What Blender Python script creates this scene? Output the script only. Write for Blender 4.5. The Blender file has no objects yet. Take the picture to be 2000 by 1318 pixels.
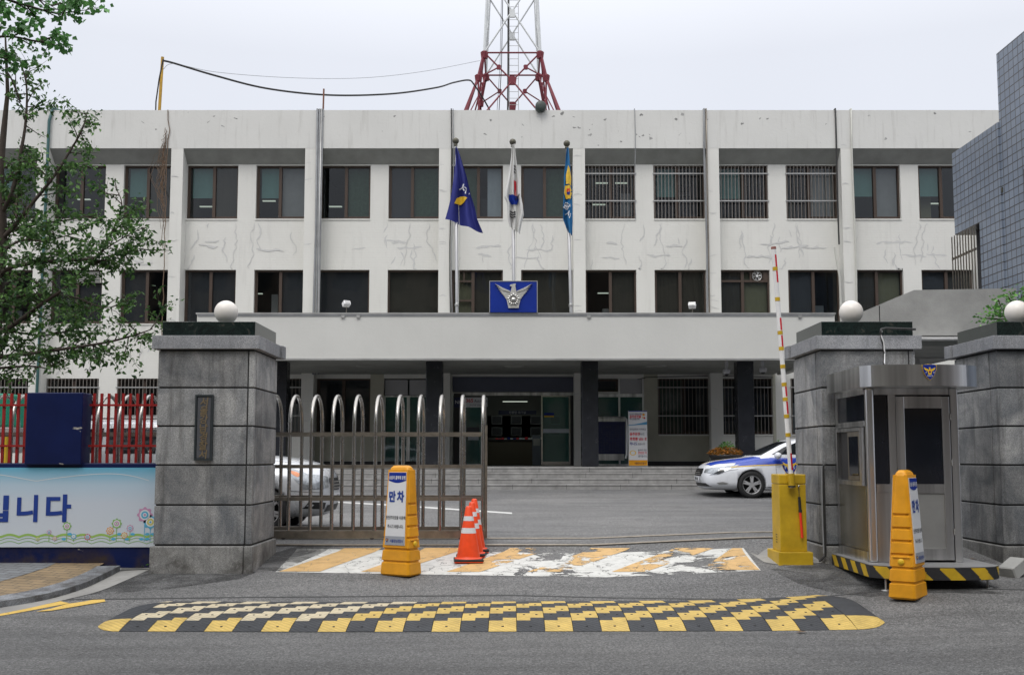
import bpy, bmesh, math, random
from mathutils import Vector, Matrix
from mathutils.bvhtree import BVHTree
random.seed(7)
R = math.radians
SC = bpy.context.scene
COL = SC.collection
# ---------------------------------------------------------------- camera
EYE = 1.6
FPX = 2050.0                       # focal length in pixels of a 2000 px wide picture
PITCH = R(5.0)
SHF = 54.65
cd = bpy.data.cameras.new("camera"); cam = bpy.data.objects.new("camera", cd); COL.objects.link(cam)
cam.location = (0, 0, EYE); cam.rotation_euler = (R(90) + PITCH, 0, 0)
cd.sensor_width = 36; cd.lens = FPX / 2000 * 36; cd.shift_y = SHF / 2000
cd.clip_start = 0.1; cd.clip_end = 2000
SC.camera = cam
# ---------------------------------------------------------------- sky, sun, exposure
SUN_EL, SUN_AZ = R(52), R(200)
w = bpy.data.worlds.new("World"); SC.world = w; w.use_nodes = True
nt = w.node_tree; nt.nodes.clear()
sky = nt.nodes.new('ShaderNodeTexSky'); sky.sky_type = 'NISHITA'; sky.sun_disc = False
sky.sun_elevation = SUN_EL; sky.sun_rotation = SUN_AZ; sky.air_density = 1.0; sky.dust_density = 6.0
tc = nt.nodes.new('ShaderNodeTexCoord'); sp = nt.nodes.new('ShaderNodeSeparateXYZ')
nt.links.new(tc.outputs['Generated'], sp.inputs[0])
mr = nt.nodes.new('ShaderNodeMapRange'); mr.inputs['From Min'].default_value = 0.0; mr.inputs['From Max'].default_value = 1.0
nt.links.new(sp.outputs['Z'], mr.inputs['Value'])
cr = nt.nodes.new('ShaderNodeValToRGB')      # overcast cloud layer, brighter towards the zenith
cr.color_ramp.elements[0].position = 0.0; cr.color_ramp.elements[0].color = (8.2, 8.6, 9.6, 1)
cr.color_ramp.elements[1].position = 1.0; cr.color_ramp.elements[1].color = (25.0, 25.0, 25.5, 1)
e = cr.color_ramp.elements.new(0.36); e.color = (8.6, 8.9, 9.7, 1)
nt.links.new(mr.outputs[0], cr.inputs[0])
nz = nt.nodes.new('ShaderNodeTexNoise'); nz.inputs['Scale'].default_value = 1.6; nz.inputs['Detail'].default_value = 5
nt.links.new(tc.outputs['Generated'], nz.inputs['Vector'])
m2 = nt.nodes.new('ShaderNodeMapRange'); m2.inputs['To Min'].default_value = 0.9; m2.inputs['To Max'].default_value = 1.1
nt.links.new(nz.outputs['Fac'], m2.inputs['Value'])
vm = nt.nodes.new('ShaderNodeVectorMath'); vm.operation = 'SCALE'
nt.links.new(cr.outputs[0], vm.inputs[0]); nt.links.new(m2.outputs[0], vm.inputs['Scale'])
mx = nt.nodes.new('ShaderNodeMix'); mx.data_type = 'RGBA'; mx.inputs['Factor'].default_value = 0.9
nt.links.new(sky.outputs[0], mx.inputs[6]); nt.links.new(vm.outputs[0], mx.inputs[7])
bg = nt.nodes.new('ShaderNodeBackground'); bg.inputs['Strength'].default_value = 0.1
out = nt.nodes.new('ShaderNodeOutputWorld')
nt.links.new(mx.outputs[2], bg.inputs[0]); nt.links.new(bg.outputs[0], out.inputs[0])
sd = bpy.data.lights.new("sun", 'SUN'); sd.energy = 1.05; sd.angle = R(25); sd.color = (1.0, 0.97, 0.92)
so = bpy.data.objects.new("sun", sd); COL.objects.link(so)
so.rotation_euler = (R(90) - SUN_EL, 0, R(180) - SUN_AZ)
SC.view_settings.view_transform = 'Standard'; SC.view_settings.look = 'None'
SC.view_settings.exposure = 0.0; SC.view_settings.gamma = 1.0
# ---------------------------------------------------------------- picture <-> place
CT, ST = math.cos(PITCH), math.sin(PITCH)
def W(px, py, Y):
    "the point at depth Y that the photograph shows at (px, py)"
    t = (659 + SHF - py) / FPX
    Z = Y * (ST + t * CT) / (CT - t * ST)
    zc = Y * CT + Z * ST
    return Vector(((px - 1000) / FPX * zc, Y, Z + EYE))
def ZA(py, Y): return W(1000, py, Y).z
def XA(px, py, Y): return W(px, py, Y).x
def lerp1(pts, x):
    if x <= pts[0][0]: return pts[0][1]
    for (a, va), (b, vb) in zip(pts, pts[1:]):
        if x <= b:
            return va + (vb - va) * (x - a) / (b - a)
    return pts[-1][1]
PROF = [(-60, 0), (9.9, 0), (11.4, .06), (11.7, .093), (12.0, .126), (12.3, .159), (12.8, .214), (14.08, .35), (14.4, .42), (15.3, .44), (25.6, .613), (28.4, .74), (31, .78), (60, .8), (200, .8)]
CROS = [(8, .03), (9.9, .05), (11.2, .17), (12.8, .12), (14.5, .10), (19, .03), (24, 0)]
def gz(x, y):
    k = min(1, max(0, (y - 11.4) / .9)); s = (1 - k) * min(1, max(0, (x - 1.5) / 2.7)) ** 2.2 + k * min(1, max(0, (x - 1.1) / 2.2))
    return lerp1(PROF, y) + s * lerp1(CROS, y)
def G(px, py, dz=0.0):
    "where the ray through (px, py) meets the ground"
    a, b = 4.0, 60.0
    Y = a; prev = None
    while Y < b:
        p = W(px, py, Y)
        d = p.z - (gz(p.x, Y) + dz)
        if d <= 0 and prev is not None:
            lo, hi = prev, Y
            for _ in range(30):
                m = (lo + hi) / 2; q = W(px, py, m)
                if q.z - (gz(q.x, m) + dz) > 0: lo = m
                else: hi = m
            return W(px, py, (lo + hi) / 2)
        prev = Y; Y += 0.1
    return W(px, py, b)
# ---------------------------------------------------------------- materials
class N:
    def __init__(s, name):
        s.m = bpy.data.materials.new(name); s.m.use_nodes = True
        s.t = s.m.node_tree; s.b = s.t.nodes['Principled BSDF']; s.o = s.t.nodes['Material Output']
        s.tc = None
    def n(s, typ, **kw):
        x = s.t.nodes.new('ShaderNode' + typ)
        for k, v in kw.items():
            if k in x.inputs.keys(): x.inputs[k].default_value = v
            else: setattr(x, k, v)
        return x
    def l(s, a, b): s.t.links.new(a, b); return s
    def co(s, kind='Object', scale=(1, 1, 1), rot=(0, 0, 0)):
        if s.tc is None: s.tc = s.t.nodes.new('ShaderNodeTexCoord')
        mp = s.t.nodes.new('ShaderNodeMapping'); mp.inputs['Scale'].default_value = scale; mp.inputs['Rotation'].default_value = rot
        s.l(s.tc.outputs[kind], mp.inputs[0]); return mp.outputs[0]
    def noise(s, scale, detail=4, rough=.55, vec=None, dist=0):
        x = s.n('TexNoise', Scale=scale, Detail=detail, Roughness=rough, Distortion=dist)
        s.l(vec if vec is not None else s.co(), x.inputs['Vector']); return x.outputs['Fac']
    def ramp(s, fac, stops):
        x = s.t.nodes.new('ShaderNodeValToRGB'); el = x.color_ramp.elements
        while len(el) < len(stops): el.new(.5)
        for i, (p, c) in enumerate(stops):
            el[i].position = p; el[i].color = (c, c, c, 1) if isinstance(c, (int, float)) else (*c, 1)
        s.l(fac, x.inputs[0]); return x.outputs[0]
    def mix(s, fac, a, b, mode='MIX'):
        x = s.t.nodes.new('ShaderNodeMix'); x.data_type = 'RGBA'; x.blend_type = mode
        for v, i in ((fac, 0), (a, 6), (b, 7)):
            if isinstance(v, (int, float)): x.inputs[i].default_value = v if i == 0 else (v, v, v, 1)
            elif isinstance(v, tuple): x.inputs[i].default_value = (*v, 1)
            else: s.l(v, x.inputs[i])
        return x.outputs[2]
    def math(s, op, a, b=0, c=0):
        x = s.t.nodes.new('ShaderNodeMath'); x.operation = op
        for i, v in enumerate((a, b, c)):
            if isinstance(v, (int, float)): x.inputs[i].default_value = v
            else: s.l(v, x.inputs[i])
        return x.outputs[0]
    def base(s, c):
        if isinstance(c, tuple): s.b.inputs['Base Color'].default_value = (*c, 1)
        else: s.l(c, s.b.inputs['Base Color'])
        return s
    def rough(s, v):
        if isinstance(v, (int, float)): s.b.inputs['Roughness'].default_value = v
        else: s.l(v, s.b.inputs['Roughness'])
        return s
    def bump(s, h, strength=.3, dist=.02):
        x = s.n('Bump', Strength=strength, Distance=dist); s.l(h, x.inputs['Height']); s.l(x.outputs[0], s.b.inputs['Normal']); return s
def plain(name, c, rough=.6, metal=0.0, var=.12, scale=3.0, bump=0.0, coat=0.0, spec=.5):
    k = N(name)
    nf = k.noise(scale, 5, .6)
    v = k.ramp(nf, [(.3, 1 - var), (.7, 1.0)])
    k.base(k.mix(1.0, c, v, 'MULTIPLY'))
    k.rough(k.math('ADD', k.math('MULTIPLY', nf, .15), rough - .07))
    k.b.inputs['Metallic'].default_value = metal
    k.b.inputs['Coat Weight'].default_value = coat
    k.b.inputs['Specular IOR Level'].default_value = spec
    if bump: k.bump(k.noise(scale * 12, 3), bump, .01)
    return k.m
M = {}
def brushed(name, c, rough):
    k = N(name); s1 = k.noise(1.6, 3, .5, vec=k.co(scale=(3.5, 3.5, .12))); s2 = k.noise(60, 3, .6, vec=k.co(scale=(1.0, 1.0, .02)))
    k.base(k.mix(1.0, c, k.ramp(s1, [(.3, .55), (.5, .9), (.7, 1.25)]), 'MULTIPLY')).rough(k.math('ADD', k.math('MULTIPLY', s2, .06), rough)); k.b.inputs['Metallic'].default_value = 1.0
    k.bump(k.noise(2.2, 2, .4), .12, .03); return k.m
def asphalt():
    k = N("asphalt")
    v = k.co()
    fine = k.n('TexVoronoi', Scale=85.0); k.l(v, fine.inputs['Vector'])
    sp1 = k.ramp(fine.outputs['Color'], [(.12, .52), (.5, .94), (.88, 1.55)])
    mid = k.noise(26, 5, .8)
    big = k.noise(.32, 5, .6, dist=.4)
    strk = k.noise(1.0, 4, .6, vec=k.co(scale=(.35, 2.4, 1)))
    c = k.ramp(big, [(.3, (.128, .128, .130)), (.52, (.150, .149, .147)), (.72, (.182, .179, .175))])
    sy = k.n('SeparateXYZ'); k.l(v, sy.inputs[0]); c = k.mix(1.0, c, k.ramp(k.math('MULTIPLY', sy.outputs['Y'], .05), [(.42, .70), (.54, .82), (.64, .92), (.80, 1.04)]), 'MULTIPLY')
    c = k.mix(1.0, c, k.ramp(strk, [(.3, .74), (.6, 1.08)]), 'MULTIPLY')
    c = k.mix(1.0, c, k.ramp(mid, [(.32, .62), (.68, 1.34)]), 'MULTIPLY')
    c = k.mix(1.0, c, sp1, 'MULTIPLY')
    # tar stains and hairline cracks
    st = k.noise(1.7, 6, .62, dist=.8)
    c = k.mix(k.ramp(st, [(.56, 0.0), (.72, .55)]), c, (.07, .07, .07))
    cr = k.n('TexVoronoi', Scale=.55, feature='DISTANCE_TO_EDGE')
    wv = k.n('TexNoise', Scale=3.0, Detail=6.0); k.l(v, wv.inputs['Vector'])
    ad = k.n('VectorMath', operation='MULTIPLY_ADD'); k.l(wv.outputs['Color'], ad.inputs[0]); ad.inputs[1].default_value = (.5, .5, .5); k.l(v, ad.inputs[2])
    k.l(ad.outputs[0], cr.inputs['Vector'])
    gate = k.ramp(k.noise(.4, 2), [(.48, 0.0), (.56, 1.0)])
    cm = k.math('MULTIPLY', k.ramp(cr.outputs['Distance'], [(.0, .45), (.006, 0.0)]), gate)
    c = k.mix(cm, c, (.04, .04, .04))
    k.base(c).rough(.88).bump(k.math('ADD', fine.outputs['Distance'], mid), .5, .006)
    return k.m
def facade(name, tint=(.705, .70, .66), brick=True, dirt=1.0):
    k = N(name)
    big = k.noise(.55, 5, .6); c = k.mix(k.ramp(big, [(.35, 0.0), (.7, 1.0)]), tuple(t * .93 for t in tint), tint)
    run = k.noise(2.2, 6, .65, vec=k.co(scale=(2.4, 2.4, .22)))
    c = k.mix(k.math('MULTIPLY', k.ramp(run, [(.54, 0.0), (.8, .30)]), dirt), c, (.40, .39, .36))
    fine = k.noise(14, 5, .7)
    c = k.mix(k.math('MULTIPLY', k.ramp(fine, [(.60, 0.0), (.75, .16)]), dirt), c, (.42, .42, .40))
    sp = k.n('SeparateXYZ'); k.l(k.co(), sp.inputs[0])
    if brick:
        wz = k.math('FRACT', k.math('MULTIPLY', sp.outputs['Z'], 1 / .085))
        ln = k.ramp(wz, [(.0, .0), (.10, 1.0), (.9, 1.0), (1.0, .0)])
        nb = k.math('ADD', k.math('MULTIPLY', ln, .5), k.math('MULTIPLY', k.noise(9, 5, .7), 1.2))
        k.bump(nb, .28, .012)
    else: k.bump(k.noise(9, 6, .7), .4, .012)
    k.base(c).rough(.82); return k.m
def granite(name, c0, c1, dirt=.5):
    k = N(name)
    v = k.n('TexVoronoi', Scale=170.0); k.l(k.co(), v.inputs['Vector'])
    s = k.ramp(v.outputs['Color'], [(.1, .62), (.5, 1.0), (.9, 1.38)])
    n2 = k.noise(75, 4, .8)
    c = k.mix(k.ramp(k.noise(2.0, 6, .62, dist=.9), [(.36, 0.0), (.66, 1.0)]), c0, c1)
    c = k.mix(1.0, c, s, 'MULTIPLY'); c = k.mix(1.0, c, k.ramp(n2, [(.3, .72), (.7, 1.22)]), 'MULTIPLY')
    run = k.noise(3.0, 6, .65, vec=k.co(scale=(3.5, 3.5, .3)))
    c = k.mix(k.math('MULTIPLY', k.ramp(run, [(.50, 0.0), (.78, 1.0)]), dirt), c, (.055, .052, .05))
    g = k.n('NewGeometry'); c = k.mix(1.0, c, k.ramp(g.outputs['Random Per Island'], [(.0, .76), (.5, 1.0), (1.0, 1.26)]), 'MULTIPLY')
    sz = k.n('SeparateXYZ'); k.l(k.co(), sz.inputs[0]); low = k.ramp(sz.outputs['Z'], [(.30, 1.0), (.62, .0)])
    c = k.mix(k.math('MULTIPLY', k.math('MULTIPLY', low, k.ramp(k.noise(3.5, 6, .7), [(.42, 0.0), (.62, 1.0)])), .8), c, (.035, .03, .025))
    k.base(c).rough(.72).bump(n2, .15, .004); return k.m
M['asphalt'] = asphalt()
M['facade'] = facade('painted_brick')
M['parapet'] = facade('weathered_parapet', (.65, .648, .62), False, 2.2)
M['canopy'] = facade('canopy_panel', (.60, .60, .57), False, .25)
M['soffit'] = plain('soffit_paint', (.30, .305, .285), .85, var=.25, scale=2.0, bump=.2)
M['crack'] = plain('crack_filler', (.59, .59, .575), .9, var=.10, scale=12)
M['granite'] = granite('pillar_granite', (.135, .143, .153), (.315, .315, .312), .8)
M['granite2'] = granite('cap_granite', (.22, .228, .245), (.31, .315, .33), .35)
M['granite3'] = granite('base_granite', (.20, .20, .195), (.32, .315, .30), .75)
M['joint'] = plain('dark_joint', (.03, .03, .03), .9)
M['steel'] = brushed('brushed_steel', (.70, .70, .70), .26)
M['dullsteel'] = plain('dull_steel', (.30, .27, .23), .42, .9, var=.35, scale=9)
M['galv'] = plain('galvanised', (.45, .45, .44), .5, .8, var=.2)
M['gatesteel'] = plain('gate_tube_steel', (.44, .42, .39), .26, 1.0, var=.12, scale=3)
M['lampglass'] = plain('clear_lamp', (.44, .47, .50), .12, .5, var=.45, scale=25, coat=.5)
M['rimsilver'] = plain('rim_silver', (.50, .50, .51), .3, .4, var=.05)
M['black'] = plain('black_paint', (.018, .018, .02), .5)
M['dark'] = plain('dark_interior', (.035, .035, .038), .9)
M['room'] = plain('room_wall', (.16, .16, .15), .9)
M['brown'] = plain('bronze_frame', (.068, .046, .034), .5, .2)
M['white'] = plain('white_paint', (.78, .78, .78), .4)
M['carwhite'] = plain('car_white', (.74, .76, .80), .28, var=.03, coat=.6)
M['carsilver'] = plain('car_silver', (.62, .64, .67), .28, .35, var=.04, coat=.6)
M['navy'] = plain('navy_paint', (.005, .011, .07), .5, var=.3, scale=6)
M['blue'] = plain('sign_blue', (.002, .024, .25), .5, spec=.25)
M['carblue'] = plain('livery_blue', (.012, .055, .42), .3, coat=.5)
M['yellow'] = plain('yellow_paint', (.80, .50, .02), .45, var=.2)
M['mustard'] = plain('mustard_paint', (.60, .39, .016), .42, var=.28, scale=5)
M['orangeY'] = plain('sign_plastic', (.78, .34, .006), .42, var=.22, scale=5, bump=.05)
M['red'] = plain('red_paint', (.32, .009, .008), .45, var=.25)
M['redstrip'] = plain('red_strip', (.62, .01, .03), .35)
M['cone'] = plain('cone_plastic', (.88, .075, .012), .42, var=.15, scale=9)
M['rubber'] = plain('rubber', (.022, .023, .026), .7, var=.35, scale=30, bump=.3)
M['signwhite'] = plain('sign_white', (.66, .67, .69), .35, var=.06)
M['teal'] = plain('teal_blind', (.22, .42, .40), .8, var=.1)
M['greyblind'] = plain('grey_blind', (.42, .42, .43), .8)
M['paleblind'] = plain('pale_blind', (.55, .60, .66), .8)
M['greenblind'] = plain('green_curtain', (.10, .17, .12), .85, var=.35, scale=8)
M['oliveblind'] = plain('olive_blind', (.30, .29, .19), .85)
M['mesh'] = plain('insect_screen', (.085, .088, .10), .9)
M['brownscreen'] = plain('brown_screen', (.10, .09, .075), .9)
M['stone'] = plain('step_stone', (.34, .335, .325), .8, var=.4, scale=4, bump=.2)
M['concrete'] = plain('concrete', (.40, .40, .385), .85, var=.25, scale=2.5, bump=.45)
M['concdark'] = plain('old_concrete', (.27, .27, .26), .85, var=.35, scale=4, bump=.3)
M['pole'] = plain('pole_metal', (.50, .50, .50), .35, .7)
M['brass'] = plain('dark_bronze', (.10, .095, .07), .5, .4)
M['towerred'] = plain('tower_red', (.16, .016, .028), .65)
M['towerwhite'] = plain('tower_white', (.62, .64, .64), .55)
M['globe'] = plain('globe_plastic', (.80, .755, .70), .35, var=.08, scale=6)
M['cable'] = plain('cable', (.02, .02, .02), .6)
M['greycable'] = plain('grey_conduit', (.26, .27, .28), .6, var=.3)
M['greenpipe'] = plain('green_pipe', (.03, .10, .10), .5)
M['whitepipe'] = plain('white_pipe', (.55, .55, .50), .6)
M['bark'] = plain('bark', (.065, .05, .04), .9, var=.4, scale=15, bump=.6)
M['gold'] = plain('gold', (.75, .48, .03), .45)
M['goldleaf'] = plain('emblem_red', (.5, .02, .02), .4)
M['chrome'] = plain('polished_metal', (.62, .61, .58), .2, 1.0, var=.05)
M['silverE'] = plain('cast_aluminium', (.66, .65, .61), .38, .5, var=.3, scale=20)
M['tyre'] = plain('tyre_rubber', (.016, .016, .017), .75)
M['ivory'] = plain('ivory_wall', (.46, .45, .37), .8, var=.15)
M['marking'] = plain('white_marking', (.62, .62, .60), .8, var=.35, scale=20)
def glass(name, tint=(.5, .55, .55), refl=.11, rough=.03, dif=None):
    k = N(name); k.t.nodes.remove(k.b)
    tr = k.n('BsdfTransparent'); tr.inputs[0].default_value = (*tint, 1)
    gl = k.n('BsdfGlossy'); gl.inputs['Color'].default_value = (.75, .78, .8, 1); gl.inputs['Roughness'].default_value = rough
    lw = k.n('LayerWeight', Blend=.25)
    f = k.math('ADD', k.math('MULTIPLY', lw.outputs['Facing'], .35), refl)
    ms = k.n('MixShader'); k.l(f, ms.inputs[0]); k.l(tr.outputs[0], ms.inputs[1]); k.l(gl.outputs[0], ms.inputs[2])
    bp = k.n('Bump', Strength=.25, Distance=.02); k.l(k.noise(.9, 2, .5), bp.inputs['Height']); k.l(bp.outputs[0], gl.inputs['Normal'])
    if dif:
        df = k.n('BsdfDiffuse'); df.inputs[0].default_value = (*dif, 1); m3 = k.n('MixShader'); m3.inputs[0].default_value = .4; k.l(ms.outputs[0], m3.inputs[1]); k.l(df.outputs[0], m3.inputs[2]); k.l(m3.outputs[0], k.o.inputs[0]); return k.m
    k.l(ms.outputs[0], k.o.inputs[0]); return k.m
M['glass'] = glass('window_glass', (.50, .53, .53), .045)
M['greenglass'] = glass('green_door_glass', (.25, .50, .44), .12, dif=(.10, .26, .23))
M['tint'] = plain('dark_car_glass', (.012, .015, .018), .06, var=0.0)
M['boothglass'] = plain('dark_booth_glass', (.012, .014, .020), .07, var=.3, scale=3)
M['lampglow'] = N('lit_tube').m
b_ = M['lampglow'].node_tree.nodes['Principled BSDF']; b_.inputs['Emission Color'].default_value = (.9, 1, .85, 1); b_.inputs['Emission Strength'].default_value = .75
def marble():
    k = N('dark_marble'); v = k.noise(5, 8, .7, dist=2.5)
    k.base(k.ramp(v, [(.35, (.007, .012, .012)), (.58, (.012, .022, .020)), (.68, (.055, .055, .048)), (.74, (.012, .018, .017))])).rough(.08)
    return k.m
M['marble'] = marble()
def tiles():
    k = N('glazed_blue_tile'); b = k.n('TexBrick', offset=0.0, squash=1.0)
    sx_ = k.n('SeparateXYZ'); k.l(k.co(), sx_.inputs[0]); cb_ = k.n('CombineXYZ'); k.l(sx_.outputs['Y'], cb_.inputs['X']); k.l(sx_.outputs['Z'], cb_.inputs['Y']); k.l(cb_.outputs[0], b.inputs['Vector'])
    b.inputs['Color1'].default_value = (.165, .20, .255, 1); b.inputs['Color2'].default_value = (.20, .235, .29, 1); b.inputs['Mortar'].default_value = (.035, .03, .03, 1)
    b.inputs['Scale'].default_value = 1.0; b.inputs['Mortar Size'].default_value = .011; b.inputs['Brick Width'].default_value = .20; b.inputs['Row Height'].default_value = .175
    k.base(k.mix(1.0, b.outputs['Color'], k.ramp(k.noise(.8, 5), [(.3, .88), (.7, 1.12)]), 'MULTIPLY')).rough(.3).bump(k.math('SUBTRACT', 1.0, b.outputs['Fac']), .4, .01)
    return k.m
M['tiles'] = tiles()
def leafmat(name, c0, c1, tr=.35):
    k = N(name)
    oi = k.n('ObjectInfo'); g = k.n('NewGeometry')
    c = k.ramp(g.outputs['Random Per Island'], [(.0, c0), (.8, c1), (.97, tuple(x * 1.6 for x in c1))])
    k.base(c).rough(.5)
    tb = k.n('BsdfTranslucent'); k.l(c, tb.inputs[0])
    ms = k.n('MixShader'); ms.inputs[0].default_value = tr
    k.l(k.b.outputs[0], ms.inputs[1]); k.l(tb.outputs[0], ms.inputs[2]); k.l(ms.outputs[0], k.o.inputs[0]); return k.m
M['leaf'] = leafmat('leaf_dark', (.020, .068, .018), (.080, .170, .038))
M['ginkgo'] = leafmat('leaf_ginkgo', (.040, .135, .035), (.10, .26, .07))
M['flowers'] = leafmat('leaf_flowers', (.16, .10, .01), (.42, .16, .02))
M['shrub'] = leafmat('leaf_shrub', (.05, .16, .03), (.14, .32, .07))
M['vine'] = plain('dry_vine', (.20, .135, .09), .9, var=.4, scale=12)
# ---------------------------------------------------------------- mesh builder
class MB:
    def __init__(s): s.v = []; s.f = []; s.mi = []; s.sm = []; s.mats = []
    def _m(s, m):
        if m is None: return 0
        if m not in s.mats: s.mats.append(m)
        return s.mats.index(m)
    def add(s, vs, fs, m=None, smooth=False):
        o = len(s.v); s.v.extend([tuple(x) for x in vs]); i = s._m(m)
        for f in fs: s.f.append(tuple(o + a for a in f)); s.mi.append(i); s.sm.append(smooth)
        return s
    def box(s, x0, x1, y0, y1, z0, z1, m=None, T=None):
        vs = [Vector(p) for p in ((x0, y0, z0), (x1, y0, z0), (x1, y1, z0), (x0, y1, z0), (x0, y0, z1), (x1, y0, z1), (x1, y1, z1), (x0, y1, z1))]
        if T is not None: vs = [T @ p for p in vs]
        return s.add(vs, [(0, 3, 2, 1), (4, 5, 6, 7), (0, 1, 5, 4), (1, 2, 6, 5), (2, 3, 7, 6), (3, 0, 4, 7)], m)
    def bbox(s, x0, x1, y0, y1, z0, z1, m=None, bev=.01, T=None):
        "box with chamfered edges"
        bm = bmesh.new(); bmesh.ops.create_cube(bm, size=1)
        for v in bm.verts: v.co = Vector(((x0 + x1) / 2 + v.co.x * (x1 - x0), (y0 + y1) / 2 + v.co.y * (y1 - y0), (z0 + z1) / 2 + v.co.z * (z1 - z0)))
        bmesh.ops.bevel(bm, geom=bm.edges[:], offset=bev, segments=2, affect='EDGES', profile=.5)
        s.bm(bm, m, T=T); bm.free(); return s
    def bm(s, bm, m=None, T=None, smooth=False):
        bm.verts.index_update()
        return s.add([(T @ v.co if T is not None else v.co) for v in bm.verts], [[v.index for v in f.verts] for f in bm.faces], m, smooth)
    def prism(s, pts, fn, d, m=None, cap2=True):
        "polygon pts (u,v); fn(u,v,w)->3D; extruded from w=0 to w=d"
        n = len(pts); vs = [fn(u, v, 0) for u, v in pts] + [fn(u, v, d) for u, v in pts]
        fs = [tuple(range(n)), tuple(range(2 * n - 1, n - 1, -1))] + [(i, i + n, (i + 1) % n + n, (i + 1) % n) for i in range(n)]
        return s.add(vs, fs, m)
    def tube(s, pts, r, m=None, n=8, caps=True, smooth=True, r1=None):
        pts = [Vector(p) for p in pts]; k = len(pts); up = None; vs = []
        for i, p in enumerate(pts):
            d = (pts[min(i + 1, k - 1)] - pts[max(i - 1, 0)])
            if d.length < 1e-9: d = Vector((0, 0, 1))
            d.normalize()
            if up is None: up = Vector((0, 0, 1)) if abs(d.z) < .9 else Vector((1, 0, 0))
            a = d.cross(up); 
            if a.length < 1e-6: a = d.orthogonal()
            a.normalize(); b = a.cross(d).normalized(); up = b
            rr = r if r1 is None else r + (r1 - r) * i / max(1, k - 1)
            if isinstance(r, (list, tuple)): rr = r[i]
            for j in range(n):
                t = 2 * math.pi * j / n; vs.append(p + a * math.cos(t) * rr + b * math.sin(t) * rr)
        fs = []
        for i in range(k - 1):
            for j in range(n):
                fs.append((i * n + j, i * n + (j + 1) % n, (i + 1) * n + (j + 1) % n, (i + 1) * n + j))
        s.add(vs, fs, m, smooth)
        if caps:
            s.add(vs[:n], [tuple(range(n - 1, -1, -1))], m); s.add(vs[-n:], [tuple(range(n))], m)
        return s
    def cyl(s, c, r, h, m=None, axis='z', n=20, r1=None, smooth=True):
        c = Vector(c); d = {'x': Vector((1, 0, 0)), 'y': Vector((0, 1, 0)), 'z': Vector((0, 0, 1))}[axis]
        return s.tube([c, c + d * h], r, m, n, True, smooth, r1)
    def lathe(s, c, prof, m=None, n=24, axis='z', smooth=True, caps=True):
        vs = []; c = Vector(c)
        for r, z in prof:
            for j in range(n):
                t = 2 * math.pi * j / n; a, b = r * math.cos(t), r * math.sin(t)
                vs.append(c + (Vector((a, b, z)) if axis == 'z' else Vector((a, z, b)) if axis == 'y' else Vector((z, a, b))))
        fs = [(i * n + j, i * n + (j + 1) % n, (i + 1) * n + (j + 1) % n, (i + 1) * n + j) for i in range(len(prof) - 1) for j in range(n)]
        s.add(vs, fs, m, smooth)
        if caps: s.add(vs[:n], [tuple(range(n))], m); s.add(vs[-n:], [tuple(range(n - 1, -1, -1))], m)
        return s
    def sphere(s, c, r, m=None, n=20, k=12, sz=1.0):
        return s.lathe(c, [(max(1e-4, r * math.sin(math.pi * i / k)), -r * sz * math.cos(math.pi * i / k)) for i in range(k + 1)], m, n)
    def build(s, name, m=None, parent=None, **kw):
        me = bpy.data.meshes.new(name); me.from_pydata(s.v, [], s.f)
        mats = list(s.mats)
        if m is not None and not mats: mats = [m]
        for x in mats: me.materials.append(x)
        if s.mats: me.polygons.foreach_set('material_index', s.mi)
        me.polygons.foreach_set('use_smooth', s.sm); me.update()
        bm = bmesh.new(); bm.from_mesh(me); bmesh.ops.recalc_face_normals(bm, faces=bm.faces[:]) if kw.get('fix', True) and len(bm.faces) < 30000 else None
        bm.to_mesh(me); bm.free()
        o = bpy.data.objects.new(name, me); COL.objects.link(o)
        if parent is not None:
            o.parent = parent; o.matrix_parent_inverse = Matrix.Translation(-Vector(parent.location)) if kw.get('world', True) else Matrix.Identity(4)
        return o
def tag(o, label=None, cat=None, group=None, kind=None):
    if label: o['label'] = label
    if cat: o['category'] = cat
    if group: o['group'] = group
    if kind: o['kind'] = kind
    return o
def thing(name, loc, label, cat, group=None, rz=0):
    o = bpy.data.objects.new(name, None); COL.objects.link(o); o.location = loc; o.rotation_euler = (0, 0, rz); o.empty_display_size = .2
    return tag(o, label, cat, group)
def put_origin(o, loc):
    "shift a top-level mesh so its origin is loc, geometry staying put"
    loc = Vector(loc); o.data.transform(Matrix.Translation(-loc)); o.location = loc; return o
def dup(o, parent=None):
    c = o.copy(); COL.objects.link(c)
    if parent is not None: c.parent = parent
    for ch in list(o.children): dup(ch, c)
    return c
# ---------------------------------------------------------------- lettering and emblems
_tc = {}
def text2d(s, size=1.0, bold=0.0, align='CENTER', sx=1.0):
    k = (s, bold)
    if k not in _tc:
        cu = bpy.data.curves.new('lettering', 'FONT'); cu.body = s; cu.size = 1.0; cu.offset = bold; cu.resolution_u = 3; cu.fill_mode = 'FRONT'
        ob = bpy.data.objects.new('lettering', cu); COL.objects.link(ob)
        dg = bpy.context.evaluated_depsgraph_get(); ev = ob.evaluated_get(dg); me = ev.to_mesh()
        _tc[k] = ([(v.co.x, v.co.y) for v in me.vertices], [tuple(p.vertices) for p in me.polygons])
        ev.to_mesh_clear(); bpy.data.objects.remove(ob); bpy.data.curves.remove(cu)
    vs, fs = _tc[k]
    if not vs: return [], []
    x0 = min(v[0] for v in vs); x1 = max(v[0] for v in vs)
    ox = (x0 + x1) / 2 if align == 'CENTER' else x0 if align == 'LEFT' else x1
    y0 = min(v[1] for v in vs); y1 = max(v[1] for v in vs); oy = (y0 + y1) / 2
    return [((x - ox) * size * sx, (y - oy) * size) for x, y in vs], fs
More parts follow.
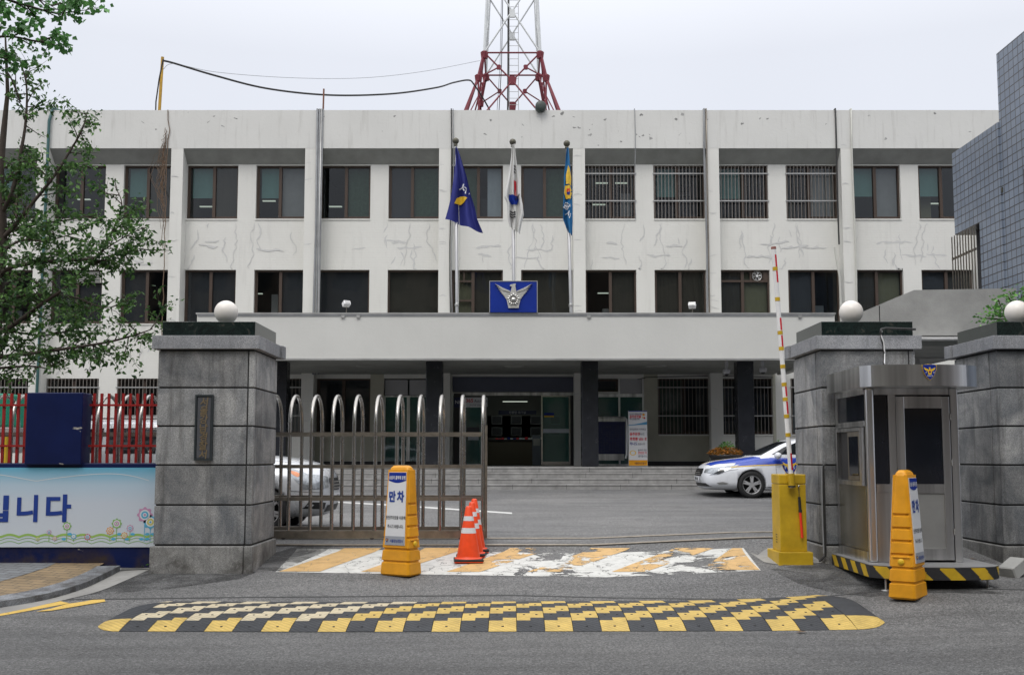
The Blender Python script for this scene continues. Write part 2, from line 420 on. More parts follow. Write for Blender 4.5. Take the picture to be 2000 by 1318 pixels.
def put_text(mb, s, at, fn, size, m, bold=0.0, align='CENTER', sx=1.0, w=.002):
    vs, fs = text2d(s, size, bold, align, sx)
    mb.add([fn(at[0] + u, at[1] + v, w) for u, v in vs], fs, m)
def poly(mb, pts, fn, m, w=.002):
    bm = bmesh.new(); vs = [bm.verts.new((u, v, 0)) for u, v in pts]
    es = [bm.edges.new((vs[i], vs[(i + 1) % len(vs)])) for i in range(len(vs))]
    bmesh.ops.triangle_fill(bm, use_beauty=True, use_dissolve=False, edges=es)
    bm.verts.index_update()
    mb.add([fn(v.co.x, v.co.y, w) for v in bm.verts], [[v.index for v in f.verts] for f in bm.faces], m); bm.free()
def disc(mb, c, r, fn, m, w=.002, n=20, ry=None):
    mb.add([fn(c[0] + r * math.cos(2 * math.pi * i / n), c[1] + (ry or r) * math.sin(2 * math.pi * i / n), w) for i in range(n)], [tuple(range(n))], m)
WING = [(.17, .41), (.43, .56), (.72, .64), (.99, .83), (.92, .53), (.77, .35), (.6, .24), (.38, .15), (.2, .2)]
BODY = [(-.2, .70), (-.17, .77), (-.08, .80), (.13, .84), (.10, .70), (.15, .42), (.22, .2), (-.22, .2), (-.15, .42), (-.08, .68)]
PENT = [(0, .38), (.37, .12), (.25, -.44), (-.25, -.44), (-.37, .12)]
SHIELD = [(-.95, 1.0), (-.5, 1.12), (0, 1.16), (.5, 1.12), (.95, 1.0), (.9, .45), (.72, -.1), (.45, -.55), (0, -.95), (-.45, -.55), (-.72, -.1), (-.9, .45)]
def emblem(mb, c, s, fn, w=.002, shield=True, text=True):
    f = lambda u, v, ww: fn(c[0] + u * s, c[1] + v * s, ww)
    if shield:
        poly(mb, [(u * 1.07, v * 1.07) for u, v in SHIELD], f, M['gold'], w); poly(mb, SHIELD, f, M['blue'], w + .002)
    k = .82 if shield else 1
    for sg in (1, -1): poly(mb, [(u * sg * k, v * k + .1) for u, v in (WING if sg > 0 else WING[::-1])], f, M['gold'], w + .004)
    poly(mb, [(u * k, v * k + .1) for u, v in BODY], f, M['gold'], w + .0045)
    poly(mb, [(u * k, v * k + .1) for u, v in PENT], f, M['gold'], w + .005)
    disc(mb, (0, .14), .14, f, M['goldleaf'], w + .007); 
    mb.add([f(.14 * math.cos(a) * 1, .14 + .14 * math.sin(a), w + .008) for a in [math.pi + math.pi * i / 8 for i in range(9)]], [tuple(range(9))], M['blue'])
    if text and shield:
        put_text(mb, 'POLICE', (0, -.42), f, .24, M['signwhite'], .02, w=w + .008)
        put_text(mb, '경', (-.55, .05), f, .24, M['signwhite'], .01, w=w + .008); put_text(mb, '찰', (.55, .05), f, .24, M['signwhite'], .01, w=w + .008)
def patch(pts, org, dirv, bvh, m, mb, off=.004, step=.08):
    "outline pts (u,v) laid on a surface: org(u,v) start of each ray, dirv its direction"
    step = min(step, .045); off += .003
    bm = bmesh.new(); vs = [bm.verts.new((u, v, 0)) for u, v in pts]
    es = [bm.edges.new((vs[i], vs[(i + 1) % len(vs)])) for i in range(len(vs))]
    bmesh.ops.triangle_fill(bm, use_beauty=True, use_dissolve=False, edges=es)
    for ax in (0, 1):
        lo = min(p[ax] for p in pts); hi = max(p[ax] for p in pts); x = lo + step
        while x < hi:
            co = [0, 0, 0]; co[ax] = x; no = [0, 0, 0]; no[ax] = 1
            bmesh.ops.bisect_plane(bm, geom=bm.verts[:] + bm.edges[:] + bm.faces[:], plane_co=co, plane_no=no); x += step
    bm.verts.index_update(); out = []; bad = set(); d = Vector(dirv)
    for v in bm.verts:
        o = Vector(org(v.co.x, v.co.y)); h = bvh.ray_cast(o, d)
        if h[0] is None: bad.add(v.index); out.append(o)
        else: out.append(h[0] - d.normalized() * off)
    fs = [[v.index for v in f.verts] for f in bm.faces if not any(v.index in bad for v in f.verts)]
    bm.free(); mb.add(out, fs, m, True)
# ================================================================ ground
def strip_mesh(name, polypx, dz, m, step=.35, world=None):
    "a sheet lying dz above the ground, outlined in picture or world coordinates"
    pts = world if world else [tuple(G(px, py)[:2]) for px, py in polypx]
    bm = bmesh.new(); vs = [bm.verts.new((u, v, 0)) for u, v in pts]
    es = [bm.edges.new((vs[i], vs[(i + 1) % len(vs)])) for i in range(len(vs))]
    bmesh.ops.triangle_fill(bm, use_beauty=True, use_dissolve=False, edges=es)
    cuts = [(1, y) for y, _ in PROF + CROS] + [(0, x_) for x_ in (1.1, 1.5, 1.9, 2.3, 2.7, 3.1, 3.5, 3.9, 4.2)]
    for ax in (0, 1):
        lo = min(p[ax] for p in pts); hi = max(p[ax] for p in pts); x = lo + step
        while x < hi: cuts.append((ax, x)); x += step
    for ax, x in cuts:
        co = [0, 0, 0]; co[ax] = x; no = [0, 0, 0]; no[ax] = 1
        bmesh.ops.bisect_plane(bm, geom=bm.verts[:] + bm.edges[:] + bm.faces[:], plane_co=co, plane_no=no)
    for v in bm.verts: v.co.z = gz(v.co.x, v.co.y) + dz
    mb = MB(); mb.bm(bm, m); bm.free(); return mb
ys = sorted(set([-120, -60, -30, 0] + [y for y, _ in PROF + CROS if -60 < y < 150] + [5, 6, 7, 8, 10.5, 13.4, 16, 18, 22, 35, 45, 80, 200, 400]))
xs = [-300, -120, -60, -30, -15, -8, -4, 0, 1.1, 1.5, 1.9, 2.3, 2.7, 3.1, 3.3, 3.5, 3.9, 4.2, 6, 8, 12, 20, 40, 80, 150, 300]
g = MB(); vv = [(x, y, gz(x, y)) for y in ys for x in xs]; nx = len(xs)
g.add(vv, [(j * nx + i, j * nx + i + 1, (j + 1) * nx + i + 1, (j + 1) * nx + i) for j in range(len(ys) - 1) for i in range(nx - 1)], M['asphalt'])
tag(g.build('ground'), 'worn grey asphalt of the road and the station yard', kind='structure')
# sidewalk at the left: pavers, granite kerb, concrete gutter
def curve_px(pts, n=8):
    out = []
    for i in range(len(pts) - 1):
        p0, p1, p2, p3 = pts[max(i - 1, 0)], pts[i], pts[i + 1], pts[min(i + 2, len(pts) - 1)]
        for k in range(n):
            t = k / n
            out.append(tuple(.5 * (2 * b + (c - a) * t + (2 * a - 5 * b + 4 * c - d) * t * t + (3 * b - a - 3 * c + d) * t ** 3) for a, b, c, d in zip(p0, p1, p2, p3)))
    return out + [pts[-1]]
k_ = N('tan_pavers'); b = k_.n('TexBrick', offset=.5); k_.l(k_.co(rot=(0, 0, R(12))), b.inputs['Vector'])
b.inputs['Scale'].default_value = 1; b.inputs['Brick Width'].default_value = .22; b.inputs['Row Height'].default_value = .11; b.inputs['Mortar Size'].default_value = .006
b.inputs['Color1'].default_value = (.30, .215, .12, 1); b.inputs['Color2'].default_value = (.24, .175, .10, 1); b.inputs['Mortar'].default_value = (.08, .07, .06, 1)
k_.base(k_.mix(1.0, b.outputs['Color'], k_.ramp(k_.noise(2.5, 6), [(.3, .7), (.7, 1.1)]), 'MULTIPLY')).rough(.85).bump(b.outputs['Fac'], -.3, .01); M['pavers'] = k_.m
k_ = N('grey_pavers'); b = k_.n('TexBrick', offset=.5); k_.l(k_.co(rot=(0, 0, R(12))), b.inputs['Vector'])
b.inputs['Scale'].default_value = 1; b.inputs['Brick Width'].default_value = .22; b.inputs['Row Height'].default_value = .11; b.inputs['Mortar Size'].default_value = .006
b.inputs['Color1'].default_value = (.20, .21, .22, 1); b.inputs['Color2'].default_value = (.16, .165, .17, 1); b.inputs['Mortar'].default_value = (.06, .06, .06, 1)
k_.base(b.outputs['Color']).rough(.85); M['gpavers'] = k_.m
k_ = N('gutter_concrete'); nn = k_.noise(6, 6, .7)
k_.base(k_.mix(k_.ramp(k_.noise(1.5, 6), [(.5, 0), (.75, .7)]), k_.ramp(nn, [(.3, (.24, .235, .22)), (.7, (.34, .335, .32))]), (.12, .115, .11))).rough(.9).bump(k_.noise(60, 4), .3, .005); M['gutter'] = k_.m
M['kerb'] = granite('kerb_granite', (.17, .18, .195), (.23, .24, .255), .2)
def wp(px, py, dz=0): p = G(px, py, dz); return (p.x, p.y)
kin = [wp(*p, .07) for p in curve_px([(0, 1164), (60, 1153), (120, 1137), (165, 1119), (190, 1106)])]
kout = [wp(*p, .07) for p in curve_px([(0, 1174), (90, 1159), (160, 1139), (205, 1119), (235, 1104)])]
gout = [wp(*p) for p in curve_px([(0, 1199), (60, 1187), (125, 1172), (190, 1156), (240, 1136), (280, 1118), (294, 1112)])]
def ext(c):   # carry the kerb line on to the left, parallel to the road
    a = Vector((*c[0], 0)); d = (a - Vector((*c[3], 0))).normalized(); return [(a.x + d.x * 12, a.y + d.y * 12)] + c
kin, kout, gout = ext(kin), ext(kout), ext(gout)
YWALL = 13.05
dark = [wp(*p, .07) for p in curve_px([(0, 1135), (50, 1121), (90, 1108)])]
st = strip_mesh('sidewalk', None, .068, M['pavers'], .5, kin + [(kin[-1][0], YWALL + .3), (-18.0, YWALL + .3)])
tag(st.build('sidewalk'), 'sidewalk of tan and grey pavers along the blue wall', kind='structure')
st = strip_mesh('sidewalk', None, .072, M['gpavers'], .5, [(-17, dark[0][1])] + dark + [(dark[-1][0], YWALL), (-17, YWALL)])
tag(st.build('sidewalk'), 'darker grey pavers beside the wall', kind='structure')
def ribbon(a, b, za, zb, m, mb):
    n = min(len(a), len(b)); fa = [a[int(i * (len(a) - 1) / (n - 1))] for i in range(n)]; fb = [b[int(i * (len(b) - 1) / (n - 1))] for i in range(n)]
    mb.add([(x, y, gz(x, y) + za) for x, y in fa] + [(x, y, gz(x, y) + zb) for x, y in fb], [(i, i + 1, n + i + 1, n + i) for i in range(n - 1)], m)
kb = MB(); ribbon(kin, kout, .078, .072, M['kerb'], kb); ribbon(kout, kout, .072, -.02, M['kerb'], kb); ribbon(kin, kin, .078, .0, M['kerb'], kb)
tag(kb.build('kerb'), 'curved grey granite kerb', kind='structure')
gu = MB(); ribbon(kout, gout, .006, .006, M['gutter'], gu)
tag(gu.build('gutter'), 'pale concrete gutter outside the kerb', kind='structure')
gu = strip_mesh('g', None, .012, M['gutter'], .3, [(kout[-1][0] - .3, kout[-1][1] + .2), kout[-1], wp(240, 1107), wp(292, 1112), (-4.25, YWALL), (kout[-1][0] - .3, YWALL)])
tag(gu.build('gutter'), 'concrete patch at the foot of the stone pillar', kind='structure')
# worn road paint
def paintmat(name, c, wear, sc=3.0, crack=True):
    k = N(name); v = k.co()
    pal = k.n('BsdfTransparent')
    m1 = k.noise(sc, 8, .72, dist=.6)
    if crack:   # the right half is worn through
        sx = k.n('SeparateXYZ'); k.l(v, sx.inputs[0]); m1 = k.math('ADD', m1, k.ramp(k.math('MULTIPLY', k.math('ADD', sx.outputs['X'], 4.0), .125), [(.30, 0.0), (.45, .06), (.57, .22), (.66, .08), (.77, .21), (.87, .05)]))
    a = k.ramp(m1, [(wear, 1.0), (wear + .03, 0.0)])
    fine = k.ramp(k.noise(34, 5, .8), [(.70, 1.0), (.76, .0)]); a = k.math('MULTIPLY', a, fine)
    if crack:
        cr = k.n('TexVoronoi', Scale=2.6, feature='DISTANCE_TO_EDGE')
        wv = k.n('TexNoise', Scale=5.0, Detail=5.0); k.l(v, wv.inputs['Vector'])
        ad = k.n('VectorMath', operation='MULTIPLY_ADD'); k.l(wv.outputs['Color'], ad.inputs[0]); ad.inputs[1].default_value = (.35, .35, .35); k.l(v, ad.inputs[2]); k.l(ad.outputs[0], cr.inputs['Vector'])
        a = k.math('MULTIPLY', a, k.ramp(cr.outputs['Distance'], [(.004, 0.0), (.012, 1.0)]))
    k.base(k.mix(1.0, c, k.ramp(k.noise(7, 5, .7), [(.3, .78), (.7, 1.05)]), 'MULTIPLY')).rough(.75)
    ms = k.n('MixShader'); k.l(a, ms.inputs[0]); k.l(pal.outputs[0], ms.inputs[1]); k.l(k.b.outputs[0], ms.inputs[2]); k.l(ms.outputs[0], k.o.inputs[0]); return k.m
M['pw'] = paintmat('white_road_paint', (.60, .60, .57), .66, 2.2)
M['py'] = paintmat('yellow_road_paint', (.60, .385, .16), .655, 2.0)
M['py2'] = paintmat('yellow_line_paint', (.66, .44, .10), .62, 6, False)
M['pw2'] = paintmat('yard_line_paint', (.62, .62, .60), .66, 6, False)
H0 = [(538, 1117), (580, 1071), (1452, 1070), (1486, 1114)]
hw = [wp(*p) for p in H0]; tag(strip_mesh('m', None, .004, M['pw'], .4, hw).build('road_marking'), 'white ground of the worn hatched marking before the gate', kind='structure')
hy = MB()
for i, x in enumerate([545, 705, 872, 1030, 1195, 1290, 1390]):   # slanted yellow bars
    a = [(x, 1117), (x + 66, 1117), (x + 66 + 135, 1070.5), (x + 125, 1070.5)]
    if i == 5: continue
    if i == 0: a = [(545, 1116.5), (625, 1116.5), (745, 1071), (672, 1071)]
    if i == 6: a = [(1368, 1113), (1484, 1113.5), (1466, 1096), (1452, 1078), (1449, 1071), (1430, 1071)]
    q = strip_mesh('m', None, .008, M['py'], .4, [wp(min(max(px, 540), 1484), py) for px, py in a]); hy.add(q.v, q.f, M['py'])
tag(hy.build('road_marking'), 'slanted yellow bars of the worn hatched marking', kind='structure')
yl = [wp(*p) for p in [(-400, 1272), (0, 1196.5), (60, 1186), (118, 1174), (136, 1178), (70, 1190.5), (0, 1203), (-400, 1284)]]
tag(strip_mesh('m', None, .005, M['py2'], .5, yl).build('road_marking'), 'yellow edge line along the gutter', kind='structure')
yl = [wp(*p) for p in [(70, 1195), (100, 1189), (130, 1180), (180, 1172), (204, 1171), (206, 1175), (170, 1181), (130, 1188), (100, 1193)]]
tag(strip_mesh('m', None, .007, M['py2'], .5, yl).build('road_marking'), 'second broken piece of yellow line', kind='structure')
wl = [wp(*p) for p in [(660, 979.5), (760, 984.8), (880, 992.8), (1000, 1000.8), (1000, 1003.6), (880, 995.4), (760, 987.4), (660, 981.5)]]
tag(strip_mesh('m', None, .005, M['pw2'], 1.0, wl).build('road_marking'), 'thin white parking line in the yard', kind='structure')
# concrete pad under the barrier and round the guard booth, dark tar patch
k = N('tar_stain'); a_ = k.math('MULTIPLY', k.ramp(k.noise(1.6, 7, .7, dist=.7), [(.38, 0.0), (.62, .75)]), 1.0); k.base((.05, .05, .05)).rough(.85)
pt_ = k.n('BsdfTransparent'); ms = k.n('MixShader'); k.l(a_, ms.inputs[0]); k.l(pt_.outputs[0], ms.inputs[1]); k.l(k.b.outputs[0], ms.inputs[2]); k.l(ms.outputs[0], k.o.inputs[0]); M['tar'] = k.m
pad = [wp(*p) for p in [(1462, 1078), (1480, 1084), (1500, 1070), (1610, 1070), (1625, 1092), (1600, 1100), (1530, 1104), (1492, 1098)]]
tag(strip_mesh('m', None, .006, M['gutter'], .3, pad).build('pavement_patch'), 'pale concrete pad round the barrier base', kind='structure')
tp = [wp(*p) for p in [(200, 1148), (262, 1126), (300, 1117), (500, 1117), (470, 1130), (330, 1150), (150, 1163)]]
tag(strip_mesh('m', None, .005, M['tar'], .4, tp).build('asphalt_patch'), 'darker asphalt patch at the foot of the left pillar', kind='structure')
tp = [wp(*p) for p in [(1500, 1112), (1620, 1100), (1700, 1140), (1990, 1160), (1700, 1166), (1560, 1140)]]
tag(strip_mesh('m', None, .005, M['tar'], .4, tp).build('asphalt_patch'), 'darker asphalt patch before the guard booth', kind='structure')
seam = [(-16, 10.95), (-3, 11.62), (0, 11.72), (4, 11.3), (9, 10.9), (9, 10.87), (4, 11.26), (0, 11.68), (-3, 11.58), (-16, 10.91)]
M['seamtar'] = plain('seam_tar', (.055, .055, .055), .9)
tag(strip_mesh('m', None, .003, M['seamtar'], .6, seam).build('asphalt_seam'), 'dark seam between the road and the driveway', kind='structure')
tp = [wp(*p) for p in [(500, 1112), (540, 1078), (600, 1063), (650, 1066), (545, 1116)]]
tag(strip_mesh('m', None, .0045, M['tar'], .3, tp).build('asphalt_patch'), 'dark asphalt beside the inner face of the left pillar', kind='structure')
# gate rails let into the driveway
rl = MB()
for y in (14.38, 15.22):
    for s in (-1, 1):
        p = [(x, y + s * .035, gz(x, y) + .006) for x in (-9, -4, 0, 1.1, 1.5, 1.9, 2.3, 2.7, 3.1, 3.5, 3.9, 4.2, 6)]
        rl.tube(p, .012, M['dullsteel'], 6)
    rl.add([(x, y - .028 + .056 * k, gz(x, y) + .003) for k in (0, 1) for x in (-9, 1.1, 4.2, 6)], [(0, 1, 5, 4)], M['black'])
tag(rl.build('gate_track'), 'two sunken steel rails crossing the driveway', kind='structure')
rr_ = random.Random(5)
for px, py, lb in ((1565, 1236, 'dry brown leaf lying on the road before the speed hump'), (1868, 1085, 'dry leaf on the ground between the booth and the right pillar'), (1900, 1093, 'second dry leaf near the right pillar')):
    p = G(px, py); q = MB(); q.add([(p.x - .05, p.y, p.z + .008), (p.x, p.y - .03, p.z + .018), (p.x + .06, p.y + .005, p.z + .012), (p.x, p.y + .03, p.z + .02)], [(0, 1, 2), (0, 2, 3)], M['vine']); o_ = q.build('fallen_leaf'); put_origin(tag(o_, lb, 'leaf'), p)
# ================================================================ the station building
S = 4.47; YF = 34.3; YI = 34.75; TH = .32
ZR = ZA(215.5, YF); ZFB = ZA(290, YF)
z3t, z3b = ZA(323, YI), ZA(427.5, YI); z2t, z2b = ZA(527, YI), ZA(632, YI); z1t, z1b = ZA(739, YI), ZA(848, YI)
ZFLOOR = ZA(911.5, 29.7)
PX = [S * (k + .5) for k in range(-5, 5)]; PW = .20
XL, XR = PX[0] - .2, PX[-1] + .2
B = thing('police_station', (0, YF, gz(0, 34)), 'long white three storey police station behind the gate, cracked walls and dark windows', 'building')
WW = 1.73
def bayopen(c):  # window openings in one bay
    return [(c - S / 2 + PW, c - S / 2 + PW + WW), (c + S / 2 - PW - WW, c + S / 2 - PW)]
bays = [(k, S * k) for k in range(-4, 5)]
wall = MB()
def wb(x0, x1, z0, z1, y0=YI, y1=YI + TH): wall.box(x0, x1, y0, y1, z0, z1, M['facade'])
zg = .3
wb(XL, XR, z1t, z2b); wb(XL, XR, z2t, z3b); wb(XL, XR, z3t, ZR - .4)
GR = {-1: [(XA(617, 800, YI), XA(723, 800, YI), z1b, z1t), (XA(749, 800, YI), XA(842, 800, YI), ZFLOOR, z1t)],
      0: [(XA(884, 800, YI), XA(1124, 800, YI), ZFLOOR, ZA(736, YI))],
      1: [(XA(1160, 800, YI), XA(1258, 800, YI), ZFLOOR, z1t), (XA(1285, 800, YI), XA(1391, 800, YI), z1b, z1t)]}
for k, c in bays:
    L, Rr = c - S / 2, c + S / 2
    for zt, zb in ((z3t, z3b), (z2t, z2b)):
        op = bayopen(c); wb(L, op[0][0], zb, zt); wb(op[0][1], op[1][0], zb, zt); wb(op[1][1], Rr, zb, zt)
    op = GR.get(k, [(a, b, z1b, z1t) for a, b in bayopen(c)])
    x = L
    for a, b_, zb, zt in op:
        wb(x, a, z1b, z1t); 
        if zb < z1b - .1: pass
        x = b_
    wb(x, Rr, z1b, z1t)
    x = L
    for a, b_, zb, zt in op:
        if zb < z1b - .1: wb(x, a, zg, z1b); x = b_
    wb(x, Rr, zg, z1b)
# filled crack lines on the walls
_ck = 0
def crack(x, z, n, horiz=False, y=YI, wdt=.035):
    global _ck; _ck += 1; y = y - .00015 * (_ck % 60)
    lo = z2t + .03 if z2t < z < z3b else z1t + .03 if z1t < z < z2b else None
    if y < YI - .1: lo = None
    pts = []; a = 0 if horiz else -math.pi / 2
    for i in range(n):
        pts.append((x, z)) if True else None; t = a + random.uniform(-.75, .75) * (.5 if horiz else 1); st_ = random.uniform(.07, .17); x += math.cos(t) * st_; z += math.sin(t) * st_; z = max(z, lo) if lo else z
    vs = []
    for i, (px, pz) in enumerate(pts):
        q = pts[min(i + 1, n - 1)]; p = pts[max(i - 1, 0)]; dx, dz_ = q[0] - p[0], q[1] - p[1]; l = math.hypot(dx, dz_) or 1
        ww = wdt * random.uniform(.35, 1.25) * (.3 if i in (0, n - 1) else 1)
        vs += [(px - dz_ / l * ww, y - .003, pz + dx / l * ww), (px + dz_ / l * ww, y - .003, pz - dx / l * ww)]
    wall.add(vs, [(2 * i, 2 * i + 1, 2 * i + 3, 2 * i + 2) for i in range(n - 1)], M['crack'])
for k, c in bays:
    for _ in range(2): crack(random.uniform(c - S / 2 + .5, c + S / 2 - .5), z3b - .15, random.randint(12, 17), wdt=.016)
    for _ in range(7):
        x = random.uniform(c - S / 2 + .4, c + S / 2 - .5); crack(x, z2t + random.uniform(.3, 1.6), random.randint(3, 11), wdt=.024)
    for _ in range(4):
        x = random.uniform(c - S / 2 + .4, c + S / 2 - 1.3); crack(x, z2t + random.uniform(.2, 1.0), random.randint(5, 9), True)
    if abs(k) > 1:
        for _ in range(6): crack(random.uniform(c - S / 2 + .4, c + S / 2 - .4), z1t + random.uniform(.4, 1.3), random.randint(3, 8), wdt=.03)
for x in PX:
    for _ in range(9):
        z = random.uniform(z1b, z3t + .6); crack(x - PW + .01, z, 3, True, YF, .018)
wall.build('wall', None, B)
for x in PX:
    q = MB(); q.box(x - PW, x + PW, YF, YI - .002, zg, ZFB, M['facade']); q.build('pilaster', None, B)
par = MB()
yp = YF - .004
par.box(XL, XR, yp, YF + .45, ZFB, ZR, M['parapet'])
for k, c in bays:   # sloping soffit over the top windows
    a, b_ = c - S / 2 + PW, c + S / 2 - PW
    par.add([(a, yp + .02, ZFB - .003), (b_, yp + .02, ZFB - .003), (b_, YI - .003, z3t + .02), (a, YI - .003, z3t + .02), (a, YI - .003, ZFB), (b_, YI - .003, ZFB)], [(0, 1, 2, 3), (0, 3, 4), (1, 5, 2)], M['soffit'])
rc_ = random.Random(4)
for i in range(60):   # spalled chips, thickest right of the centre
    cx_ = rc_.gauss(3.6, 1.6) if i < 28 else rc_.uniform(XL, XR); cz_ = rc_.uniform(ZFB + .1, ZR - .08) if i < 28 else rc_.choice((rc_.uniform(ZR - .5, ZR - .03), rc_.uniform(ZFB + .02, ZR))); a0 = rc_.uniform(.012, .055); b0 = a0 * rc_.uniform(.2, .9); tw = rc_.uniform(-.8, .8)
    par.add([(cx_ + r1_ * (a0 * math.cos(t) - b0 * tw * math.sin(t)), yp - .0015, cz_ + r1_ * (b0 * math.sin(t) + a0 * tw * math.cos(t))) for t, r1_ in [(6.283 * j / 9, rc_.uniform(.4, 1.6)) for j in range(9)]], [tuple(range(9))], M['concdark'] if i % 3 else M['concrete'])
par.build('parapet', None, B)
rf = MB(); rf.box(XL, XR, YF + .451, YF + 13, ZR - 1.3, ZR - 1.1, M['concdark']); rf.box(XL, XR, YF + 13, YF + 13.3, zg, ZR, M['parapet'])
rf.box(XL - .3, XL - .002, YF, YF + 13.3, zg, ZR, M['parapet']); rf.box(XR + .002, XR + .3, YF, YF + 13.3, zg, ZR, M['parapet']); rf.build('roof', None, B)
# rooms behind the windows
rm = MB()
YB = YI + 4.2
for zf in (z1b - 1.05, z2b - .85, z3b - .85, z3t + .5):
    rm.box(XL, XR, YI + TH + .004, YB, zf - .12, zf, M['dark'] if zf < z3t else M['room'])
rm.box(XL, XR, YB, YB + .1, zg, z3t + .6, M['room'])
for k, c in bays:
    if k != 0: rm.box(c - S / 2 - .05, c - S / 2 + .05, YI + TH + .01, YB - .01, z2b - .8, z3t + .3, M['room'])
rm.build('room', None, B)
def lamp(x, z, y=YI + 1.6, wd=.7, parent=B):
    q = MB(); q.box(x - wd / 2, x + wd / 2, y, y + .10, z, z + .03, M['lampglow']); q.build('ceiling_light', None, parent)
M['barpaint'] = plain('bar_paint', (.22, .20, .18), .5, .3)
# windows
def window(x0, x1, z0, z1, spec='dd', bars=False, y=YI + .12, split=.5):
    fr = MB(); t = .055; m = M['brown']
    fr.box(x0, x1, y, y + .09, z1 - t, z1, m); fr.box(x0, x1, y, y + .09, z0, z0 + t, m)
    fr.box(x0, x0 + t, y, y + .09, z0 + t, z1 - t, m); fr.box(x1 - t, x1, y, y + .09, z0 + t, z1 - t, m)
    xm = x0 + (x1 - x0) * split
    if spec[0] != '1': fr.box(xm - .05, xm + .05, y - .01, y + .1, z0 + t, z1 - t, m)
    if spec[0] != '1':
        fr.box(x0 + t, x0 + t + .035, y + .03, y + .08, z0 + t, z1 - t, m); fr.box(xm + .05, x1 - t, y + .01, y + .05, z0 + t, z0 + t + .05, m)
    fr.box(x0 - .0, x1 + .0, YI - .03, y, z0 - .045, z0 - .003, M['facade'])
    f = fr.build('window', None, B)
    spans = [(x0 + t, xm - .05), (xm + .05, x1 - t)] if spec[0] != '1' else [(x0 + t, x1 - t)]
    pn = MB()
    for a, b_ in spans: pn.add([(a, y + .05, z0 + t), (b_, y + .05, z0 + t), (b_, y + .05, z1 - t), (a, y + .05, z1 - t)], [(0, 1, 2, 3)], M['glass'])
    pn.build('pane', None, f)
    for (a, b_), ch in zip(spans, spec[-len(spans):]):
        col = {'t': 'teal', 'g': 'greyblind', 'p': 'paleblind', 'n': 'greenblind', 'o': 'oliveblind', 's': 'mesh', 'b': 'brownscreen', 'c': 'greenblind'}.get(ch)
        if col:
            zb = z0 + t if ch not in 't' else z0 + (z1 - z0) * random.uniform(.40, .46)
            xa, xb = a, b_
            if ch == 't': xa = a + .08
            if ch == 'p': xa = a + (b_ - a) * .35
            q = MB(); n = 14; yy = y + .13 if ch not in 'sb' else y + .075
            vs = []
            for i in range(n + 1):
                x = xa + (xb - xa) * i / n; d = (.012 * math.sin(i * 2.4) if ch in 'nobc' else .003 * math.sin(i * 1.3))
                vs += [(x, yy + d, zb), (x, yy + d, z1 - t)]
            q.add(vs, [(2 * i, 2 * i + 2, 2 * i + 3, 2 * i + 1) for i in range(n)], M[col], True); q.build('blind', None, f)
    rf_ = random.Random(int(x0 * 1000 + z0 * 77))
    for _ in range(rf_.choice((0, 1, 2, 2, 3))):      # cupboards, screens and folders near the window
        wd_ = rf_.uniform(.2, .7); xa = rf_.uniform(x0, x1 - wd_); yy = y + rf_.uniform(.4, 1.6); hh = rf_.uniform(.15, .85) * (z1 - z0) * .8
        q = MB(); q.bbox(xa, xa + wd_, yy, yy + .3, z0 - .5, z0 + hh, M[rf_.choice(['greyblind', 'paleblind', 'oliveblind', 'mesh', 'greycable', 'white'])], .01); q.build('cupboard', None, f)
    if bars:
        q = MB(); n = 14
        for i in range(n + 1):
            x = x0 + .03 + (x1 - x0 - .06) * i / n; q.box(x - .009, x + .009, YI - .02, YI + .005, z0 + .01, z1 - .01, M['barpaint'])
        for zz in (.33, .84):
            zc = z0 + (z1 - z0) * zz; q.box(x0 - .03, x1 + .03, YI - .036, YI - .021, zc - .02, zc + .02, M['galv'])
        q.build('window_bars', None, f)
    return f
sp3 = {-4: ('sd', 'ts'), -3: ('dd', 'tb'), -2: ('tb', 'tg'), -1: ('dn', 'sn'), 0: ('np', 'sn'), 1: ('dd', 'td'), 2: ('td', 'dg'), 3: ('tg', 'td'), 4: ('dd', 'dd')}
sp2 = {-4: ('ss', 'dd'), -3: ('ss', 'sd'), -2: ('ss', 'ds'), -1: ('1s', '1b'), 0: ('X', '1b'), 1: ('db', 'bb'), 2: ('F', 'sd'), 3: ('bo', 'sb'), 4: ('ss', 'ss')}
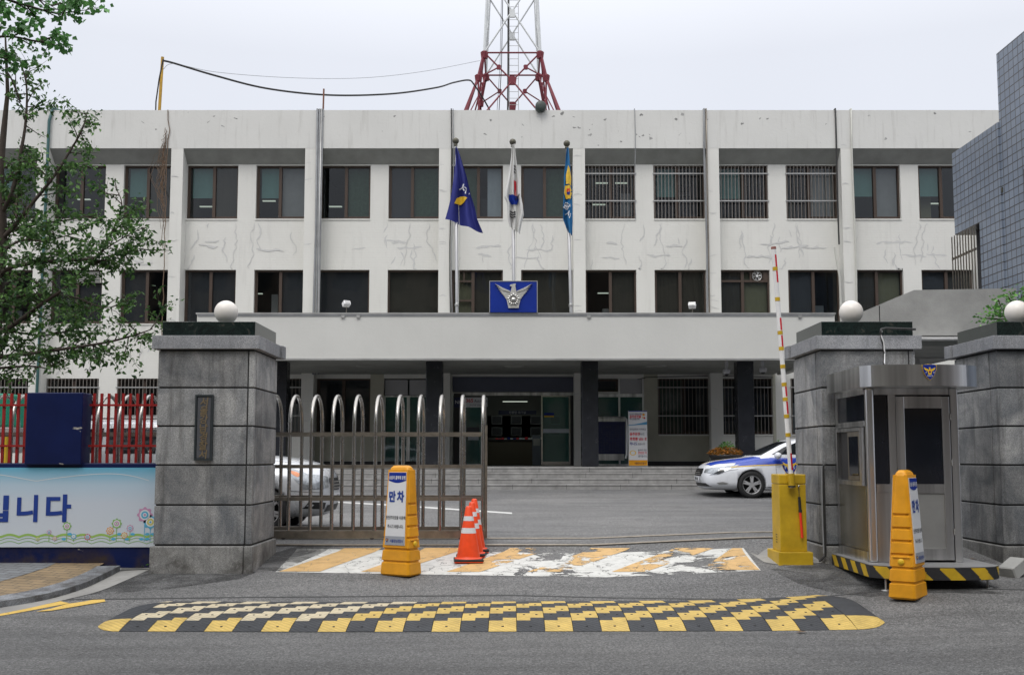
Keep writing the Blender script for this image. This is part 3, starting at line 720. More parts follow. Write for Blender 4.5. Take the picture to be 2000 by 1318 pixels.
for k, c in bays:
    for i, (a, b_) in enumerate(bayopen(c)):
        f = window(a, b_, z3b, z3t, sp3[k][i], bars=k in (1, 2), split=.46 if i else .52)
        s2 = sp2[k][i]
        if s2 == 'X':     # left window over the entrance: small lights at the left
            f = window(a, b_, z2b, z2t, 'ob', split=.42)
            q = MB(); xm = a + (b_ - a) * .42
            for zz in (.42, .78): q.box(a + .05, xm - .05, YI + .11, YI + .2, z2b + (z2t - z2b) * zz, z2b + (z2t - z2b) * zz + .06, M['brown'])
            q.box(a + .4, a + .45, YI + .112, YI + .19, z2b + (z2t - z2b) * .78 + .06, z2t - .055, M['brown']); q.build('transom', None, f)
        elif s2 == 'F':   # window with a fan in its upper light
            f = window(a, b_, z2b, z2t, 'bo', split=.48)
            zt = z2t - .36; q = MB(); q.box(a + .055, b_ - .055, YI + .105, YI + .2, zt - .04, zt + .03, M['brown'])
            xv = b_ - .62; q.box(xv - .03, xv, YI + .106, YI + .19, zt + .03, z2t - .055, M['brown']); q.box(b_ - .2, b_ - .055, YI + .1, YI + .14, zt + .03, z2t - .055, M['brown'])
            q.box(xv + .01, b_ - .2, YI + .15, YI + .16, zt + .03, z2t - .055, M['brown']); q.build('transom', None, f)
            q = MB(); cx, cz = (xv + b_ - .2) / 2, (zt + .03 + z2t - .055) / 2
            q.lathe((cx, YI + .09, cz), [(.15, .05), (.15, 0), (.165, .0), (.165, .05)], M['chrome'], 24, 'y', caps=False)
            q.cyl((cx, YI + .08, cz), .04, .04, M['white'], 'y', 14)
            for j in range(6):
                t = j * math.pi / 3; q.add([(cx + r * math.cos(t + d), YI + .10 + h, cz + r * math.sin(t + d)) for r, d, h in ((.035, -.2, 0), (.14, -.1, 0), (.14, .55, .02), (.035, .5, .02))], [(0, 1, 2, 3)], M['galv'])
            q.build('exhaust_fan', None, f)
        else: window(a, b_, z2b, z2t, s2, split=.5)
        if k not in GR: window(a, b_, z1b, z1t, 'dd', bars=True)
a, b_, zb, zt = GR[-1][0]; window(a, b_, zb, zt, 'ss')
a, b_, zb, zt = GR[1][1]; window(a, b_, zb, zt, 'ns', bars=True)
# lit ceiling lights that show through the glass
for px, py, Y in ((500, 574, 38), (1175, 358, 37), (1170, 400, 36.5), (1214, 358, 37.5), (525, 393, 36.2), (402, 404, 36.4), (655, 404, 36.5), (1180, 573, 36.8), (163, 390, 36.6), (1825, 398, 36.5)):
    p = W(px, py, Y); lamp(p.x, p.z, Y, .45)
# green vent in an upper left window
p = W(172, 541, YI); q = MB(); q.box(p.x - .42, p.x + .42, YI + .07, YI + .11, p.z - .18, p.z + .18, M['whitepipe'])
for i in range(6): q.box(p.x - .38, p.x + .38, YI + .06, YI + .068, p.z - .15 + i * .055, p.z - .125 + i * .055, M['black'])
q.build('vent', None, B)
# pipes and cables on the facade
def pipe(name, pts, r, m, n=8): q = MB(); q.tube(pts, r, m, n); return q.build(name, None, B)
x = XA(93, 400, YF); pipe('drainpipe', [(x + .25, YF + .2, ZR + .04), (x + .05, YF - .02, ZR + .05), (x - .02, YF - .09, ZR - .4), (x - .05, YF - .09, 6.0), (x - .08, YF - .09, 3)], .05, M['greenpipe'])
for i, (d, r) in enumerate(((0, .035), (.075, .028), (.135, .03), (.185, .02))):
    x = XA(619, 300, YF) + d; pipe('cable', [(x, YF + .3, ZR + .02), (x, YF - .04, ZR + .03), (x + random.uniform(-.02, .02), YF - .045, 9), (x + random.uniform(-.03, .03), YF - .045, 6), (x, YF - .045, 4.3)], r, M['greycable'] if i != 2 else M['galv'])
for px, y0, y1, r, m in ((881, 216, 612, .018, 'cable'), (884.5, 216, 612, .012, 'greycable'), (1240, 216, 430, .012, 'greycable'), (1376, 214, 612, .03, 'greycable'), (1380, 214, 612, .026, 'dullsteel'), (1633, 214, 478, .028, 'cable'), (1664, 214, 612, .028, 'whitepipe')):
    x = XA(px, 300, YF); zt, zb = ZR + .02, ZA(y1, YF)
    sg = random.uniform(-.03, .03); pipe('cable' if r < .025 else 'drainpipe', [(x, YF + .3, zt), (x, YF - .04, zt + .02)] + [(x + sg * math.sin(i * 1.1), YF - .045, zt + (zb - zt) * i / 6) for i in range(1, 7)], r, M[m])
p0 = W(1630, 483, YF - .06); p1 = W(1643, 612, YF - .06); pipe('drainpipe', [p0, (p0 + p1) / 2 + Vector((.06, 0, .1)), p1], .035, M['whitepipe'])
# ---- entrance canopy
YC = 28.85; zct, zcb = ZA(614, YC), ZA(702, YC); XC0, XC1 = XA(385, 614, YC), XA(1630, 614, YC)
cn = MB()
cn.box(XC0, XC1, YC, YC + .25, zcb, zct, M['canopy']); cn.box(XC0, XC0 + .25, YC + .25, YF - .003, zcb, zct, M['canopy']); cn.box(XC1 - .25, XC1, YC + .25, YF - .003, zcb, zct, M['canopy'])
cn.build('canopy', None, B)
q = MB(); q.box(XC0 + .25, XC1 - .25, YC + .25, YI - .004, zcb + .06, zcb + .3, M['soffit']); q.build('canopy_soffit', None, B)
q = MB(); q.box(XC0 - .03, XC1 + .03, YC - .03, YC + .28, zct + .002, zct + .045, M['galv']); q.box(XC0 + .02, XC1 - .02, YC - .02, YC - .002, zct - .05, zct - .002, M['greycable'])
q.box(XC0, XC1, YC - .035, YC - .003, zcb - .02, zcb + .03, M['galv']); q.build('canopy_trim', None, B)
for i, x in enumerate((-1.5, -.5, .5, 1.5)):
    q = MB(); q.bbox(x * S - .24, x * S + .24, 30.05, 30.5, ZFLOOR, zcb + .058, M['black'] if False else None, .02); o = q.build('column', plain('polished_column', (.022, .024, .03), .25, var=.3), B) if i == 0 else q.build('column', bpy.data.materials['polished_column'], B)
for px, py in ((715, 722), (1004, 722), (1281, 727)):
    q = MB(); p = W(px, py, 31.5); q.lathe((p.x, 31.5, zcb + .0), [(.01, .0), (.22, .01), (.3, .035), (.32, .058)], M['soffit'], 24); q.build('ceiling_lamp', None, B)
# small parapet pegs and fixings on the canopy
for px in (670, 700, 1150, 1562):
    q = MB(); p = W(px, 617, YC); q.box(p.x - .05, p.x + .05, YC - .05, YC - .031, p.z - .06, p.z + .02, M['galv']); q.build('bracket', None, B)
# steps and porch floor
stp = MB(); n = 4; Y0 = 28.4; tr = .32; zb0 = gz(0, Y0)
rise = (ZFLOOR - gz(0, 28.3)) / n
for i in range(n):
    stp.bbox(XC0 + .2, XC1 - .1, Y0 + tr * i, 34.6 - .01 * i, gz(0, 28.3) - .1 if i == 0 else gz(0, 28.3) + rise * i + .001, gz(0, 28.3) + rise * (i + 1), M['stone'], .012)
    zz = gz(0, 28.3) + rise * (i + 1)
    stp.box(XC0 + .2, XC1 - .1, Y0 + tr * i - .004, Y0 + tr * i - .001, zz - .055, zz - .045, M['joint'])
    x = XC0 + .6 + i * .35
    while x < XC1: stp.box(x, x + .008, Y0 + tr * i - .003, Y0 + tr * i + .001, zz - rise + .01, zz - .012, M['joint']); x += 1.35 * random.uniform(.9, 1.1)
stp.build('steps', None, B)
q = MB(); q.box(XC0 + .3, XA(880, 900, YI), YI - .015, YI - .003, ZFLOOR + .001, ZFLOOR + .14, M['black']); q.box(XA(1262, 900, YI), XC1 - .2, YI - .015, YI - .003, ZFLOOR + .001, ZFLOOR + .14, M['black']); q.build('skirting', None, B)
# ivory paint on the porch wall (a lining just proud of the brick)
for a, b_ in ((GR[-1][0][1], GR[-1][1][0]), (GR[1][0][1], GR[1][1][0]), (GR[1][1][1], bayopen(2 * S)[0][0]), (bayopen(2 * S)[0][1], XC1 - .2), (bayopen(-2 * S)[1][1], GR[-1][0][0])):
    q = MB(); q.box(a, b_, YI - .012, YI - .002, ZFLOOR + .15, zcb + .055, M['ivory']); q.build('wall_lining', None, B)
q = MB(); q.box(GR[-1][0][0], GR[-1][0][1], YI - .012, YI - .002, ZFLOOR + .15, z1b - .05, M['ivory']); q.build('wall_lining', None, B); q = MB(); q.box(GR[1][1][0], GR[1][1][1], YI - .012, YI - .002, ZFLOOR + .15, z1b - .05, M['ivory'])
q.build('wall_lining', None, B)
# ---- glazed doors
def framed(name, x0, x1, z0, z1, y, m, t=.05, glassm='greenglass', kick=.0):
    q = MB(); q.box(x0, x1, y, y + .06, z1 - t, z1, m); q.box(x0, x1, y, y + .06, z0, z0 + t + kick, m); q.box(x0, x0 + t, y, y + .06, z0 + t + kick, z1 - t, m); q.box(x1 - t, x1, y, y + .06, z0 + t + kick, z1 - t, m)
    f = q.build(name, None, B); g_ = MB(); g_.add([(x0 + t, y + .03, z0 + t + kick), (x1 - t, y + .03, z0 + t + kick), (x1 - t, y + .03, z1 - t), (x0 + t, y + .03, z1 - t)], [(0, 1, 2, 3)], M[glassm]); g_.build('pane', None, f); return f
P = lambda px, py: W(px, py, YI)
a, b_, zb, zt = GR[-1][1]; zm = ZA(772, YI); xm = XA(797, 800, YI)
for u, v in ((a, xm), (xm, b_)):
    q = MB(); q.box(u + .03, v - .03, YI + .12, YI + .15, zm + .02, zt - .04, M['greyblind']); q.build('transom_panel', None, B)
    framed('glass_door', u, v, zb, zm, YI + .1, M['steel'], .05, kick=.06)
q = MB(); q.box(xm - .05, xm - .03, YI + .05, YI + .07, ZA(900, YI), ZA(845, YI), M['chrome']); q.build('door_handle', None, B)
a, b_, zb, zt = GR[0][0]
q = MB(); q.box(a + .0, b_ - .0, YI - .05, YI + .02, ZA(765, YI), ZA(736, YI), plain('slate_fascia', (.085, .095, .135), .6)); q.build('entrance_fascia', None, B)
q = MB(); q.box(a, b_, YI + .03, YI + .12, ZA(772, YI), ZA(766, YI), M['steel']); q.build('door_track', None, B)
zd = ZA(772, YI)
d1 = framed('glass_door', XA(1057, 800, YI), XA(1114, 800, YI), zb, zd, YI + .04, M['chrome'], .05, kick=.08)
q = MB(); q.box(XA(1061, 840, YI), XA(1112, 840, YI), YI + .05, YI + .06, ZA(845, YI), ZA(837, YI), M['paleblind']); q.box(XA(1063, 812, YI), XA(1082, 812, YI), YI + .05, YI + .06, ZA(811, YI), ZA(806, YI), M['blue']); q.box(XA(1063, 812, YI), XA(1082, 812, YI), YI + .05, YI + .06, ZA(814, YI), ZA(811.3, YI), M['yellow']); q.build('door_sticker', None, d1)
framed('glass_door', XA(905, 800, YI), XA(950, 800, YI), zb, ZA(792, YI), YI + .1, M['steel'], .05)
q = MB(); q.box(XA(1114, 800, YI), b_, YI + .05, YI + .1, zb, zd, M['black']); q.build('door_post', None, B)
# lobby
lb = MB(); yl = YI + 6; L0, L1 = a - .3, b_ + .3
lb.box(L0, L1, yl, yl + .1, ZFLOOR - .1, zt + .1, plain('lobby_wall', (.42, .48, .44), .8)); lb.box(L0, L1, YI + TH, yl, zt + .0, zt + .1, M['room']); lb.box(L0, L1, YI + .01, yl, ZFLOOR - .2, ZFLOOR - .004, M['dark'])
lb.box(L0 - .1, L0, YI + TH, yl, ZFLOOR, zt, M['room']); lb.box(L1, L1 + .1, YI + TH, yl, ZFLOOR, zt, M['room']); lb.build('lobby', None, B)
M['lobbyfill'] = N('lobby_fill').m; b9 = M['lobbyfill'].node_tree.nodes['Principled BSDF']; b9.inputs['Emission Color'].default_value = (.9, 1, .9, 1); b9.inputs['Emission Strength'].default_value = 5
for x_ in (-1.2, .1, 1.4):  # unseen emitters above the door head, added to brighten the lobby
    q = MB(); q.box(x_ - .3, x_ + .3, YI + 1.0, YI + 1.25, zt - .06, zt - .01, M['lobbyfill']); q.build('lobby_light_or_fill', None, B)
p = W(1006, 784, YI + 3.5); q = MB(); q.box(p.x - .45, p.x + .45, YI + 3.5, YI + 3.55, p.z - .01, p.z + .01, M['lampglow']); q.build('lobby_light_or_fill', None, B)
def fnXZ(x, y, z, s=1.0):      # a drawing surface facing the camera (-Y)
    return lambda u, v, w: (x + u * s, y - w, z + v * s)
# ================================================================ in and round the entrance
ym = YI + 4.2
p = W(1000, 826, ym); c = thing('display_board', (p.x, ym, p.z), 'green notice board with framed sheets at the back of the lobby', 'notice board')
q = MB(); x0, x1, z0, z1 = XA(952, 826, ym), XA(1056, 826, ym), ZA(854, ym), ZA(812, ym)
q.box(x0, x1, ym, ym + .05, z0, z1, plain('board_green', (.03, .10, .06), .8)); q.build('panel', None, c)
for i in range(4):
    for j in range(2):
        q = MB(); cx = x0 + .35 + i * .72; cz = z0 + .22 + j * .42; q.box(cx - .2, cx + .2, ym - .03, ym - .002, cz - .16, cz + .16, M['greycable']); q.box(cx - .17, cx + .17, ym - .034, ym - .031, cz - .13, cz + .13, M['mesh']); q.build('framed_sheet', None, c)
q = MB(); zz = z1 + .12; q.box(p.x - .5, p.x + .9, ym - .01, ym + .04, zz - .06, zz + .08, M['navy']); put_text(q, '민원인 대기실', (.2, 0), fnXZ(p.x, ym - .012, zz + .01), .11, M['signwhite']); q.build('header', None, c)
yc = YI + 2.6; p = W(995, 870, yc); x0, x1 = XA(952, 870, yc), XA(1042, 870, yc)
c = thing('reception_counter', (p.x, yc, ZFLOOR), 'dark reception counter with leaflets on it inside the entrance', 'counter')
q = MB(); q.bbox(x0, x1, yc, yc + .6, ZFLOOR, ZA(861, yc), plain('counter_wood', (.10, .085, .06), .5)); q.build('counter_front', None, c)
q = MB(); q.bbox(x0 - .03, x1 + .03, yc - .04, yc + .64, ZA(861, yc) + .001, ZA(859, yc) + .02, M['black'], .006); q.build('countertop', None, c)
lf = MB(); random.seed(3)
for i in range(16):
    x = XA(968, 870, yc) + i * .105; lf.box(x, x + .09, yc - .02, yc + .1, ZA(859, yc) + .022, ZA(859, yc) + .022 + random.uniform(.03, .09), M[random.choice(['signwhite', 'paleblind', 'signwhite', 'blue', 'redstrip'])])
tag(lf.build('leaflets'), 'row of pale leaflets along the reception counter', 'leaflets', kind='stuff')
q = MB(); yk = YI + 1.6; x0, x1 = XA(1040, 870, yk), XA(1056, 870, yk); q.bbox(x0, x1, yk, yk + .4, ZFLOOR, ZA(850, yk), plain('cabinet_grey', (.16, .18, .22), .5)); q.box(x0 + .03, x1 - .03, yk - .006, yk - .001, ZA(870, yk), ZA(856, yk), M['galv']); tag(q.build('lobby_cabinet'), 'grey cabinet just behind the open glass door', 'cabinet')
# cash machine booth at the left of the entrance
ya = YI - .06; c = thing('cash_machine_sign', (XA(915, 800, ya), ya, ZFLOOR), 'bank cash machine panel with navy strip and white sign left of the entrance', 'bank sign')
q = MB(); x0, x1 = XA(886, 800, ya), XA(905, 800, ya); q.box(x0, x1, ya, ya + .06, ZA(905, ya), ZA(768, ya), M['black']); q.build('frame', None, c)
q = MB(); q.box(x0 + .02, x1 - .02, ya - .02, ya - .001, ZA(796, ya), ZA(776, ya), M['navy']); put_text(q, 'NH', (0, 0), fnXZ((x0 + x1) / 2, ya - .021, ZA(785, ya)), .16, M['signwhite'], .01); q.build('bank_logo', None, c)
q = MB(); x0, x1 = XA(908, 800, ya), XA(952, 800, ya); z0, z1 = ZA(794, ya), ZA(776, ya); q.box(x0, x1, ya - .02, ya + .03, z0, z1, M['signwhite'])
f = fnXZ((x0 + x1) / 2, ya - .021, (z0 + z1) / 2); put_text(q, '365', (-.22, .05), f, .17, M['redstrip'], .015); put_text(q, 'AutoBank', (.15, .04), f, .13, M['navy'], .0, sx=.8); put_text(q, '현금 자동 입출금기', (0, -.1), f, .055, M['navy']); q.build('sign', None, c)
q = MB(); x0, x1 = XA(910, 840, ya), XA(936, 840, ya); q.bbox(x0, x1, ya + .2, ya + .6, ZFLOOR, ZA(852, ya), M['black']); q.box(x0 + .06, x1 - .03, ya + .17, ya + .199, ZA(859, ya), ZA(850, ya), M['paleblind']); q.box(x0 + .03, x1, ya + .16, ya + .6, ZA(850, ya) + .02, ZA(834, ya), M['mesh']); q.build('machine', None, c)
# entrance bay 1: transoms, louvre, green glass
a, b_, zb, zt = GR[1][0]; xm = XA(1210, 800, YI); zm = ZA(772, YI)
q = MB(); q.box(a, b_, YI + .05, YI + .12, zm - .05, zm + .06, M['steel']); q.box(xm - .03, xm + .03, YI + .05, YI + .12, zb, zm - .051, M['steel']); q.box(xm - .03, xm + .03, YI + .05, YI + .12, zm + .061, zt, M['steel']); q.box(b_ - .05, b_, YI + .03, YI + .1, zb, zt, M['steel']); q.build('glazing_frame', None, B)
q = MB(); q.box(xm + .04, b_ - .06, YI + .08, YI + .1, zm + .07, zt, M['greyblind']); q.build('transom_panel', None, B)
window(a + .05, xm - .04, zm + .12, zt - .03, '1s')
q = MB(); q.add([(a, YI + .09, zb), (xm - .031, YI + .09, zb), (xm - .031, YI + .09, zm - .06), (a, YI + .09, zm - .06)], [(0, 1, 2, 3)]); q.add([(xm + .031, YI + .09, zb), (b_ - .06, YI + .09, zb), (b_ - .06, YI + .09, zm - .06), (xm + .031, YI + .09, zm - .06)], [(0, 1, 2, 3)]); q.build('side_glazing', M['greenglass'], B)
# blue board on a steel frame, standing banner
yb = 33.4; x0, x1 = XA(1168, 860, yb), XA(1222, 860, yb); c = thing('notice_stand', ((x0 + x1) / 2, yb, ZFLOOR), 'dark blue notice board in a bent steel frame beside the black column', 'notice board')
q = MB(); z0, z1 = ZA(900, yb), ZA(815, yb); q.tube([(x1, yb, z0 + .08), (x1 + .03, yb, z0 + .2), (x1 + .03, yb, z1 - .06), (x1 - .02, yb, z1), (x0, yb, z1)], .035, M['steel']); q.box(x0, x1 - .01, yb - .015, yb + .02, z1 - .13, z1 - .03, M['steel']); q.box(x0, x1 - .05, yb - .015, yb + .02, z0 + .02, z0 + .22, M['steel']); q.box(x0, x1 + .1, yb - .2, yb + .25, ZFLOOR + .002, ZFLOOR + .06, M['steel']); q.build('frame', None, c)
q = MB(); q.box(x0, x1 - .02, yb - .03, yb + .03, z0 + .221, z1 - .131, M['navy']); 
for i in range(9):
    for j in range(14): 
        if random.random() < .8: q.box(x0 + .08 + i * .09, x0 + .13 + i * .09, yb - .033, yb - .031, z0 + .3 + j * .06, z0 + .31 + j * .06, M['mesh'])
q.build('panel', None, c)
yb = 30.9; x0, x1 = XA(1228, 860, yb), XA(1264, 860, yb); z0, z1 = ZFLOOR + .01, ZA(802, yb); w_, h_ = x1 - x0, z1 - z0
c = thing('standing_banner', ((x0 + x1) / 2, yb, ZFLOOR), 'white and blue standing banner against drunk driving beside the steps', 'banner')
q = MB(); q.box(x0, x1, yb, yb + .02, z0, z1, M['signwhite']); f = lambda u, v, w: (x0 + u * w_, yb - w, z0 + v * w_)
H = h_ / w_
poly(q, [(0, 0), (1, 0), (1, H * .11), (0, H * .11)], f, M['orangeY']); poly(q, [(0, H * .985), (1, H * .985), (1, H), (0, H)], f, M['blue'], .003)
poly(q, [(0, H * .73)] + [(i / 10, H * (.745 + .06 * (i / 10) ** 1.5)) for i in range(11)] + [(1, H * .75), (.5, H * .745)], f, plain('banner_sky', (.05, .28, .5), .5))
Tt = lambda s, x, y, sz, m, b=.01, al='LEFT': put_text(q, s, (x, H * y), f, sz, M[m], b, al, .8, w=.004)
Tt('당신의 생명을 뺏는', .06, .94, .11, 'navy'); Tt('음주운전을', .06, .895, .17, 'redstrip', .03); Tt('하시겠습니까?', .06, .85, .12, 'navy')
Tt('대리운전비 아끼려고', .06, .665, .13, 'navy'); Tt('음주운전', .06, .58, .19, 'redstrip', .03); Tt('하는건', .56, .58, .13, 'navy')
Tt('후회뿐', .06, .49, .2, 'redstrip', .03); Tt('남는 것', .55, .49, .18, 'redstrip', .03); Tt('하나도', .06, .405, .19, 'blue', .02); Tt('없습니다', .5, .40, .13, 'navy')
Tt('술자리 모임', .5, .29, .12, 'navy'); Tt('한번만 더', .5, .24, .15, 'redstrip', .02); Tt('생각합시다.', .5, .18, .13, 'navy'); Tt('서울강남경찰서', .3, .055, .12, 'navy')
poly(q, [(.22 + .18 * math.cos(i * .5236), H * .24 + .14 * math.sin(i * .5236)) for i in range(12)], f, M['gold'], .003); poly(q, [(.22 + .13 * math.cos(i * .5236), H * .24 + .1 * math.sin(i * .5236)) for i in range(12)], f, M['signwhite'], .004)
for (u, v, m, r) in ((.82, .93, 'orangeY', .07), (.86, .87, 'redstrip', .05), (.78, .88, 'gold', .04)): disc(q, (u, H * v), r, f, M[m], .003)
q.build('panel', None, c)
q = MB(); q.box(x0 - .01, x0 - .001, yb, yb + .03, z0, z1 + .01, M['galv']); q.box(x1 + .001, x1 + .01, yb, yb + .03, z0, z1 + .01, M['galv']); q.box(x0, x1, yb - .1, yb - .006, z0 - .004, z0 + .02, M['galv']); q.build('frame', None, c)
# cameras under the canopy
for px, py, lb in ((1419, 724, 'small white dome camera under the canopy left of the rightmost black column'), (1490, 721, 'small white dome camera under the canopy right of the rightmost black column')):
    Y = 30; p = W(px, py, Y); c = thing('security_camera', p, lb, 'camera', 'cameras under the canopy')
    q = MB(); q.cyl((p.x, Y, p.z + .03), .05, zcb + .06 - p.z - .03, M['greyblind']); q.build('mount', None, c)
    q = MB(); q.lathe((p.x, Y, p.z), [(.10, .04), (.11, 0), (.11, -.06), (.07, -.1)], M['greyblind'], 20); q.build('housing', None, c)
    q = MB(); q.sphere((p.x, Y - .01, p.z - .07), .075, M['black']); q.build('lens', None, c)
q = MB(); q.tube([W(x_, y_, YI - .05) for x_, y_ in ((1245, 741), (1262, 737), (1300, 736), (1392, 734), (1440, 735), (1510, 737))], .012, M['cable'], 6); q.build('cable', None, B)
# planters
def foliage(mb, n, c, rad, size, m, seed=1, droop=.3, flat=1.0, hemi=False):
    rnd = random.Random(seed); vs = []; fs = []
    for i in range(n):
        while True:
            x, y, z = (rnd.uniform(-1, 1) for _ in range(3))
            if x * x + y * y + z * z < 1 and (not hemi or z > -.1): break
        leaf(vs, fs, Vector((c[0] + x * rad[0], c[1] + y * rad[1], c[2] + z * rad[2])), size * rnd.uniform(.6, 1.3), rnd, droop)
    mb.add(vs, fs, m)
def leaf(vs, fs, p, s, rnd, droop=.4, wide=.5):
    a = rnd.uniform(0, 6.283); d = Vector((math.cos(a), math.sin(a), rnd.uniform(-1.2, .5) * droop * 1.6)).normalized()
    n = Vector((rnd.uniform(-1, 1), rnd.uniform(-1, 1), rnd.uniform(.1, 1))); sd = d.cross(n)
    if sd.length < .01: sd = d.orthogonal()
    sd.normalize(); up = sd.cross(d); o = len(vs); ww = s * wide * .5
    vs += [tuple(p), tuple(p + d * s * .35 + sd * ww + up * s * .06), tuple(p + d * s - up * s * .18), tuple(p + d * s * .4 - sd * ww + up * s * .06)]
    fs += [(o, o + 1, o + 2), (o, o + 2, o + 3)]
for i, (px, py, pyb, Y, lb) in enumerate(((1416, 876, 911, 29.9, 'round dark planter of yellow and red flowers behind the police car'), (1522, 862, 911, 30.6, 'leafy green potted plant half hidden behind the police car'))):
    zb_ = ZFLOOR; xx = XA(px, 880, Y); zt_ = ZA(888, Y); c = thing('flower_pot', (xx, Y, zb_), lb, 'potted plant')
    q = MB(); q.lathe((xx, Y, zb_), [(.26, 0), (.30, .03), (.43, zt_ - zb_ - .06), (.46, zt_ - zb_), (.41, zt_ - zb_ - .01)], M['black'], 24); q.build('pot', None, c)
    q = MB(); foliage(q, 900 if i == 0 else 300, (xx, Y, zt_ + .03), (.48, .45, .22) if i == 0 else (.3, .3, .4), .07, M['flowers'] if i == 0 else M['shrub'], 5 + i, hemi=True)
    if i == 0: foliage(q, 90, (xx + .05, Y, zt_ + .2), (.22, .2, .2), .08, M['shrub'], 9, hemi=True)
    q.build('foliage', None, c)
# ================================================================ on the canopy
def pole(px0, py0, px1, py1, Y, lb):
    a = W(px1, py1, Y); b_ = W(px0, py0, Y); b_.y = Y; a.y = Y; a = Vector((a.x, Y, zct - .4)); c = thing('flagpole', (a.x, Y, zct), lb, 'flagpole', 'flagpoles over the entrance')
    L = (b_ - a); q = MB(); q.tube([a, a + L * .57, a + L * .575, b_], [.045, .045, .03, .028], M['pole'], 12); q.build('pole', None, c)
    q = MB(); q.sphere(tuple(b_ + Vector((0, 0, .05))), .095, M['brass']); q.lathe(tuple(b_ - Vector((0, 0, .1))), [(.05, 0), (.06, .03), (.03, .08)], M['brass'], 12); q.build('finial', None, c)
    q = MB(); m_ = a + L * .14; q.lathe(tuple(m_), [(.05, -.08), (.06, -.06), (.06, .0), (.05, .02)], M['galv'], 12); q.build('cleat', None, c)
    q = MB(); q.tube([b_ + Vector((.04, -.03, -.05)), (b_ + a) / 2 + Vector((.09, -.04, 0)), m_ + Vector((.05, -.04, 0))], .006, M['whitepipe'], 5); q.build('halyard', None, c)
    return c
YP = 29.25
pole(890, 279, 893, 612, YP, 'steel flagpole with bronze ball carrying the navy flag')
pole(1001.5, 281, 1004, 612, YP, 'steel flagpole with bronze ball carrying the white national flag')
pole(1107, 284, 1116, 612, YP, 'steel flagpole with bronze ball carrying the light blue flag')
def flag(name, rows, Y, m, lb, folds, amp, seed):
    "rows: (py, x left, x right) down the cloth"
    rnd = random.Random(seed); nv, nu = 60, 44; pts = []
    for j in range(nv + 1):
        py_ = rows[0][0] + (rows[-1][0] - rows[0][0]) * j / nv
        xl = lerp1([(r[0], r[1]) for r in rows], py_); xr = lerp1([(r[0], r[2]) for r in rows], py_); sk = lerp1([(r[0], r[3]) for r in rows], py_)
        for i in range(nu + 1):
            u = i / nu; p = W(xl + (xr - xl) * u, py_ + sk * (u), Y); d = amp * math.sin(folds * u * 2 * math.pi + 1.3 * j / nv + seed) * (.3 + .7 * j / nv) + amp * .5 * math.sin(5.1 * u + 7 * j / nv) - .10
            p.y = Y + d; pts.append(p)
    q = MB(); q.add(pts, [(j * (nu + 1) + i, j * (nu + 1) + i + 1, (j + 1) * (nu + 1) + i + 1, (j + 1) * (nu + 1) + i) for j in range(nv) for i in range(nu)], m, True)
    o = q.build(name, None, None); tag(o, lb, 'flag', 'flags over the entrance'); bv = BVHTree.FromPolygons([tuple(v) for v in pts], [f for f in q.f]); return o, bv
def on_flag(o, bv, items, Y):
    "items: (outline px, material)"
    q = MB()
    for k, (pts, m) in enumerate(items):
        w0 = [W(x, y, Y) for x, y in pts]
        patch([(p.x, p.z) for p in w0], lambda u, v: (u, Y - 2, v), (0, 1, 0), bv, m, q, .03 + .004 * k, .04)
    return q
def flag_text(q, bv, s, px, py, size, ang, m, Y, bold=.02):
    vs, fs = text2d(s, 1, bold); c0 = W(px, py, Y); ca, sa = math.cos(ang), math.sin(ang); out = []; bad = set()
    for u, v in vs:
        x, z = c0.x + (u * ca - v * sa) * size, c0.z + (u * sa + v * ca) * size; h = bv.ray_cast(Vector((x, Y - 2, z)), Vector((0, 1, 0)))
        out.append((x, (h[0].y if h[0] else Y - .2) - .05, z)); bad.add(len(out) - 1) if h[0] is None else None
    q.add(out, [f for f in fs if not any(i in bad for i in f)], m)
mf = plain('flag_navy', (.012, .018, .17), .8, var=.08); mw_ = plain('flag_white', (.60, .60, .58), .8, var=.06); mc = plain('flag_blue', (.012, .14, .33), .8, var=.08)
for mm, tr in ((mf, .25), (mw_, .35), (mc, .25)):
    t_ = mm.node_tree; 
o, bv = flag('navy_flag', [(290, 889, 893, 0), (305, 889, 899, 1), (340, 887, 911, 4), (375, 883, 920, 8), (395, 879, 928, 14), (410, 875, 932, 20), (428, 869.5, 944, 30)], YP, mf, 'navy flag with a gold wing hanging from the left flagpole', 2.2, .10, 1)
wing = [(888, 401), (893, 390), (900, 384.5), (913, 388), (907, 397), (899, 401)]
q = on_flag(o, bv, [(wing, M['gold'])], YP)
for i in range(4): pass
flag_text(q, bv, '서울', 915, 373, .29, -.30, M['signwhite'], YP); q.build('flag_emblem', None, o)
o, bv = flag('national_flag', [(284, 1000, 1005, 0), (310, 998, 1008, 2), (345, 993, 1013, 2), (375, 987, 1016, 3), (388, 985, 1019, 4), (398, 990, 1021, 4), (418, 991, 1023, 3), (430, 992, 1019, 8), (445, 996, 1015, 14)], YP, mw_, 'white national flag with red and blue circle hanging from the middle flagpole', 2.6, .09, 2)
it = [([(1004, 355), (1008, 356), (1008.5, 384), (1005, 384)], M['redstrip']), ([(994, 382), (1010, 384), (1013, 392), (1009, 402), (999, 401), (994, 394)], M['blue'])]
for i in range(3):
    for a_, b_ in ((1003.5, 1007)[0:2],): it.append(([(a_, 326 + i * 6), (b_, 327 + i * 6), (b_, 330.5 + i * 6), (a_, 329.5 + i * 6)], M['black']))
    it.append(([(996, 414 + i * 5), (1007, 416 + i * 5), (1007, 418.5 + i * 5), (996, 416.5 + i * 5)], M['black']))
    it.append(([(1006 + i * 2.5, 392 - i), (1009 + i * 2.5, 384 - i), (1010.3 + i * 2.5, 385 - i), (1007.3 + i * 2.5, 393 - i)], M['black']))
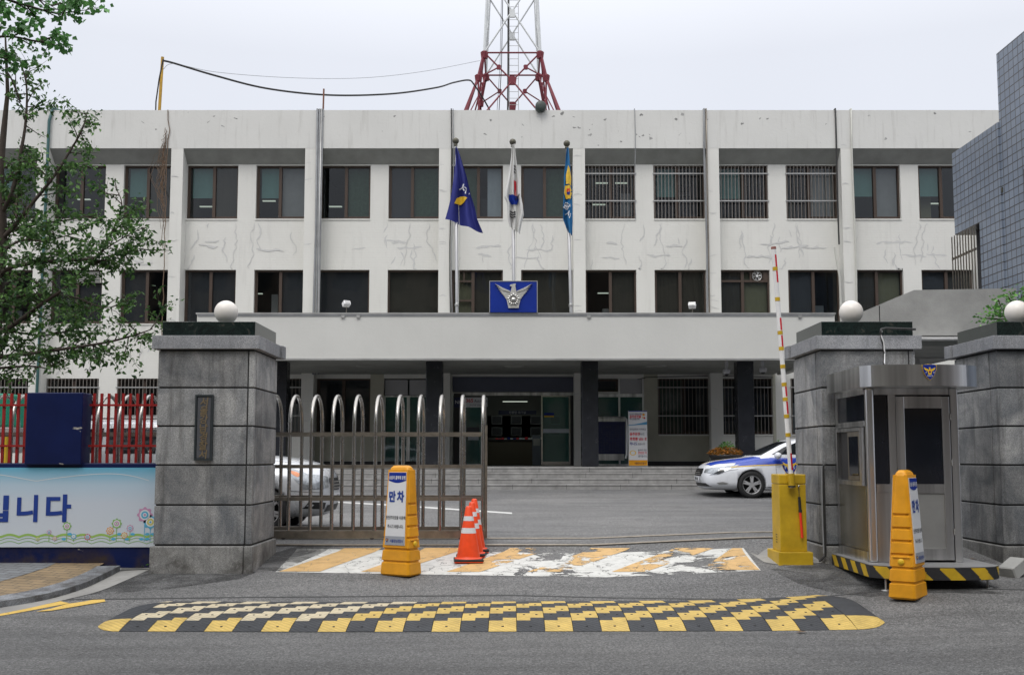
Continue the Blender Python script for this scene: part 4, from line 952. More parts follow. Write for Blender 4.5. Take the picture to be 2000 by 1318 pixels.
on_flag(o, bv, it, YP).build('flag_emblem', None, o)
o, bv = flag('police_flag', [(291, 1106, 1110, 0), (320, 1104, 1113, 1), (350, 1101, 1116, 2), (375, 1101, 1117, 2), (405, 1099, 1118, 3), (430, 1099, 1118, 5), (452, 1107, 1117, 10)], YP, mc, 'light blue flag with gold eagle hanging from the right flagpole', 1.6, .07, 4)
q = on_flag(o, bv, [([(1109, 326), (1113, 334), (1115.5, 350), (1115, 364), (1110, 362), (1105, 362), (1105, 345)], M['gold']), ([(1103, 366), (1113, 364), (1117, 376), (1114, 390), (1105, 391), (1101, 380)], M['gold']), ([(1107, 371), (1112, 370), (1113, 378), (1110, 382), (1106, 378)], M['redstrip']), ([(1106, 378), (1113, 377), (1112, 383), (1108, 383.5)], M['blue'])], YP)
q.build('flag_emblem', None, o); q = MB()
for i, ch in enumerate('찰서'): flag_text(q, bv, ch, 1106.5 + i * 3.5, 405 + i * 15, .22, -.5, M['signwhite'], YP)
q.build('lettering', None, o)
# emblem board
yb = YC - .02; a = W(957, 612, yb); b_ = W(1048.5, 550.5, yb); cx, cz = (a.x + b_.x) / 2, (a.z + b_.z) / 2
c = thing('emblem_board', (cx, yb, a.z), 'blue board with cast silver eagle emblem on the canopy edge', 'emblem board')
q = MB(); q.bbox(a.x, b_.x, yb - .06, yb + .04, zct + .046, b_.z, M['blue'], .008); q.build('panel', None, c)
q = MB(); t = .018
for X0, X1, Z0, Z1 in ((a.x - t, b_.x + t, b_.z, b_.z + t), (a.x - t, a.x, zct + .046, b_.z), (b_.x, b_.x + t, zct + .046, b_.z)): q.box(X0, X1, yb - .07, yb + .05, Z0, Z1, M['galv'])
q.build('trim', None, c)
s = .52; zc_ = cz - .06; f = lambda u, v, w: (cx + u * s, yb - .062 - w, zc_ + v * s)
q = MB()
for sg in (1, -1):
    for i in range(7):      # feathers, top one longest
        t = i / 6; tip = (.99 - .52 * t, .83 - .62 * t - .10 * math.sin(t * 3)); root = (.18 + .04 * t, .44 - .25 * t); k_ = (.55 - .15 * t, .60 - .46 * t)
        pts = [root, k_, tip, (k_[0] + .02, k_[1] - .11), (root[0], root[1] - .07)]
        q.prism([(sg * u, v) for u, v in pts], f, .035 + .006 * (i % 2) + (.03 if i == 0 else 0), M['silverE'])
for pts, d in ((BODY, .07), ([(0, .42), (.40, .14), (.27, -.47), (-.27, -.47), (-.40, .14)], .05)): q.prism(pts, f, d, M['silverE'])
for i in range(14):
    t = math.pi / 2 + 2 * math.pi * (i + .0) / 14; r0, r1 = .17, .30 + .03 * math.cos(5 * (t - math.pi / 2)); cu_, sv_ = math.cos(t), math.sin(t)
    q.tube([f(r0 * cu_, -.03 + r0 * sv_, .055), f((r0 + r1) / 2 * cu_, -.03 + (r0 + r1) / 2 * sv_, .075), f(r1 * cu_, -.03 + r1 * sv_, .06)], [.014, .028, .02], M['chrome'], 8)
q.sphere(f(0, -.03, .05), .075, M['chrome']); q.build('eagle_emblem', None, c)
# floodlights
def flood(px, py, Y, lb, sc=1.0, rz=.5):
    p = W(px, py, Y); c = thing('floodlight', p, lb, 'floodlight'); T = Matrix.Translation(p) @ Matrix.Rotation(rz, 4, 'Z') @ Matrix.Rotation(-.5, 4, 'X')
    q = MB(); q.bbox(-.10 * sc, .10 * sc, -.10 * sc, .06 * sc, -.06 * sc, .07 * sc, M['white'], .015, T); q.build('housing', None, c)
    q = MB(); q.bbox(-.07 * sc, .07 * sc, -.11 * sc, -.101 * sc, -.04 * sc, .05 * sc, M['galv'], .002, T); q.build('lens', None, c)
    q = MB(); q.tube([(p.x, p.y, p.z - .05), (p.x + .01, p.y + .02, p.z - .12), (p.x, p.y + .03, zct + .04)], .012, M['dullsteel']); q.build('bracket', None, c)
flood(676, 594.5, YC + .1, 'small white floodlight on the canopy left of the flags', 1.0, .6); flood(1352, 597.5, YC + .1, 'small white floodlight on the canopy right of the flags', 1.0, -.3)
flood(1618, 616, YC + .3, 'small white floodlight at the right end of the canopy', .7, -.4)
# ================================================================ roof
p = W(1056, 209, YF - .1); c = thing('roof_drum', p, 'round dark drum fixed to the parapet edge below the tower', 'drum')
q = MB(); q.lathe((p.x, YF - .22, p.z), [(.03, 0), (.16, 0), (.18, .02), (.18, .35), (.15, .37)], plain('drum_green', (.035, .05, .045), .45), 28, 'y'); q.build('drum', None, c)
q = MB(); q.box(p.x - .06, p.x + .06, YF - .1, YF + .15, ZR - .02, ZR + .08, M['galv']); q.build('bracket', None, c)
a, b_ = W(311, 222, 35.5), W(317.5, 112, 35.5); q = MB(); q.tube([a - Vector((0, 0, 1.2)), a, (a + b_) / 2, b_], .055, plain('roof_pole_yellow', (.55, .32, .03), .5, var=.4)); q.tube([b_ + Vector((.04, -.05, -.1)), b_ * .5 + a * .5 + Vector((-.05, -.05, .2)), a + Vector((-.12, -.02, .4)), a + Vector((-.12, .0, -.6))], .025, M['cable']); tag(q.build('roof_pole'), 'leaning yellow pole on the roof holding the black cable', 'pole'); q = None
a, b_ = W(630, 222, 35.2), W(632.5, 174, 35.2); q = MB(); q.tube([a - Vector((0, 0, 1.2)), b_], .03, plain('rust', (.22, .10, .07), .9, var=.4)); tag(q.build('rusty_rod'), 'thin rusty rod standing on the roof', 'rod')
def cable3(pts, Ys, r, m, lb, name='overhead_cable'):
    cp = curve_px([(x, y, Y) for (x, y), Y in zip(pts, Ys)], 8); q = MB(); q.tube([W(x, y, Y) for x, y, Y in cp], r, m, 6); return tag(q.build(name), lb, 'cable')
cable3([(319, 119), (340, 124), (420, 148), (520, 173), (640, 186), (760, 184), (850, 172), (885, 162), (915, 157), (926, 166), (945, 195), (960, 222)], [35.5, 35.6, 36, 37, 38, 39.5, 41, 42, 43, 44, 44.5, 45], .035, M['cable'], 'thick black cable sagging from the yellow pole to the tower')
cable3([(319, 136), (340, 125), (420, 141), (560, 152), (700, 153), (820, 141), (937, 119)], [35.5, 35.6, 37, 39, 41, 43, 45], .008, M['greycable'], 'thin grey wire above the thick cable')
# lattice tower
YT, DT = 45.0, 2.8
lev = [(219, 87), (157, 66), (103, 54.5), (-52, 47), (-180, 41)]
corner = []
for py, hw_ in lev:
    p = W(1000, py, YT); h = W(1000 + hw_, py, YT).x; corner.append((p.z, h))
cxT = W(1000.5, 200, YT).x
zb_ = corner[0][0] - 1.2; s0 = (corner[0][1] - corner[1][1]) / (corner[0][0] - corner[1][0]); corner.insert(0, (zb_, corner[0][1] + s0 * (zb_ - corner[0][0])))
c = thing('lattice_tower', (cxT, YT + DT / 2, zb_), 'red and white steel lattice radio tower on the roof', 'tower')
def cpt(i, sx, sy): z, h = corner[i]; return Vector((cxT + sx * h, YT + DT / 2 + sy * h * (DT / 2 / corner[3][1]) * .98, z))
def member(p, q_, mb, wd, m): mb.tube([p, q_], wd, m, 4, True, False)
up, lo = MB(), MB()
for sx in (-1, 1):
    for sy in (-1, 1):
        for i in range(5):
            b2 = lo if i < 3 else up; m = M['towerred'] if i < 3 else M['towerwhite']; member(cpt(i, sx, sy), cpt(i + 1, sx, sy), b2, .075 if i < 3 else .065, m)
faces = [((-1, -1), (1, -1)), ((-1, 1), (1, 1)), ((-1, -1), (-1, 1)), ((1, -1), (1, 1))]
for fa, fb in faces:
    for i, b2, m in ((3, lo, M['towerred']), (4, up, M['towerwhite'])): member(cpt(i, *fa), cpt(i, *fb), b2, .04, m)
    # big cross from level 3 down through the centre to the base
    A, Bq, C0, D0 = cpt(3, *fa), cpt(3, *fb), cpt(0, *fa), cpt(0, *fb); C = C0.lerp(D0, .12); D = D0.lerp(C0, .12)
    X = (cpt(2, *fa) + cpt(2, *fb)) / 2 - Vector((0, 0, .12))
    E1, E2 = cpt(2, *fa), cpt(2, *fb); n_ = (Bq - A).normalized().cross(Vector((0, 0, 1)))
    for P1, P2 in ((A, X), (Bq, X), (X, C), (X, D)): member(P1, P2, lo, .036, M['towerred'])
    m1, m2 = A.lerp(X, .52), Bq.lerp(X, .52); member(m1, E1, lo, .032, M['towerred']); member(m2, E2, lo, .032, M['towerred'])
    g1, g2 = X.lerp(C, .8), X.lerp(D, .8); member(E1, g1, lo, .04, M['towerred']); member(E2, g2, lo, .04, M['towerred'])
    for pt, sz in ((X, .19), (m1, .10), (m2, .10), (E1, .16), (E2, .16), (A - Vector((0, 0, .1)), .17), (Bq - Vector((0, 0, .1)), .17), (g1, .13), (g2, .13)):
        e_ = (Bq - A).normalized(); zz = Vector((0, 0, 1)); lo.add([pt + e_ * u * sz + zz * v * sz + n_ * k for k in (-.052, .052) for u, v in ((-.8, -1), (.8, -1), (1, .6), (.5, 1), (-.5, 1), (-1, .6))], [(0, 1, 2, 3, 4, 5), (11, 10, 9, 8, 7, 6)] + [(i, (i + 1) % 6, (i + 1) % 6 + 6, i + 6) for i in range(6)], M['towerred'])
    for i in (3, 4):
        A, Bq, C, D = cpt(i, *fa), cpt(i, *fb), cpt(i + 1, *fa), cpt(i + 1, *fb); member(A, D, up, .04, M['towerwhite']); member(Bq, C, up, .04, M['towerwhite'])
        X = (A + Bq + C + D) / 4; e_ = (Bq - A).normalized(); zz = Vector((0, 0, 1)); up.add([X + e_ * u * .12 + zz * v * .17 + n_ * k for k in (-.05, .05) for u, v in ((-1, -1), (1, -1), (1, 1), (-1, 1))], [(0, 1, 2, 3), (7, 6, 5, 4)] + [(i_, (i_ + 1) % 4, (i_ + 1) % 4 + 4, i_ + 4) for i_ in range(4)], M['towerwhite'])
lo.build('red_section', None, c); up.build('white_section', None, c)
q = MB(); xl0, xl1 = W(994.5, 100, YT + 1.9).x, W(1012.5, 100, YT + 1.9).x; z = zb_
q.tube([(xl0, YT + 1.9, zb_), (xl0, YT + 1.9, corner[-1][0])], .02, M['galv'], 5); q.tube([(xl1, YT + 1.9, zb_), (xl1, YT + 1.9, corner[-1][0])], .015, M['galv'], 5)
while z < corner[-1][0]: q.tube([(xl0, YT + 1.9, z), (xl1, YT + 1.9, z)], .012, M['galv'], 4); z += .31
q.build('ladder', None, c)
for dx, r in ((-.05, .04), (-.35, .02), (-.42, .012)):
    q = MB(); q.tube([(xl0 + dx * 1.6, YT + 1.8, zb_), (xl0 + dx, YT + 1.8, zb_ + 4), (xl0 + dx * .7, YT + 1.8, corner[-1][0])], r, M['cable'], 6); q.build('cable', None, c)
# dried vine hanging beside a pilaster
random.seed(11); q = MB(); vx = XA(331, 300, YF) - .12
for i in range(26):
    z0 = random.uniform(ZA(330, YF), ZA(250, YF)); L = random.uniform(.8, 2.8); x = vx + random.gauss(0, .03); pts = []
    spread = -abs(random.gauss(.0, .17))
    for j in range(14):
        t = j / 13; z = z0 - L * t; taper = 1 - abs((z - 9.6) / 3.6) ** 2; pts.append((x + spread * max(0, taper) * math.sin(t * 3.1) + random.gauss(0, .03), YF - .03 - random.random() * .06, z))
    q.tube(pts, random.uniform(.005, .010), M['vine'], 4)
q.tube([(vx + .06 + random.gauss(0, .02), YF - .04, ZR - i * .35) for i in range(26)], .015, M['vine'], 5)
tag(q.build('dry_vine'), 'tangle of dry brown vine hanging down a pilaster at the left', 'vine')
# ================================================================ building and ramp at the right
XT = 10.1; Yb, Ym, Yn = XT * 2050 / 860, XT * 2050 / 943, 9.5
def zat(px, py): # height on the wall plane X = XT
    Y = XT * 2050 / (px - 1000)
    for _ in range(20): Y = Y * XT / max(1e-3, W(px, py, Y).x)
    return W(px, py, Y).z, Y
zl, Y1 = zat(1860, 300); zh, Y2 = zat(1943, 106); zwb, Y3 = zat(1868, 447)
c = thing('tiled_building', (XT + 4, Y1 - 6, gz(12, 16)), 'building clad in blue grey glazed tiles at the right edge', 'building')
zwin0, Yw1 = zat(1912, 436); _, Yw0 = zat(1872, 450)
Y1 = Y1 + .02
q = MB(); D_ = 14
q.box(XT, XT + D_, Y2 + .001, Y1, zwin0 if False else 8.9, zl, M['tiles']) if False else None
zsill = zwin0 - 2.3
for Ya, Yb_, za, zb2 in ((Yw1 - 0.02, Y1, zwin0, zl), (Y2, Yw1 - .021, gz(10, 20) - .2, zl), (Yw0, Y1, zsill - 1.0, zsill)):
    q.box(XT, XT + D_, Ya, Yb_, za, zb2, M['tiles'])
q.box(XT + .35, XT + D_, Yw1, Y1 - .3, zsill, zwin0, M['dark'])
q.box(XT + .03, XT + D_, Yn, Y2 - .001, gz(10, 20) - .2, zh, M['tiles']); q.build('wall', None, c)
q = MB(); n = 9
for i in range(n):
    y = Yw1 + .05 + (Y1 + .05 - Yw1) * i / n; q.box(XT - .1, XT - .08, y, y + .02, zsill, zwin0 - .05, M['dullsteel'])
for zz in (.75, .08): q.box(XT - .074, XT - .05, Yw1 + .05, Y1 + .05, zsill + (zwin0 - zsill) * zz, zsill + (zwin0 - zsill) * zz + .05, M['dullsteel'])
q.build('window_bars', None, c)
q = MB(); zz_, yy_ = zat(1952, 372); q.box(XT + .01, XT + .029, yy_ - .1, yy_ + .25, zz_ - .06, zz_ + .04, M['brass']); q.build('vent', None, c)
q = MB(); zz_, yy_ = zat(1999, 360); q.box(XT + .01, XT + .028, yy_ - 2.2, yy_ + .0, zz_ - 1.0, zz_ + .3, M['black']); q.build('window', None, c)
YR = 19.5; c = thing('concrete_ramp', (XA(1800, 620, YR), YR, gz(8, 19)), 'rough grey concrete parapet of a raised ramp before the tiled building', 'ramp')
q = MB(); pts = [(W(x, y, YR).x, W(x, y, YR).z) for x, y in ((1640, 628), (1785, 566.5), (1985, 563), (1985, 655), (1640, 655))]
q.prism(pts, lambda u, v, w: (u, YR + w, v), .25, M['concrete']); q.build('parapet', None, c)
xj = W(1718, 620, YR).x; q = MB(); q.box(xj - .008, xj + .008, YR - .003, YR + .01, W(0, 652, YR).z, W(1718, 597, YR).z, M['joint']); q.build('joint', None, c)
q = MB(); p0, p1 = W(1720, 655, YR), W(1990, 672, YR)
q.box(p0.x, p1.x, YR + .3, YR + 6, W(0, 668, YR).z - .05, W(0, 657, YR).z, M['soffit']); q.box(p0.x, p1.x, YR + 2.5, YR + 2.9, W(0, 700, YR + 2.5).z, W(0, 668, YR).z - .051, M['concrete']); q.build('slab', None, c)
q = MB(); q.box(XA(1790, 680, YR) + .0, XA(1790, 680, YR) + .3, YR + 2.6, YR + 2.9, gz(8, 22), W(0, 700, YR + 2.5).z - .002, M['concrete']); q.box(XA(1870, 680, YR) + .0, XA(1870, 680, YR) + .3, YR + 2.6, YR + 2.9, gz(8, 22), W(0, 700, YR + 2.5).z - .002, M['concrete']); q.build('support', None, c)
q = MB(); q.box(W(1800, 662, YR - .5).x, W(1880, 662, YR).x, YR - .3, YR - .01, W(0, 665.5, YR).z, W(0, 662, YR).z, M['white']); q.build('gutter', None, c)
# ================================================================ stone pillars
def pillar(px0, px1, pyc, lb, xw=None, seed=0):
    Y0, Y1_ = 12.8, 14.02
    zs = [ZA(y, Y0) for y in (1064, 986, 908, 832, 757, 684)]
    x0, x1 = xw; c = thing('stone_pillar', ((x0 + x1) / 2, (Y0 + Y1_) / 2, gz((x0 + x1) / 2, Y0)), lb, 'pillar', 'granite gate pillars')
    q = MB(); q.box(x0 + .015, x1 - .015, Y0 + .015, Y1_ - .015, zs[0] - .02, zs[-1] + .02, M['joint'])
    for a, b_ in zip(zs, zs[1:]):
        g_ = .010
        q.bbox(x0, x1 - .085, Y0, Y0 + .2, a + g_, b_ - g_, M['granite'], .006); q.bbox(x1 - .07, x1, Y0 + .004, Y0 + .085, a + g_, b_ - g_, M['granite'], .005)
        q.bbox(x1 - .15, x1 + .002, Y0 + .10, Y1_, a + g_, b_ - g_, M['granite'], .006)
        q.bbox(x0 - .002, x0 + .15, Y0 + .22, Y1_, a + g_, b_ - g_, M['granite'], .006); q.bbox(x0 + .16, x1 - .16, Y1_ - .1, Y1_ - .002, a + g_, b_ - g_, M['granite'], .006)
    q.build('shaft', None, c)
    q = MB(); zb = gz(x0, Y0) - .25; q.bbox(x0 - .03, x1 - .085, Y0 - .04, Y1_ + .02, zb, zs[0] - .012, M['granite3'], .012); q.bbox(x1 - .08, x1 + .03, Y0 - .035, Y1_ + .02, zb, zs[0] - .012, M['granite3'], .012); q.build('base', None, c)
    zc0, zc1 = zs[-1] + .012, ZA(655, Y0 - .06); q = MB(); o = .065
    q.bbox(x0 - o, x1 + o, Y0 - o, Y0 + .28, zc0, zc1, M['granite2'], .006); q.bbox(x0 - o, x1 + o, Y0 + .285, Y1_ - .1, zc0, zc1, M['granite2'], .006); q.bbox(x0 - o - .03, x1 + o + .03, Y1_ - .095, Y1_ + .1, zc0 - .004, zc1, M['granite2'], .006)
    q.build('cap', None, c)
    q = MB(); z2_ = ZA(627.5, Y0); q.bbox(x0 + .03, x1 - .01, Y0 + .02, Y1_ - .05, zc1 + .002, z2_, M['marble'], .004); q.build('marble_slab', None, c)
    xc, yc_ = (x0 + x1) / 2 - .0, (Y0 + Y1_) / 2
    return c, z2_, xc, yc_
x0, x1 = XA(310, 690, 12.8), XA(498, 690, 12.8); LPX = (x0, x1)
_, zt_, xc, yc_ = pillar(0, 0, 0, 'granite gate pillar at the left with the bronze name plate', (x0, x1))
def globe(px, py, xc, yc_, zt, r, lb):
    c = thing('globe_lamp', (xc, yc_, zt), lb, 'lamp', 'globe lamps on the gate pillars')
    q = MB(); q.lathe((xc, yc_, zt + .001), [(.075, 0), (.085, .01), (.085, .03), (.065, .045), (.065, .07)], M['greycable'], 20); q.build('lamp_base', None, c)
    q = MB(); q.sphere((xc, yc_, zt + .05 + r * .97), r, M['globe'], 32, 20); q.build('globe', None, c)
p = W(442, 602, 13.4); globe(0, 0, p.x, 13.4, zt_, .150, 'round white globe lamp on the left gate pillar')
RPX = (XA(1602, 690, 12.8), XA(1787, 690, 12.8))
pillar(0, 0, 0, 'granite gate pillar between the barrier and the guard booth, cable over its cap', RPX)
p = W(1662, 600, 13.4); globe(0, 0, p.x, 13.4, zt_, .150, 'round white globe lamp on the pillar beside the barrier')
x0 = XA(1946, 690, 12.8); pillar(0, 0, 0, 'granite gate pillar right of the guard booth, cut by the right edge', (x0, x0 + 1.2))
p = W(1986, 600, 13.4); globe(0, 0, p.x, 13.4, zt_, .150, 'round white globe lamp at the right edge among green leaves')
# back wall continuing behind the right pillars
q = MB(); q.bbox(x0 + 1.25, 14, 13.1, 13.6, gz(8, 13) - .1, gz(8, 13) + 2.2, M['granite'], .01); tag(q.build('boundary_wall'), 'granite boundary wall running off to the right', 'wall')
# name plate
y0 = 12.8; a, b_ = W(378.5, 899, y0), W(419, 771, y0); c = thing('name_plate', ((a.x + b_.x) / 2, y0, a.z), 'dark bronze vertical name plate on the left gate pillar', 'name plate')
mz = plain('bronze_plate', (.045, .055, .06), .45, .5); ml = plain('bronze_letters', (.20, .15, .085), .5, .3)
a.x += .012; b_.x -= .002
q = MB(); q.bbox(a.x, b_.x, y0 - .035, y0 - .001, a.z, b_.z, mz, .006); q.box(a.x + .03, b_.x - .03, y0 - .037, y0 - .0355, a.z + .03, b_.z - .03, M['mesh']); q.build('plate', None, c)
q = MB(); t = .02
for X0, X1, Z0, Z1 in ((a.x, b_.x, b_.z - t, b_.z), (a.x, b_.x, a.z, a.z + t), (a.x, a.x + t, a.z + t, b_.z - t), (b_.x - t, b_.x, a.z + t, b_.z - t)): q.box(X0, X1, y0 - .048, y0 - .034, Z0, Z1, mz)
q.build('rim', None, c)
q = MB()
for i, ch in enumerate('서울강남경찰서'):
    zz = b_.z - .085 - i * (b_.z - a.z - .16) / 6; vs, fs = text2d(ch, .115, .02); f = fnXZ((a.x + b_.x) / 2, y0 - .037, zz)
    q.add([f(u + v * .12, v, .010) for u, v in vs], fs, ml)
q.build('lettering', None, c)
# ================================================================ blue wall with red railing, banner
YW = 13.05; xr = LPX[0] - .002; XWL = -16.0
zled, zbot = ZA(904, YW), gz(-5, YW) - .1
k = N('painted_wall_navy'); sp_ = k.n('SeparateXYZ'); k.l(k.co(), sp_.inputs[0])
c1 = k.mix(k.ramp(k.noise(2.0, 7, .7, vec=k.co(scale=(1, 1, 2.2))), [(.655, 0.0), (.67, 1.0)]), k.mix(k.ramp(k.noise(1.5, 5), [(.3, 0), (.7, 1)]), (.002, .007, .048), (.004, .012, .075)), (.40, .38, .34))
dirt = k.math('MULTIPLY', k.ramp(k.noise(2.2, 6, .65), [(.42, 0.0), (.6, .9)]), k.ramp(sp_.outputs['Z'], [(.36, 1.0), (.52, 0.0)]))
k.base(k.mix(dirt, c1, (.05, .035, .022))).rough(.42); k.b.inputs['Specular IOR Level'].default_value = .25; k.bump(k.noise(8, 5), .25, .01); M['wallnavy'] = k.m
c = thing('railing_wall', (-8, YW, gz(-8, YW)), 'low navy painted wall with red railing left of the gate pillar', 'wall')
q = MB(); q.bbox(XWL, xr, YW, YW + .3, zbot, zled, M['wallnavy'], .012); q.build('wall', None, c)
bx0, bx1 = XA(52, 800, YW - .06), XA(157, 800, YW - .06); zbt = ZA(767, YW)
q = MB(); q.bbox(bx0, bx1 + .03, YW - .07, YW + .22, zled - .02, zbt, M['wallnavy'], .012); q.build('block', None, c)
bb0 = bx0 - 5.4; q = MB(); q.bbox(bb0, bb0 + .7, YW - .07, YW + .22, zled - .02, zbt, M['wallnavy'], .012); q.build('block', None, c)
def rails(xa, xb):
    q = MB(); yy = YW + .12; zt = ZA(768, yy)
    for py in (791, 870.5): z = ZA(py, yy); q.box(xa, xb, yy - .012, yy + .012, z - .013, z + .013, M['red'])
    n = int((xb - xa) / .0905); 
    for i in range(n):
        x = xa + .03 + i * (xb - xa - .05) / n; q.box(x, x + .03, yy + .0125, yy + .042, zled + .001, zt, M['red'])
    q.build('railing', None, c)
rails(bx1 + .045, xr - .01); rails(bb0 + .71, bx0 - .01)
zb0, zb1 = ZA(1068, YW - .02), ZA(913, YW - .02)
c = thing('wall_banner', (-7, YW - .02, zb0), 'pale blue banner with flowers and big blue lettering on the navy wall', 'banner')
k = N('banner_print'); sp_ = k.n('SeparateXYZ'); k.l(k.co(), sp_.inputs[0]); mr_ = k.n('MapRange'); k.l(sp_.outputs['Z'], mr_.inputs['Value']); mr_.inputs['From Min'].default_value = zb0; mr_.inputs['From Max'].default_value = zb1
k.base(k.ramp(mr_.outputs[0], [(.0, (.56, .61, .66)), (.55, (.52, .58, .66)), (.78, (.42, .55, .66)), (1.0, (.10, .38, .55))])).rough(.55); M['print'] = k.m
q = MB(); q.box(XWL + .5, xr - .01, YW - .018, YW - .002, zb0, zb1, M['print']); q.build('sheet', None, c)
q = MB(); f = lambda u, v, w: (u, YW - .018 - w, v); rw = random.Random(2)
pal = {n_: plain('print_' + n_, c_, .6, var=0) for n_, c_ in dict(pink=(.50, .25, .42), green=(.22, .42, .12), blue=(.08, .38, .58), red=(.50, .09, .16), orange=(.62, .30, .08), yellow=(.55, .50, .12), white=(.62, .66, .68), lime=(.28, .46, .10)).items()}
x = XWL + .6; pts = []
while x < xr - .04: pts.append(x); x += .0125
zig = [(x, zb0 + .135 + .030 * abs(math.sin((x) * 14))) for x in pts]
q.add([f(x, z, .002) for x, z in zig] + [f(x, z - .028, .002) for x, z in zig], [(i, i + 1, len(zig) + i + 1, len(zig) + i) for i in range(len(zig) - 1)], pal['lime'])
for sh in (.05, .09): q.add([f(x, z - sh, .002) for x, z in zig] + [f(x, z - sh - .008, .002) for x, z in zig], [(i, i + 1, len(zig) + i + 1, len(zig) + i) for i in range(len(zig) - 1)], pal['green'])
xx = [XWL + .6 + .03 * i for i in range(int((xr - XWL - .7) / .03))]; cl = [(x, zb1 - .16 + .09 * abs(math.sin(x * 3.3 + math.sin(x * 1.7))) ) for x in xx]
q.add([f(x, z, .002) for x, z in cl] + [f(x, z - .008, .002) for x, z in cl], [(i, i + 1, len(cl) + i + 1, len(cl) + i) for i in range(len(cl) - 1)], pal['white'])
def flower(px, py, r, c1_, c2_, base=1057, lp='blue'):
    p = W(px, py, YW - .02); zb = W(px, base, YW - .02).z; q.add([f(p.x - .004, zb, .003), f(p.x + .004, zb, .003), f(p.x + .004, p.z - r, .003), f(p.x - .004, p.z - r, .003)], [(0, 1, 2, 3)], pal['blue'] if r > .06 else pal['green'])
    poly(q, [(p.x + r * (1 + .12 * math.cos(8 * t)) * math.cos(t), p.z + r * (1 + .12 * math.cos(8 * t)) * math.sin(t)) for t in [2 * math.pi * i / 48 for i in range(48)]], f, pal[c1_], .004)
    for rr, cc, w_ in ((.72, 'white', .005), (.52, c2_, .006), (.28, 'white', .007), (.16, c1_, .008)): disc(q, (p.x, p.z), r * rr, f, pal[cc], w_)
    if base - py > 22:
        for sg in (-1, 1): disc(q, (p.x + sg * .035, zb + .06 + .03 * sg), .028, f, pal[lp], .003, 12, .016)
for a_ in ((283, 1005, .088, 'pink', 'blue'), (294, 1019, .08, 'blue', 'yellow'), (228, 1022, .058, 'green', 'pink'), (215, 1036, .045, 'orange', 'orange'), (254, 1031, .040, 'pink', 'blue'), (243, 1045, .038, 'orange', 'yellow'), (171, 1048, .036, 'red', 'blue'), (144, 1047, .032, 'blue', 'white'), (131, 1027, .05, 'green', 'pink'), (96, 1039, .028, 'pink', 'blue'), (107, 1051, .026, 'pink', 'yellow'), (74, 1052, .022, 'yellow', 'green')): flower(*a_)
for px, s_ in ((-20, 0), (-120, 1), (-210, 0)): flower(px, 1030, .05, 'pink' if s_ else 'green', 'blue')
for ch, px0_, px1_ in (('입', -43, 19), ('니', 32, 75), ('다', 88, 140), ('분', -128, -70), ('러', -200, -142), ('여', -272, -214)):
    pass
put = lambda ch, px0_, px1_, py0_, py1_: None
def glyph(ch, px0_, px1_, py0_, py1_):
    vs, fs = text2d(ch, 1, .035); us = [v[0] for v in vs]; ws = [v[1] for v in vs]; A_ = W(px0_, py1_, YW - .02); B_2 = W(px1_, py0_, YW - .02)
    q.add([f(A_.x + (u - min(us)) / (max(us) - min(us)) * (B_2.x - A_.x), A_.z + (v - min(ws)) / (max(ws) - min(ws)) * (B_2.z - A_.z), .006) for u, v in vs], fs, M['printblue'])
M['printblue'] = plain('print_navy', (.006, .04, .26), .5)
glyph('입', -41, 18, 967, 1019); glyph('니', 32, 75, 966, 1019); glyph('다', 89, 140, 965, 1019)
q.build('printing', None, c)
# ================================================================ sliding gate
Yg, Yk = 14.35, 15.17
c = thing('sliding_gate', (-4, 14.8, .44), 'stainless steel sliding gate of looped tubes, drawn back behind the left pillar', 'gate')
Xe = XA(943, 900, Yg); sp_x = .2925; n = 36
def zr(py): return ZA(py, Yg)
ztop = ZA(770, 14.76) - .025; zsp = ztop - .42; zbotg = zr(1050)
for i in range(n):
    x = Xe - i * sp_x; q = MB(); pts = [(x, Yg, zbotg + .1), (x, Yg, zsp)]; ym_ = (Yg + Yk) / 2; hw_ = (Yk - Yg) / 2
    for j in range(1, 12):
        t = math.pi * j / 12; pts.append((x, ym_ - hw_ * math.cos(t), zsp + .42 * math.sin(t) ** .85))
    pts += [(x, Yk, zsp), (x, Yk, zbotg + .1)]
    q.tube(pts, .0255, M['gatesteel'] if 'gatesteel' in M else M['steel'], 10); q.build('looped_tube', None, c)
xlE = Xe - (n - 1) * sp_x - .1
for Yq, nm in ((Yg, 'front'), (Yk, 'back')):
    q = MB()
    for py in (847, 911, 974): z = zr(py); q.box(xlE, Xe, Yq - .022, Yq + .022, z - .022, z + .022, M['dullsteel'])
    q.box(xlE, Xe + .03, Yq - .035, Yq + .035, zbotg, zbotg + .099, M['dullsteel']); q.build('rail', None, c)
q = MB(); q.box(Xe - .02, Xe + .025, Yg + .036, Yk - .036, zbotg + .01, zbotg + .08, M['dullsteel'])
for Yq in (Yg + .02,): q.box(Xe + .028, Xe + .06, Yq - .03, Yq + .03, zbotg - .0, zsp, M['dullsteel'])
q.build('end_frame', None, c)
q = MB()
for i in range(9):
    for Yq in (14.38, 15.22): q.cyl((Xe - .3 - i * 1.2, Yq - .015, zbotg + .012), .035, .03, M['black'], 'y', 16)
q.build('wheels', None, c)
